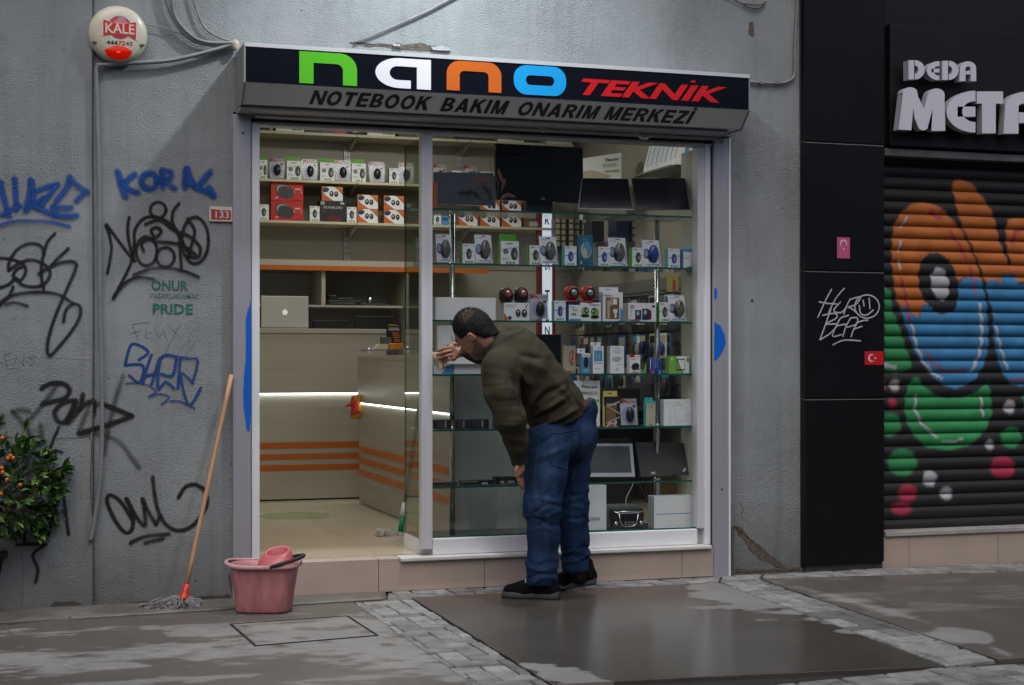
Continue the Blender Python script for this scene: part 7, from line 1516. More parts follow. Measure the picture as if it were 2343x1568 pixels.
M_skin = mat("skin", (.30, .145, .095), .5, vary=.12, vscale=40, bump=.1, bscale=200)
M_sweat = mat("olive_sweatshirt", (.046, .040, .026), .95, vary=.1, vscale=8, bump=.25, bscale=420, spec=.15)
M_jean = mat("blue_denim", (.010, .029, .078), .85, vary=.42, vscale=9, bump=.3, bscale=500, spec=.2, streak=(1, 1, .45))
M_jeanl = mat("denim_seam", (.022, .045, .085), .85, vary=.2, vscale=60)
M_hair = mat("black_hair", (.007, .006, .0055), .6, vary=.3, vscale=90, bump=.5, bscale=320, spec=.25)
# --- head frame
HC = J(1086, 764, -.43)
f_ = (IR * -.66 + UP * -.60 + IA * .36).normalized(); u_ = (IR * -.62 + UP * .74 + IA * .05); u_ = (u_ - f_ * u_.dot(f_)).normalized(); s_ = f_.cross(u_).normalized()
if s_.y > 0: s_ = -s_      # s_ points to the camera side
AX = [f_, u_, s_]
lo = (HC.x - .45, -1.0, .0)
# --- body (head, neck, torso, arms, hands, legs) one continuous skin mesh
def H(a, b, c): return HC + f_ * a + u_ * b + s_ * c
sh_n, el_n, wr_n = J(1146, 856, -.60), J(1160, 962, -.64), J(1187, 1052, -.58)
sh_f, el_f, wr_f = J(1168, 796, -.26), J(1122, 815, -.16), J(1068, 803, -.15)
mins = np.array([wx(985, -.1) - .05, -.95, .0]); maxs = np.array([wx(1385, -.2) + .1, .06, 1.75])
B_ = SDF(mins, maxs, .0095)
B_.d = B_.ell(H(-.005, .02, 0), (.098, .108, .076), AX)
B_.smin(B_.ell(H(.02, -.05, 0), (.072, .075, .060), AX), .03)
B_.smin(B_.ell(H(.062, -.085, 0), (.028, .030, .032), AX), .025)
B_.chain([H(-.02, -.05, 0), J(1128, 795, -.44), J(1150, 812, -.44)], [.056, .062, .075], .02)
B_.chain([J(1150, 812, -.43), J(1195, 850, -.43), J(1240, 900, -.42), J(1290, 975, -.40)], [.085, .10, .095, .10], .04)
B_.chain([J(1160, 820, -.43), sh_n, el_n, wr_n], [.06, .05, .036, .027], .02); B_.chain([J(1160, 820, -.43), sh_f, el_f, wr_f], [.07, .062, .045, .030], .02)
B_.chain([J(1262, 990, -.47), J(1240, 1165, -.50), J(1240, 1290, -.50)], [.09, .06, .05], .03); B_.chain([J(1312, 990, -.33), J(1308, 1170, -.33), J(1317, 1270, -.32)], [.09, .06, .05], .03)
body_obj("body", B_, M_skin, man, 2)
# fine head over it: nose, brow, ear, lips (same skin, denser grid) -> part 'face'
Hd = SDF(V3(HC) - .17, V3(HC) + .17, .0042)
Hd.d = Hd.ell(H(-.005, .02, 0), (.1, .11, .078), AX)
Hd.smin(Hd.ell(H(.02, -.05, 0), (.074, .077, .062), AX), .03); Hd.smin(Hd.ell(H(.064, -.088, 0), (.026, .026, .030), AX), .02)
Hd.chain([H(.088, .012, 0), H(.112, -.03, 0)], [.008, .014], .012); Hd.smin(Hd.ell(H(.10, -.034, .012), (.012, .010, .009), AX), .008)
Hd.chain([H(.086, .028, -.03), H(.091, .030, 0), H(.086, .028, .03)], [.010, .008, .010], .015)
Hd.chain([H(.084, -.062, -.018), H(.090, -.062, 0), H(.084, -.062, .018)], [.006, .007, .006], .006)
for q in (-1, 1):
    Hd.smin(Hd.ell(H(.078, .008, .030 * q), (.014, .010, .014), AX), .006)
    e = SDF.ell(Hd, H(-.008, -.012, .078 * q), (.020, .033, .011), AX); Hd.smin(e, .006)
Hd.chain([H(-.03, -.07, 0), J(1128, 795, -.44)], [.058, .062], .02)
def stub(C):
    q = C - V3(HC); a_, b_ = q @ V3(f_), q @ V3(u_); return ((b_ < -.045 + .02 * np.sin(q @ V3(s_) * 90)) & (a_ > -.012 - .2 * b_ - .02) & (b_ > -.13)).astype(int)
body_obj("head", Hd, [M_skin, mat("stubbled_skin", (.12, .065, .048), .65, vary=.25, vscale=150)], man, 2, matfn=stub)
M_earin = mat("ear_shadow_skin", (.20, .08, .055), .6)
m = MB(); m.tube([H(.002, .008, .0895), H(-.016, .008, .0895), H(-.022, -.010, .0885), H(-.012, -.030, .0865)], .0035, 6); m.build("ear_rim", mat("ear_skin", (.38, .15, .10), .5), man)
# eyes: lids closed down, brows
for q in (-1, 1):
    m = MB(); m.ball(H(.0855, .006, .030 * q), .0085); m.build("eye", mat("eye_white", (.5, .48, .45), .3), man)
    m = MB(); m.tube([H(.094, .034, .016 * q), H(.094, .038, .032 * q), H(.082, .032, .048 * q)], .004, 6); m.build("eyebrow", M_hair, man)
# hair: shell over the back and top, cut by a hairline; thin patch on the crown
Hr = SDF(V3(HC) - .17, V3(HC) + .17, .0042)
Hr.d = Hr.ell(H(-.012, .024, 0), (.103, .116, .085), AX)
a, b, c = Hr.local(HC, AX)
nz_ = .0012 * np.sin(a * 210 + b * 90) * np.sin(c * 260 + b * 140) + .0008 * np.sin(a * 520 - c * 430)
Hr.d = Hr.d + nz_
for A_, B2, r1, r2 in ((H(-.03, .0, 0), H(-.048, -.070, 0), .074, .058),): Hr.smin(Hr.cone(A_, B2, r1, r2) + nz_, .02)
front = a - .058 - .30 * (b - .05); low = -(b + .078 - .42 * (a + .10))
ear = np.minimum(a + .030 - .35 * b, .020 - b)                    # bare skin in front of and below the ear
Hr.d = np.maximum(np.maximum(Hr.d, front), np.maximum(low, ear))
def proj(V): t = (V[:, 0] - CX) * sn + (V[:, 1] + D) * cs; u = (V[:, 0] - CX) * cs - (V[:, 1] + D) * sn; return np.stack([1171 + F * u / t, HY - F * (V[:, 2] - EYE) / t], 1)
def thin(C):
    Pj = proj(C); dd = np.hypot((Pj[:, 0] - 1068) * .9, (Pj[:, 1] - 722) * 1.0 + (Pj[:, 0] - 1068) * .45) / 440; return (dd < .030 + .012 * np.sin(C[:, 0] * 300) * np.sin(C[:, 2] * 260)).astype(int)
M_thin = mat("thinning_hair", (.075, .036, .025), .6, vary=.35, vscale=130, bump=.5, bscale=260)
body_obj("hair", Hr, [M_hair, M_thin], man, 1, matfn=thin)
def strands(name, src, n, ln, mm, parent, seed=1):
    """short hairs laid over a body mesh, combed back and down"""
    r = random.Random(seed); me = bpy.data.objects[src].data; P_ = me.polygons; m = MB()
    for _ in range(n):
        q = P_[r.randrange(len(P_))]; c = Vector(q.center); nn = Vector(q.normal)
        d = (-f_ * .8 - u_ * .5 + Vector((r.gauss(0, .3), r.gauss(0, .3), r.gauss(0, .3)))); d = (d - nn * d.dot(nn)).normalized() + nn * r.uniform(.05, .35); w_ = nn.cross(d).normalized() * .0011; l = ln * r.uniform(.5, 1.2)
        k = len(m.v); m.v += [tuple(c - w_), tuple(c + w_), tuple(c + d * l)]; m.face((k, k + 1, k + 2))
    m.build(name, mm, parent, kind="stuff")
strands("hair_strands", "hair", 5000, .013, M_hair, man)
M_stub = mat("stubbled_skin", (.12, .065, .048), .65, vary=.25, vscale=150)
# --- hands
def hand(name, wrist, palm, fingers, thumb, rp=.024, rf=.0085):
    P_ = [wrist, palm] + [p for f in fingers for p in f] + list(thumb); A = np.array([V3(p) for p in P_]); S_ = SDF(A.min(0) - .05, A.max(0) + .05, .0035)
    S_.chain([wrist, palm], [.030, rp], 0); k0 = fingers[0][0]; k1 = fingers[-1][0]; S_.chain([palm, k0], [rp * .8, .014], .012); S_.chain([palm, k1], [rp * .8, .014], .012); S_.chain([k0, k1], [.014, .013], .012)
    for i, f in enumerate(fingers): r = rf * (1, 1.05, 1, .85)[i]; S_.chain(f, [r * 1.15, r * 1.05, r, r * .85][:len(f)], .003)
    S_.chain(thumb, [.014, .011, .009, .007][:len(thumb)], .005); body_obj(name, S_, M_skin, man, 1)
# hanging left hand, back of the hand to the street
wy_ = -.58; W2 = J(1187, 1052, wy_)
def hl(px, py, dy=0.0): return J(px, py, wy_ + dy)
hand("hand", hl(1187, 1048), hl(1188, 1074, .0), [[hl(1183, 1085, -.022), hl(1186, 1099, -.026), hl(1190, 1109, -.022), hl(1193, 1115, -.016)], [hl(1184, 1087, -.004), hl(1189, 1102, -.006), hl(1193, 1112, -.002), hl(1195, 1119, .004)], [hl(1187, 1087, .014), hl(1192, 1101, .014), hl(1195, 1110, .016), hl(1197, 1116, .02)], [hl(1190, 1085, .030), hl(1194, 1096, .030), hl(1197, 1104, .032)]], [hl(1184, 1066, -.018), hl(1180, 1078, -.03), hl(1181, 1090, -.034)], .026)
# raised right hand pressing a cloth against the mullion
yh = -.10
def hr_(px, py, dy=0.0): return J(px, py, yh + dy)
hand("hand", hr_(1070, 803, -.02), hr_(1048, 806), [[hr_(1032, 795, -.01), hr_(1019, 797, -.02), hr_(1008, 801, .0), hr_(1001, 804, .02)], [hr_(1031, 803, -.018), hr_(1017, 806, -.026), hr_(1006, 810, -.006), hr_(1000, 813, .018)], [hr_(1033, 812, -.018), hr_(1020, 815, -.024), hr_(1010, 819, -.006), hr_(1004, 822, .012)], [hr_(1037, 820, -.012), hr_(1026, 824, -.018), hr_(1018, 828, -.004)]], [hr_(1056, 792, -.0), hr_(1048, 786, -.01), hr_(1038, 787, -.012)], .028)
# --- sweatshirt
lo_ = np.array([wx(1050, -.1) - .05, -.86, .55]); hi_ = np.array([wx(1385, -.2) + .05, .0, 1.56])
S_ = SDF(lo_, hi_, .0065)
nr = (IR * .846 + UP * .54); sp_ = (IR * -.54 + UP * .846)
AXT = [sp_, nr, IA]
S_.d = S_.ell(J(1193, 838, -.43), (.19, .165, .19), AXT)
S_.smin(S_.ell(J(1240, 893, -.42), (.17, .163, .185), AXT), .05)
S_.smin(S_.ell(J(1270, 938, -.41), (.14, .162, .185), AXT), .05)
S_.smin(S_.ell(J(1286, 972, -.40), (.12, .160, .185), AXT), .03)
S_.chain([J(1172, 800, -.43), J(1146, 796, -.44), J(1116, 790, -.44)], [.125, .098, .068], .05)
S_.smin(S_.ell(J(1150, 842, -.58), (.09, .09, .08), AXT), .05); S_.smin(S_.ell(J(1180, 790, -.30), (.09, .085, .09), AXT), .05)
S_.chain([J(1143, 842, -.59), J(1149, 900, -.63), J(1168, 962, -.65), J(1181, 1010, -.61), J(1187, 1056, -.58)], [.097, .087, .077, .060, .040], .022)
S_.chain([J(1178, 792, -.27), J(1130, 812, -.17), J(1095, 810, -.15), J(1068, 803, -.15)], [.09, .062, .052, .036], .02)
# trim: waist hem plane and neck opening
hc = J(1278, 977, -.40); hemN = (IR * -.41 + UP * .91).normalized(); t_ = S_.local(hc, [hemN] * 3)
d0 = S_.d.copy(); armz = S_.cone(J(1161, 962, -.65), J(1187, 1056, -.58), .10, .075)
cut = np.where(armz < 0, -1.0, -t_[0]); S_.d = np.maximum(S_.d, cut)
sw1, sw2 = S_.local(J(1187, 1056, -.58), [(J(1187, 1056, -.58) - J(1177, 1010, -.61)).normalized()] * 2); S_.d = np.where((armz < .0) & (sw1 > .012), np.maximum(S_.d, sw1 - .012), S_.d)
nk = S_.local(J(1117, 785, -.44), [(IR * -.85 + UP * .35 + IA * .1).normalized()] * 2)[0]; near = np.sqrt((S_.X - J(1117, 785, -.44).x) ** 2 + (S_.Z - J(1117, 785, -.44).z) ** 2 + (S_.Y + .44) ** 2) < .11
S_.d = np.where(near, np.maximum(S_.d, nk), S_.d)
def fold2(Pj, Nf, A, B, wpx, amp):   # a crease along A-B on the side of the cloth turned to the street
    A, B = np.array(A, float), np.array(B, float); ab = B - A; t = np.clip(((Pj - A) @ ab) / (ab @ ab), 0, 1); d = np.linalg.norm(Pj - A - t[:, None] * ab, axis=1); return amp * np.exp(-(d / wpx) ** 2) * np.sin(np.pi * np.clip(t * .9 + .05, 0, 1)) ** .6 * Nf
def fold_line(V, A, B, wd, amp):
    A, B = V3(A), V3(B); ab = B - A; t = np.clip(((V - A) @ ab) / (ab @ ab), 0, 1); d = np.linalg.norm(V - A - t[:, None] * ab, axis=1); return amp * np.exp(-(d / wd) ** 2) * np.sin(np.pi * np.clip(t * .9 + .05, 0, 1)) ** .6
def noise3(V, s, seed=0):
    r = np.random.RandomState(seed); o = np.zeros(len(V))
    for k in range(6): w_ = r.normal(size=3) * s; o += np.sin(V @ w_ + r.uniform(0, 6.28))
    return o / 6 ** .5 / 1.4
def sweat_post(V, Fq):
    N_ = normals(V, Fq); Pj = proj(V); Nf = np.clip(-(N_ @ V3(IA)) * 1.6 + .25, 0, 1)
    d = .004 * noise3(V, 26, 1) + .0025 * noise3(V, 55, 2)
    KA = .5
    for (A, B, w_, a) in (((1172, 858), (1196, 900), 9, -.024), ((1196, 900), (1208, 950), 10, -.026), ((1208, 950), (1208, 1000), 8, -.02), ((1186, 852), (1215, 885), 7, .016), ((1225, 925), (1262, 890), 7, -.018), ((1215, 935), (1235, 895), 6, .014), ((1232, 948), (1300, 905), 7, .018), ((1222, 960), (1292, 925), 6, -.020), ((1236, 978), (1322, 935), 6, .016), ((1230, 990), (1310, 958), 4, -.012), ((1195, 828), (1255, 850), 9, .012), ((1185, 812), (1240, 822), 7, -.011), ((1150, 760), (1190, 745), 6, -.012), ((1158, 772), (1200, 752), 5, .010),
                          ((1250, 905), (1288, 880), 6, -.015), ((1262, 860), (1290, 900), 7, .012), ((1280, 895), (1312, 930), 5, -.010), ((1215, 895), (1205, 960), 8, .014), ((1300, 890), (1330, 935), 6, -.012), ((1312, 900), (1340, 940), 5, .010),
                          ((1108, 884), (1180, 880), 3.2, -0.0042), ((1118, 922), (1186, 915), 4, -0.0054), ((1122, 940), (1190, 938), 5, 0.0072), ((1130, 955), (1196, 955), 3.5, -0.0072), ((1134, 972), (1200, 975), 5, 0.0078), ((1140, 988), (1202, 992), 4, -0.0072), ((1152, 1002), (1204, 1008), 4.5, 0.0072), ((1158, 1018), (1204, 1022), 3.5, -0.0066), ((1162, 1032), (1206, 1034), 4.5, 0.0072), ((1168, 1045), (1206, 1045), 3, -0.0054), ((1120, 870), (1122, 930), 8, 0.0042)):
        d += fold2(Pj, Nf, A, B, w_, a) * (KA * (1 + .8 * noise3(V, 20, int(A[1]))) if A[0] < 1170 and A[1] > 875 and w_ < 6 else 1)
    t = (V - V3(hc)) @ V3(hemN); d += np.where((t < .045) & (np.linalg.norm(V - V3(J(1187, 1040, -.6)), axis=1) > .16), -.005, 0)      # hem band
    return V + N_ * d[:, None]
body_obj("sweatshirt", S_, M_sweat, man, 2, sweat_post)
# ribbed collar
m = MB(); cc = J(1119, 786, -.44); ax0 = (IR * -.85 + UP * .35 + IA * .1).normalized(); e1 = ax0.cross(Vector((0, 1, 0))).normalized(); e2 = ax0.cross(e1)
m.tube([cc + (e1 * cos(a) + e2 * sin(a)) * .066 for a in [2 * pi * k / 28 for k in range(29)]], .008, 8, caps=False); m.build("collar", M_sweat, man)
# --- jeans
lo_ = np.array([wx(1190, -.5) - .06, -.78, .04]); hi_ = np.array([wx(1375, -.2) + .06, -.08, 1.06])
Jn = SDF(lo_, hi_, .0065)
Jn.d = Jn.ell(J(1290, 990, -.40), (.172, .155, .165), [IR, IA, UP])
Jn.smin(Jn.ell(J(1330, 1000, -.38), (.078, .10, .10), [IR, IA, UP]), .04)
Jn.chain([J(1290, 960, -.40), J(1308, 940, -.39)], [.145, .135], .03)
Jn.chain([J(1254, 1000, -.47), J(1248, 1085, -.49), J(1240, 1160, -.51), J(1243, 1230, -.50), J(1240, 1290, -.50), J(1239, 1318, -.50)], [.125, .108, .095, .080, .077, .081], .03)
Jn.chain([J(1312, 1010, -.34), J(1302, 1080, -.33), J(1308, 1165, -.33), J(1314, 1230, -.32), J(1316, 1285, -.32), J(1316, 1296, -.32)], [.116, .106, .086, .077, .071, .073], .02)
tz = Jn.local(J(1266, 954, -.392), [hemN] * 3)[0]; Jn.d = np.maximum(Jn.d, tz)
hemz = wz(1240, 1338, -.5); hemf = wz(1316, 1308, -.32); xm_ = Jn.Y
Jn.d = np.where(Jn.Y < -.415, np.maximum(Jn.d, hemz - Jn.Z), np.where((Jn.Z < .5), np.maximum(Jn.d, hemf - Jn.Z), Jn.d))
def jean_post(V, Fq):
    N_ = normals(V, Fq); d = .0025 * noise3(V, 30, 5) + .0015 * noise3(V, 75, 6)
    z = V[:, 2]; nearleg = V[:, 1] < -.415
    # stacked creases at knee and ankle
    for z0, w_, a in ((wz(1240, 1140, -.5), .012, .008), (wz(1240, 1158, -.5), .010, -.009), (wz(1240, 1178, -.5), .012, .009), (wz(1240, 1196, -.5), .010, -.009), (wz(1240, 1212, -.5), .011, .005), (wz(1240, 1282, -.5), .009, -.007), (wz(1240, 1296, -.5), .010, .010), (wz(1240, 1310, -.5), .007, -.011), (wz(1240, 1324, -.5), .012, .012)):
        zz = z + .22 * (V[:, 0] - V3(J(1240, 1200, -.5))[0]) * np.sin(z0 * 37) + .012 * np.sin(V[:, 0] * 40 + z0 * 50) + .010 * np.sin(V[:, 1] * 38 + z0 * 20)
        d += .62 * a * np.exp(-((zz - z0 - np.where(nearleg, 0, .045)) / w_) ** 2)
    for (A, B, w_, a) in (((1215, 1030), (1262, 1000), .012, -.008), ((1212, 1060), (1300, 1020), .014, .008), ((1290, 1060), (1330, 1030), .014, -.012), ((1300, 1090), (1292, 1200), .014, -.014), ((1215, 1110), (1240, 1180), .012, .007), ((1262, 1120), (1225, 1150), .012, -.007)):
        d += fold2(proj(V), np.clip(-(N_ @ V3(IA)) * 1.6 + .25, 0, 1), A, B, w_ * 500, a * .9)
    return V + N_ * d[:, None]
jo = body_obj("jeans", Jn, M_jean, man, 2, jean_post)
Vj = np.array([tuple(v.co) for v in jo.data.vertices]); Pj_ = proj(Vj); fa_ = np.zeros(len(Vj))
for (a, b, rx, ry, k) in ((1300, 1015, 42, 26, .8), (1250, 1100, 26, 70, .55), (1243, 1205, 26, 22, .6), (1240, 1285, 22, 40, .35), (1312, 1180, 18, 30, .35), (1345, 1000, 16, 30, .5), (1218, 1140, 14, 40, .4)): fa_ += k * np.exp(-((Pj_[:, 0] - a) / rx) ** 2 - ((Pj_[:, 1] - b) / ry) ** 2)
at = jo.data.attributes.new("fade", 'FLOAT', 'POINT'); at.data.foreach_set("value", (fa_ * (1 + .5 * noise3(Vj, 70, 3))).astype(np.float32))
N = M_jean.node_tree.nodes; L = M_jean.node_tree.links; b = N["Principled BSDF"]; src = b.inputs["Base Color"].links[0].from_socket; an = N.new("ShaderNodeAttribute"); an.attribute_name = "fade"; mx = N.new("ShaderNodeMix"); mx.data_type = 'RGBA'; L.new(an.outputs["Fac"], mx.inputs[0]); L.new(src, mx.inputs[6]); mx.inputs[7].default_value = (.033, .075, .155, 1); L.new(mx.outputs[2], b.inputs["Base Color"])
def on_front(pts, Ystart=-.9, obj="jeans", lift=.0025):
    """photo points dropped on the surface of a clothing mesh along the line of sight at modelling time"""
    o = bpy.data.objects[obj]; inv = o.matrix_world.inverted() if False else None
    from mathutils.bvhtree import BVHTree
    bv = BVHTree.FromPolygons([v.co for v in o.data.vertices], [p.vertices for p in o.data.polygons]); out = []
    for (a, b) in pts:
        tgt = J(a, b, -.4); org = Vector((CX, -D, EYE)); h = bv.ray_cast(org, (tgt - org).normalized())
        if h[0] is not None: out.append(h[0] + h[1] * lift)
    return out
for pts in ([(1253, 992), (1290, 990), (1325, 980)], [(1253, 992), (1254, 1030), (1262, 1062), (1280, 1068), (1300, 1072), (1318, 1050), (1328, 1010), (1325, 980)], [(1232, 1008), (1226, 1060), (1222, 1120), (1220, 1180), (1226, 1240), (1228, 1300), (1230, 1332)], [(1345, 975), (1340, 1010), (1326, 1050), (1308, 1100), (1295, 1160)]):
    Q = on_front(catmull(pts, 8))
    if len(Q) > 3: m = MB(); m.tube(Q, .0022, 5); m.build("seam", M_jeanl, man)
# belt
m = MB(); bc = hc + sp_ * -.052; R_ = []
M_belt = mat("brown_belt", (.035, .018, .013), .5, vary=.1)
bc = J(1301, 950, -.392); n_ = 40
e1 = nr; e2 = IA
for zz, rr2 in ((-.020, 1.0), (-.018, 1.03), (.018, 1.03), (.020, 1.0)): R_.append([bc + sp_ * zz + e1 * .143 * rr2 * cos(2 * pi * k / n_) + e2 * .150 * rr2 * sin(2 * pi * k / n_) for k in range(n_)])
m.loft(R_); m.build("belt", M_belt, man)
# --- shoes
M_shoe = mat("black_mesh_shoe", (.006, .006, .007), .8, vary=.2, vscale=90, bump=.5, bscale=500, spec=.1); M_sole = mat("dark_grey_sole", (.055, .056, .06), .7, vary=.15, vscale=30); M_lace = mat("reflective_trim", (.5, .52, .54), .4)
def shoe(heel, toe, lift, up_side):
    d = (toe - heel); d.z = 0; L0 = d.length; d.normalize(); lat = Vector((-d.y, d.x, 0)); pit = lift
    def P(a, b, c):  # a along 0..1, b lateral (m), c height
        q = heel + d * (a * L0) + lat * b; q.z = c + pit * max(0, (1 - a / .72)) * (1 if a < .72 else 0); return q
    A = np.array([V3(P(0, -.08, 0)), V3(P(1, .08, 0)), V3(P(0, .08, .17)), V3(P(1, -.08, .17))]); S1 = SDF(A.min(0) - .05, A.max(0) + .05, .0055)
    S1.chain([P(.12, 0, .048), P(.35, 0, .046), P(.62, 0, .042), P(.86, 0, .034)], [.038, .036, .044, .034], .02)
    S1.smin(S1.cone(P(.16, 0, .06), P(.20, 0, .115), .040, .042), .025); S1.chain([P(.24, 0, .105), P(.50, 0, .07)], [.034, .030], .025)
    S1.d = np.maximum(S1.d, P(.5, 0, .022).z - S1.Z) if lift == 0 else S1.d
    su = body_obj("shoe", S1, M_shoe, man, 2)
    m = MB(); out = [(-.0, -.012), (.01, -.028), (.1, -.038), (.3, -.036), (.5, -.040), (.68, -.050), (.85, -.044), (.96, -.024), (1.0, -.0), (.97, .022), (.86, .040), (.68, .046), (.5, .036), (.3, .032), (.1, .036), (.01, .026)]
    def ht(a): return .030 + .012 * (1 - a) + (.004 if a > .9 else 0)
    R0 = [P(a, b * .97, .001) for a, b in out]; R1 = [P(a, b * 1.06, .010) for a, b in out]; R2 = [P(a, b * 1.05, ht(a) - .006) for a, b in out]; R3 = [P(a, b * .9, ht(a)) for a, b in out]; m.loft([R0, R1, R2, R3]); m.build("sole", M_sole, su)
    for k in range(7):
        a = .06 + k * .14; m = MB(); q = P(a, -.050 if up_side < 0 else .050, .004); m.box(q.x - .004, q.x + .004, q.y - .004, q.y + .006, q.z - .003, q.z + .004); m.build("tread_lug", M_rubber, su)
    for a0, h0 in ((.40, .118), (.48, .106), (.56, .096)): m = MB(); m.tube([P(a0, -.034 * 1, h0 - .012), P(a0 + .02, 0, h0 + .004), P(a0, .034, h0 - .012)], .0026, 6); m.build("lace", M_lace, su)
    m = MB(); m.tube([P(.22, -.046, .055), P(.28, -.045, .075), P(.31, -.042, .09)], .002, 5); m.build("reflective_tab", M_lace, su)
h1 = G(1280, 1371); t1 = G(1147, 1366); shoe(h1, t1, 0, -1)
h2 = G(1364, 1352); t2 = G(1240, 1349); shoe(h2, t2, .035, -1)
for (a, b, c, d, Yk) in ((1243, 1315, 1252, 1352, -.49), (1318, 1290, 1330, 1328, -.31)):
    m = MB(); m.tube([J(a, b, Yk), J(c, d, Yk)], [.052, .05], 14); m.build("sock", M_black, man)
# --- cleaning cloth in the right hand
cl = thing("cleaning_cloth", "cream cleaning cloth pressed by the man's hand against the window mullion", "cloth", J(1005, 830, -.06))
m = MB(); nu, nv = 16, 12; grid = []
for j in range(nv + 1):
    for i in range(nu + 1):
        u, v = i / nu, j / nv; px = 987 + u * 42 + v * (16 - u * 24); py = 805 + v * (44 - 18 * abs(u - .45)) + 3 * sin(u * 9) - u * 4; yy = -.045 - .05 * u - .012 * sin(u * 11 + v * 4) - .02 * v * (1 - u)
        grid.append(tuple(J(px, py, yy)))
m.v = grid
for j in range(nv):
    for i in range(nu): q = j * (nu + 1) + i; m.face((q, q + 1, q + nu + 2, q + nu + 1), 0, True)
o = m.build("cloth_fabric", mat("cream_cloth", (.55, .43, .29), .9, vary=.1, vscale=30, bump=.3, bscale=300), cl); so_ = o.modifiers.new("thick", 'SOLIDIFY'); so_.thickness = .006
# ================================================================== BUCKET
def sup(cx_, cy_, rx, ry, z, n=40, e=3.2, tilt=0, ty=0):
    R_ = []
    for k in range(n):
        a = 2 * pi * k / n; c, s2 = cos(a), sin(a); x = abs(c) ** (2 / e) * (1 if c >= 0 else -1) * rx; y = abs(s2) ** (2 / e) * (1 if s2 >= 0 else -1) * ry
        q = Vector((cx_, cy_, z)) + IR * x + Vector((IA.x, IA.y, 0)) * y; q.z += tilt * x + ty * y; R_.append(q)
    return R_
M_pink = mat("dusty_pink_plastic", (.43, .165, .17), .5, vary=.3, vscale=7, detail=9, streak=(3, 3, 1)); M_pink2 = mat("fresh_pink_plastic", (.52, .12, .14), .3, vary=.1, vscale=10); M_rim = mat("scuffed_pink_rim", (.52, .30, .30), .55, vary=.2, vscale=18)
bf = G(596, 1406); bc = bf + Vector((IA.x, IA.y, 0)) * .105
buck = thing("mop_bucket", "dusty pink plastic mop bucket with black handle standing before the shop step", "bucket", (bc.x, bc.y, 0))
hb = .235; cx_, cy_ = bc.x, bc.y
m = MB(); rings = []
for t in [i / 10 for i in range(11)]: rings.append(sup(cx_ + .004 * t, cy_, .134 + .026 * t + .006 * t ** 4, .100 + .020 * t, .012 + (hb - .012) * t))
inner = [sup(cx_ + .004, cy_, .158, .114, hb - .002), sup(cx_, cy_, .150, .108, hb - .04), sup(cx_, cy_, .136, .098, .03)]
m.loft([sup(cx_, cy_, .122, .088, .001), sup(cx_, cy_, .131, .097, .004)] + rings + inner, cap1=True); m.build("tub", M_pink, buck)
m = MB()
lipo = []
for (dr, dz) in ((-.002, 0), (.010, -.012), (.014, -.010), (.013, .004), (.006, .008), (-.002, .006)):
    R_ = []
    for i, p in enumerate(sup(cx_ + .004, cy_, .164 + dr, .120 + dr, hb + dz)):
        a = 2 * pi * i / 40; p = p + IR * (-.018 * max(0, -cos(a)) ** 6) + UP * (.008 * max(0, -cos(a)) ** 4 - .006 * max(0, -sin(a))); R_.append(p)
    lipo.append(R_)
m.loft(lipo + [lipo[0]], cap0=False, cap1=False); m.build("rim", M_rim, buck)
# wringer basket
m = MB(); wc = Vector((cx_, cy_, 0)) + IR * .055 + Vector((IA.x, IA.y, 0)) * .012
def wr(rx, ry, z, ti, dx=0): q = wc + IR * dx; return sup(q.x, q.y, rx, ry, z, 28, 2.4, ti, 3.2 * ti)
m.loft([wr(.088, .085, hb - .01, .0), wr(.082, .078, hb + .02, .05, .002), wr(.062, .052, hb + .052, .10, .008), wr(.056, .045, hb + .058, .12, .009), wr(.050, .039, hb + .052, .12, .009), wr(.045, .034, hb - .01, .05, .006)], cap0=False, cap1=False)
m.build("wringer", M_pink2, buck)
m = MB(); A = Vector((cx_, cy_, hb)) + IR * .055 + Vector((IA.x, IA.y, 0)) * -.132 + UP * -.004; Bq = Vector((cx_, cy_, hb)) + IR * .055 + Vector((IA.x, IA.y, 0)) * .128
pts = []
for k in range(17):
    a = pi * k / 16; c = (A + Bq) / 2; q = c - Vector((IA.x, IA.y, 0)) * .130 * cos(a) + IR * (.138 * sin(a)) + UP * (.036 * sin(a)); pts.append(q)
m.tube(pts, [.006] + [.0095] * 15 + [.006], 8); m.build("handle", M_rubber, buck)
for q in (A, Bq): m = MB(); m.ball(q, .009); m.build("handle_pivot", M_rubber, buck)
m = MB(); q0 = Vector((cx_, cy_, 0)) - IR * .1495; n0 = []
for (a, z) in ((-.05, .10), (-.02, .075), (.02, .075), (.05, .10), (.05, .16), (.02, .19), (-.02, .19), (-.05, .16)): n0.append(q0 + Vector((IA.x, IA.y, 0)) * (a * .8 - .02) + UP * z - IR * (.008 + (z - .08) * .09))
m.v = [tuple(p) for p in n0]; m.face(range(8)); m.build("label", INK['w'], buck)
m = MB(); m.v = [tuple(q0 + Vector((IA.x, IA.y, 0)) * (a * .8 - .02) + UP * z - IR * (.0095 + (z - .08) * .09)) for a, z in ((-.02, .11), (.02, .11), (.02, .15), (-.02, .15))]; m.face(range(4)); m.build("label_print", INK['b2'], buck)
m = MB(); c = G(596, 1407)
Q = []
for (a, b) in ((560, 1372), (568, 1352), (580, 1336), (598, 1322), (622, 1312), (650, 1306)):
    Q.append(W(a, b, bc.y - .128 * cs - .012))
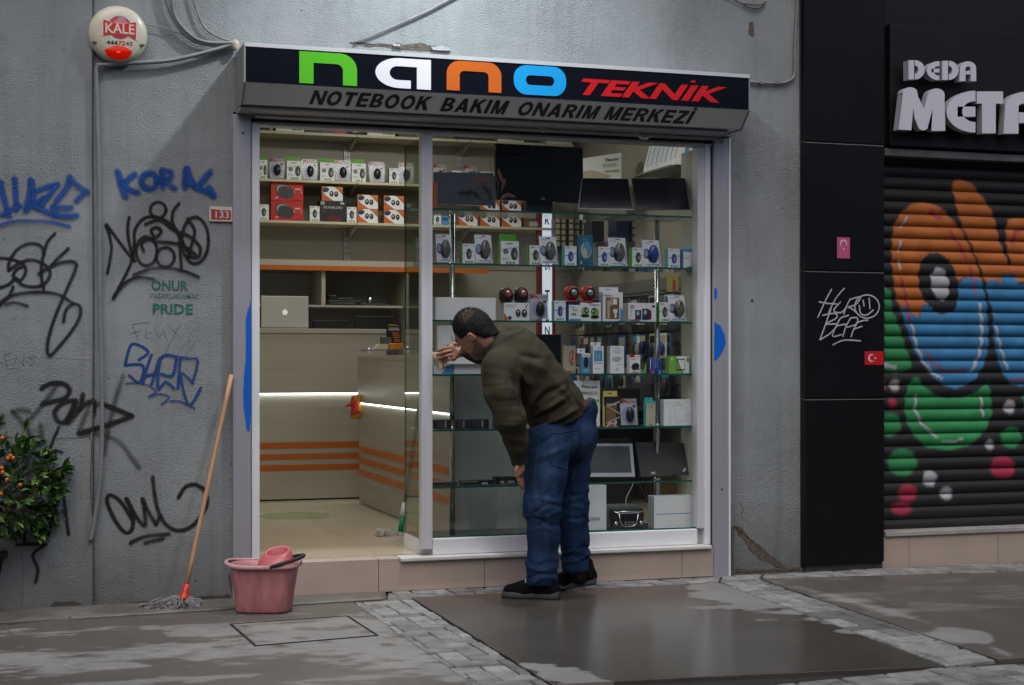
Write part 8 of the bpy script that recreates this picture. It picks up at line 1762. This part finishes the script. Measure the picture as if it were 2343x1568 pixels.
# ================================================================== MOP
mg = G(404, 1392); mop = thing("string_mop", "string mop with wooden handle and red socket leaning on the shopfront frame", "mop", (mg.x, mg.y, 0))
btm = W(421, 1366, mg.y + .03); top = W(529.5, 858, -.055); sock = btm.lerp(top, .045)
M_wood = mat("pale_wood", (.48, .27, .14), .55, vary=.12, vscale=6, streak=(8, 8, .6))
m = MB(); m.tube([sock.lerp(top, k / 8) for k in range(9)], .0115, 12); m.build("handle", M_wood, mop)
m = MB(); a, b = btm, sock.lerp(top, .012); m.tube([btm - UP * .012, btm, btm.lerp(b, .25), btm.lerp(b, .4), b], [.034, .032, .020, .017, .0155], 14); m.build("socket", mat("red_plastic", (.55, .03, .01), .35), mop)
m = MB(); rnd = random.Random(5); hub = btm - UP * .008
for k in range(230):
    a = rnd.uniform(0, 2 * pi); L0 = rnd.uniform(.10, .19); dx = cos(a) * L0 * .95 - .035; dy = sin(a) * L0 * .45 - .015
    if dx > .07: dx *= .62
    e = Vector((hub.x, hub.y, 0)) + IR * dx + Vector((IA.x, IA.y, 0)) * dy; hz = rnd.uniform(.035, .075)
    s0 = hub + Vector((rnd.uniform(-.02, .02), rnd.uniform(-.02, .02), rnd.uniform(-.01, .01)))
    m1 = s0.lerp(e, .35); m1.z = hub.z * .85 + rnd.uniform(-.01, .02); m2 = s0.lerp(e, .75) + Vector((rnd.uniform(-.02, .02), rnd.uniform(-.02, .02), 0)); m2.z = rnd.uniform(.015, .04); e.z = rnd.uniform(.004, .014)
    e2 = e + Vector((rnd.uniform(-.03, .03), rnd.uniform(-.02, .02), 0)); e2.z = .004
    m.tube(catmull([s0, m1, m2, e, e2], 3), rnd.uniform(.0022, .0034), 5)
m.build("mop_strings", mat("grey_yarn", (.20, .19, .20), .95, vary=.45, vscale=70), mop, kind="stuff")

# ================================================================== SIREN BOX
YZ = -.075; C0 = W(271, 76, YZ); ra = 66 / F * dep(271, YZ)
sir = thing("alarm_siren", "round cream alarm siren with red KALE badge and glowing red lens", "alarm siren", (C0.x, 0, C0.z))
M_cream = mat("cream_plastic", (.62, .57, .44), .28, vary=.06, vscale=12); RX = Matrix.Rotation(pi / 2, 3, 'X')
m = MB(); m.lathe([(ra * .96, .0), (ra, .02), (ra, .035), (ra * .95, .052), (ra * .84, .064), (ra * .6, .071), (ra * .3, .0735), (0, .074)], (C0.x, -.001, C0.z), rot=RX, seg=48); hs = m.build("housing", M_cream, sir)
def sf(u, v, d=0): # point on the dome, u,v in -1..1 of the radius
    r = min(1, math.hypot(u, v)); dep_ = .0745 - .0035 * (r / .5) ** 2 if r < .6 else .0705 - (r - .6) ** 1.6 * .055
    return (C0.x + u * ra, -.001 - dep_ - d, C0.z + v * ra)
m = MB(); n0 = []
for k in range(13): t = -1 + 2 * k / 12; n0.append((t * .46, -.60 + .18 * (1 - t * t)))
for k in range(13): t = 1 - 2 * k / 12; n0.append((t * .46, -.60 - .26 * (1 - t * t) ** .6 if abs(t) < 1 else -.60))
gr = []
m2 = MB(); N1 = 12; M1 = 5
for j in range(M1 + 1):
    for i in range(N1 + 1):
        t = -1 + 2 * i / N1; a_ = -.60 + .16 * (1 - t * t); b_ = -.62 - .30 * (1 - t * t) ** .5; v = a_ + (b_ - a_) * j / M1; m2.v.append(sf(t * .46, v, .004 + .006 * (1 - t * t) * sin(pi * j / M1)))
for j in range(M1):
    for i in range(N1): q = j * (N1 + 1) + i; m2.face((q, q + 1, q + N1 + 2, q + N1 + 1), 0, True)
ml = emat("red_lens", (.7, .012, .0), .3); ml.node_tree.nodes["Principled BSDF"].inputs["Roughness"].default_value = .1; m2.build("lens", ml, sir)
m = MB(); m.ball(sf(0, -.66, .006), (ra * .13, .004, ra * .045)); m.build("lit_led", emat("red_led", (1, .05, .01), 2.0), sir)
M_br = mat("badge_red", (.55, .02, .02), .3); M_bw = mat("badge_cream", (.66, .6, .5), .3); M_bl = mat("badge_outline", (.30, .24, .45), .4)
def disc(u, v, r, d, mm, nm, lab=None):
    m = MB(); n = 30; m.v = [sf(u + r * cos(2 * pi * k / n), v + r * sin(2 * pi * k / n), d) for k in range(n)] + [sf(u, v, d)]
    for k in range(n): m.face((k, (k + 1) % n, n))
    m.build(nm, mm, sir, lab)
disc(.05, .20, .405, .0015, M_bl, "badge_outline"); disc(.05, .20, .385, .0022, M_br, "badge")
m = MB()
for (u, w_, h) in ((-.10, .08, .10), (.0, .09, .18), (.10, .09, .22), (.20, .08, .14), (.27, .05, .08)):
    m.quad(sf(u - w_ / 2, .34, .003), sf(u + w_ / 2, .34, .003), sf(u + w_ / 2, .34 + h, .003), sf(u - w_ / 2, .34 + h, .003))
m.build("castle_mark", mat("badge_pale", (.60, .22, .2), .4), sir)
m = MB(); top_ = [(-.52, .44), (-.25, .36), (.05, .32), (.35, .36), (.60, .42)]; bot_ = [(.60, -.20), (.35, -.06), (.05, -.03), (-.25, -.05), (-.52, -.12)]
def bow(k, d, mm, nm):
    m = MB(); P = [(.05 + (a - .05) * k, .14 + (b - .14) * k) for a, b in top_ + bot_]; n = len(P) // 2
    for i in range(n - 1): m.quad(sf(*P[i], d), sf(*P[i + 1], d), sf(*P[2 * n - 2 - i], d), sf(*P[2 * n - 1 - i], d))
    m.build(nm, mm, sir)
bow(1.06, .0035, M_bw, "badge_bow"); bow(.98, .0042, M_br, "badge_bow")
m = MB(); add_text(m, "KALE", -.44, .54, -.02, .32, lambda u, v, d: sf(u, v + .0 * u, .005), 0, .015); m.build("lettering", M_bw, hs)
m = MB(); add_text(m, "444", -.40, -.03, -.42, -.27, lambda u, v, d: sf(u, v, .0022), 0, .01); m.build("phone_digits", mat("digit_black", (.03, .03, .03), .5), sir)
m = MB(); add_text(m, "724", -.01, .36, -.42, -.27, lambda u, v, d: sf(u, v, .0022), 0, .01); m.build("phone_digits", M_br, sir)
m = MB(); add_text(m, "0", .38, .48, -.42, -.27, lambda u, v, d: sf(u, v, .0022), 0, .01); m.build("phone_digits", MATS["digit_black"], sir)
for q in (-1, 1): m = MB(); m.ball(sf(.80 * q, -.36, .0), (ra * .10, .004, ra * .05)); m.build("screw_pocket", mat("pocket_brown", (.12, .09, .06), .7), sir)

# ================================================================== CABLES AND CONDUIT
M_cond = mat("corrugated_conduit", (.205, .213, .213), .6, vary=.1, vscale=20)
def cable(name, lab, pts, rpx, mm, Y=-.02, n=8, ridg=None, smooth=6):
    Q = catmull([(p[0], p[1], p[2] if len(p) > 2 else Y) for p in pts], smooth); P = [W(q.x, q.y, q.z) for q in Q]
    r = rpx / F * dep(P and pts[0][0], Y)
    if ridg:
        L_0 = sum((P[i + 1] - P[i]).length for i in range(len(P) - 1)); step_ = .0085; out = [P[0]]; acc = 0
        for i in range(len(P) - 1):
            seg = (P[i + 1] - P[i]); l = seg.length; t = step_ - acc
            while t < l: out.append(P[i] + seg * (t / l)); t += step_
            acc = l - (t - step_)
        m = MB(); m.tube(out, r, n, ridges=ridg)
    else: m = MB(); m.tube(P, r, n)
    o = m.build(name, mm); tag(o, lab, "cable"); return o
cable("conduit", "corrugated grey conduit running straight down the wall seam from the siren", [(226, 152), (220, 165), (222, 250), (226, 420), (228, 700), (232, 850), (233, 1000), (228, 1100), (216, 1190), (207, 1240)], 4.3, M_cond, -.03, 8, .35)
cable("conduit", "corrugated grey conduit sagging from the siren to the top corner of the sign", [(220, 150), (300, 145), (380, 140), (440, 128), (500, 112), (536, 100)], 4.6, M_cond, -.03, 8, .22)
cable("cable", "thick grey cable coming down in a bend to the sign corner, outermost of the bundle", [(376, -20), (392, 30), (420, 75), (455, 98), (500, 104), (536, 101)], 5, M_cable, -.025)
cable("cable", "second thick grey cable of the bundle beside the siren", [(392, -20), (402, 40), (440, 84), (480, 98), (536, 98)], 4, M_cable, -.035)
cable("cable", "thin grey cable curving from the top edge to the sign corner", [(438, -20), (452, 30), (470, 66), (500, 86), (536, 97)], 2.4, M_cable, -.02)
cable("cable", "very thin wire running from the siren to the cable bundle", [(330, 56), (370, 64), (400, 74), (440, 84)], 1.3, M_cable, -.02)
cable("cable", "thin cable running diagonally up from the middle of the sign", [(810, 97), (860, 78), (920, 52), (980, 25), (1050, -12)], 2.4, M_cable, -.012)
cable("cable", "grey cable clipped to the wall between the sign and the black column", [(1700, 186), (1740, 190), (1780, 191), (1800, 188), (1817, 172), (1818, 120), (1822, 40), (1824, -20)], 3.2, M_cable, -.015)
cable("cable", "tangled thin wires at the top of the wall right of the sign", [(1660, -10), (1690, 6), (1720, 20), (1740, 18), (1752, 4), (1740, 12), (1700, 10)], 1.5, mat("brown_wire", (.07, .05, .04), .7), -.015)
t = thing("cable_tie_knot", "taped knot of cables at the upper left corner of the sign", "cable knot", W(538, 104, -.03)); m = MB(); c = W(538, 104, -.03); m.ball(c, (.022, .02, .03)); m.build("tape", mat("beige_tape", (.40, .33, .27), .7, vary=.2, vscale=60, bump=.6), t)
for pts in ([(1776, 194), (1776, 190)], [(1740, 193), (1740, 189)]): m = MB(); c = W(pts[0][0], 190, -.015); m.box(c.x - .006, c.x + .006, -.028, -.001, c.z - .009, c.z + .009); o = m.build("cable_clip", M_cable); tag(o, "small plastic clip holding the wall cable, %s of the two" % ("right" if pts[0][0] > 1760 else "left"), "cable clip")

# ================================================================== POTTED KUMQUAT TREE
rnd = random.Random(9)
pg = G(-52, 1392); px_, py_ = pg.x, pg.y - .0
tree = thing("kumquat_tree", "kumquat tree with small orange fruits in a dark pot at the left edge", "potted tree", (px_, py_, 0))
m = MB(); m.lathe([(.0, .001), (.115, .001), (.150, .25), (.165, .252), (.168, .29), (.155, .292), (.145, .27), (0, .26)], (px_, py_, 0), seg=32); m.build("pot", mat("dark_brown_pot", (.035, .024, .018), .5, vary=.15), tree)
m = MB(); m.lathe([(0, .261), (.144, .272)], (px_, py_, 0), seg=20); m.build("soil", M_brown, tree)
m = MB(); m.tube([(px_, py_, .26), (px_ + .01, py_, .45), (px_ - .01, py_ + .01, .62), (px_, py_, .85)], [.016, .013, .010, .005], 8); m.build("trunk", mat("bark", (.10, .075, .05), .9, vary=.3, vscale=40), tree)
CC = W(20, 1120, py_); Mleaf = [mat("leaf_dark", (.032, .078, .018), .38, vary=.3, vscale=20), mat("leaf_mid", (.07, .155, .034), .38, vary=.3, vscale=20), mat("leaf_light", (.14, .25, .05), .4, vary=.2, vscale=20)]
def leafmesh(mm):
    m = MB(); prof_ = [0, .55, .9, 1, .85, .5, 0]; n = len(prof_)
    for i, w_ in enumerate(prof_):
        x = i / (n - 1); z = -.25 * (x - .4) ** 2 + .02
        for k in (-1, 0, 1): m.v.append((x, k * w_ * .19, z + (.05 * w_ if k else 0)))
    for i in range(n - 1):
        for k in (0, 1): a = i * 3 + k; m.face((a, a + 1, a + 4, a + 3), 0, True)
    me = bpy.data.meshes.new("leaf"); me.from_pydata(m.v, [], m.f); me.materials.append(mm); me.polygons.foreach_set("use_smooth", [True] * len(m.f)); me.update(); return me, m
LM = [leafmesh(x) for x in Mleaf]
OUT = [(-70, 960), (-40, 940), (10, 948), (40, 985), (96, 958), (112, 1000), (118, 1032), (130, 1056), (147, 1066), (150, 1100), (140, 1130), (128, 1150), (152, 1190), (166, 1208), (120, 1202), (104, 1235), (60, 1220), (0, 1240), (-70, 1240)]
leaves = []; twigs = MB(); tries = 0
def inside(p):
    q = toP(p.x, p.y); t = (p.x - CX) * sn + (p.y + D) * cs; py = HY - F * (p.z - EYE) / t; return inpoly(q[0], py, OUT), q[0], py
clusters = []
while len(clusters) < 400 and tries < 30000:
    tries += 1; v = Vector((rnd.gauss(0, 1), rnd.gauss(0, 1), rnd.gauss(0, 1))).normalized(); r = rnd.uniform(.55, 1.0) ** .6
    p = Vector((px_ + .02, py_, CC.z)) + Vector((v.x * .47 * r, v.y * .33 * r, v.z * .37 * r)); ok, a, b = inside(p)
    if ok: clusters.append((p, v))
for (px1, py1, vv) in ((96, 968, (1, 0, .8)), (108, 1010, (1, 0, .9)), (146, 1075, (1, 0, .9)), (150, 1195, (1, 0, .1)), (158, 1205, (1, 0, -.4)), (100, 1232, (1, 0, -.3)), (72, 985, (.4, 0, 1)), (120, 1040, (1, 0, .6)), (138, 1100, (1, 0, .2)), (6, 960, (0, 0, 1)), (130, 1125, (1, 0, -.2)), (40, 1262, (.5, 0, -.4)), (15, 1255, (.2, 0, -.6)), (30, 1278, (.9, 0, -.3)), (8, 1275, (.2, -.3, -.8))): clusters.append((W(px1, py1, py_ - .02), Vector(vv).normalized()))
core = Vector((px_, py_, CC.z - .1))
for (p, v) in clusters:
    if rnd.random() < .8: q = p + (core - p) * rnd.uniform(.25, .6); twigs.tube([q, (q + p) / 2 + Vector((0, 0, -.01)), p], [.003, .0025, .0015], 4)
    for k in range(rnd.randint(5, 8)):
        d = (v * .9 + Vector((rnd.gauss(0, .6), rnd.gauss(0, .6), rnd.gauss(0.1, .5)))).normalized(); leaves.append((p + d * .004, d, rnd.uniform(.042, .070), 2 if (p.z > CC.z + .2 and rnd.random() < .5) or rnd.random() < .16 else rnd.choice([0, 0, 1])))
vis = [l for l in leaves if inside(l[0])[1] > -30]; rest = [l for l in leaves if inside(l[0])[1] <= -30]
def lmat(l):
    x = l[1]; z = Vector((0, 0, 1)); y = z.cross(x); y = y.normalized() if y.length > .1 else Vector((0, 1, 0)); z2 = x.cross(y); tw = rnd.uniform(-.9, .9)
    R = Matrix((x, y * cos(tw) + z2 * sin(tw), z2 * cos(tw) - y * sin(tw))).transposed().to_4x4(); return Matrix.Translation(l[0]) @ R @ Matrix.Scale(l[2], 4)
vis.sort(key=lambda l: -l[2] + l[0].y)
extra = MB(); extra_m = []
for i, l in enumerate(vis):
    M_ = lmat(l)
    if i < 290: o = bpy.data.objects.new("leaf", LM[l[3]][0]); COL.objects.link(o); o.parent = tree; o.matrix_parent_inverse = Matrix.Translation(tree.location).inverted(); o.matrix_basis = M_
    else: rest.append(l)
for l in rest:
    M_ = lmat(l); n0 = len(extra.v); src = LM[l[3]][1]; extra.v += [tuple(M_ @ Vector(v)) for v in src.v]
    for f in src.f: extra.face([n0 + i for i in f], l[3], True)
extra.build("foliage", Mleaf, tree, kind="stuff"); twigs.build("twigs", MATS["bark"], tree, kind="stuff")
Mfr = mat("kumquat_orange", (.62, .15, .012), .35, vary=.12, vscale=60); Mfy = mat("kumquat_yellow", (.55, .26, .02), .35, vary=.1)
for (a, b, c) in ((5, 1002, 0), (24, 1043, 0), (30, 1048, 0), (18, 1049, 0), (4, 1071, 0), (6, 1081, 0), (16, 1098, 0), (115, 1033, 1), (90, 1055, 0), (3, 1130, 0), (15, 1160, 0), (82, 1193, 1), (149, 1188, 1), (46, 1110, 0), (62, 1150, 1)):
    c_0 = W(a, b, py_ - .30 if a < 60 else py_ - .08); m = MB(); m.ball(c_0, (.0095, .0095, .0105), 0, 12, 8); m.build("fruit", Mfy if c else Mfr, tree)
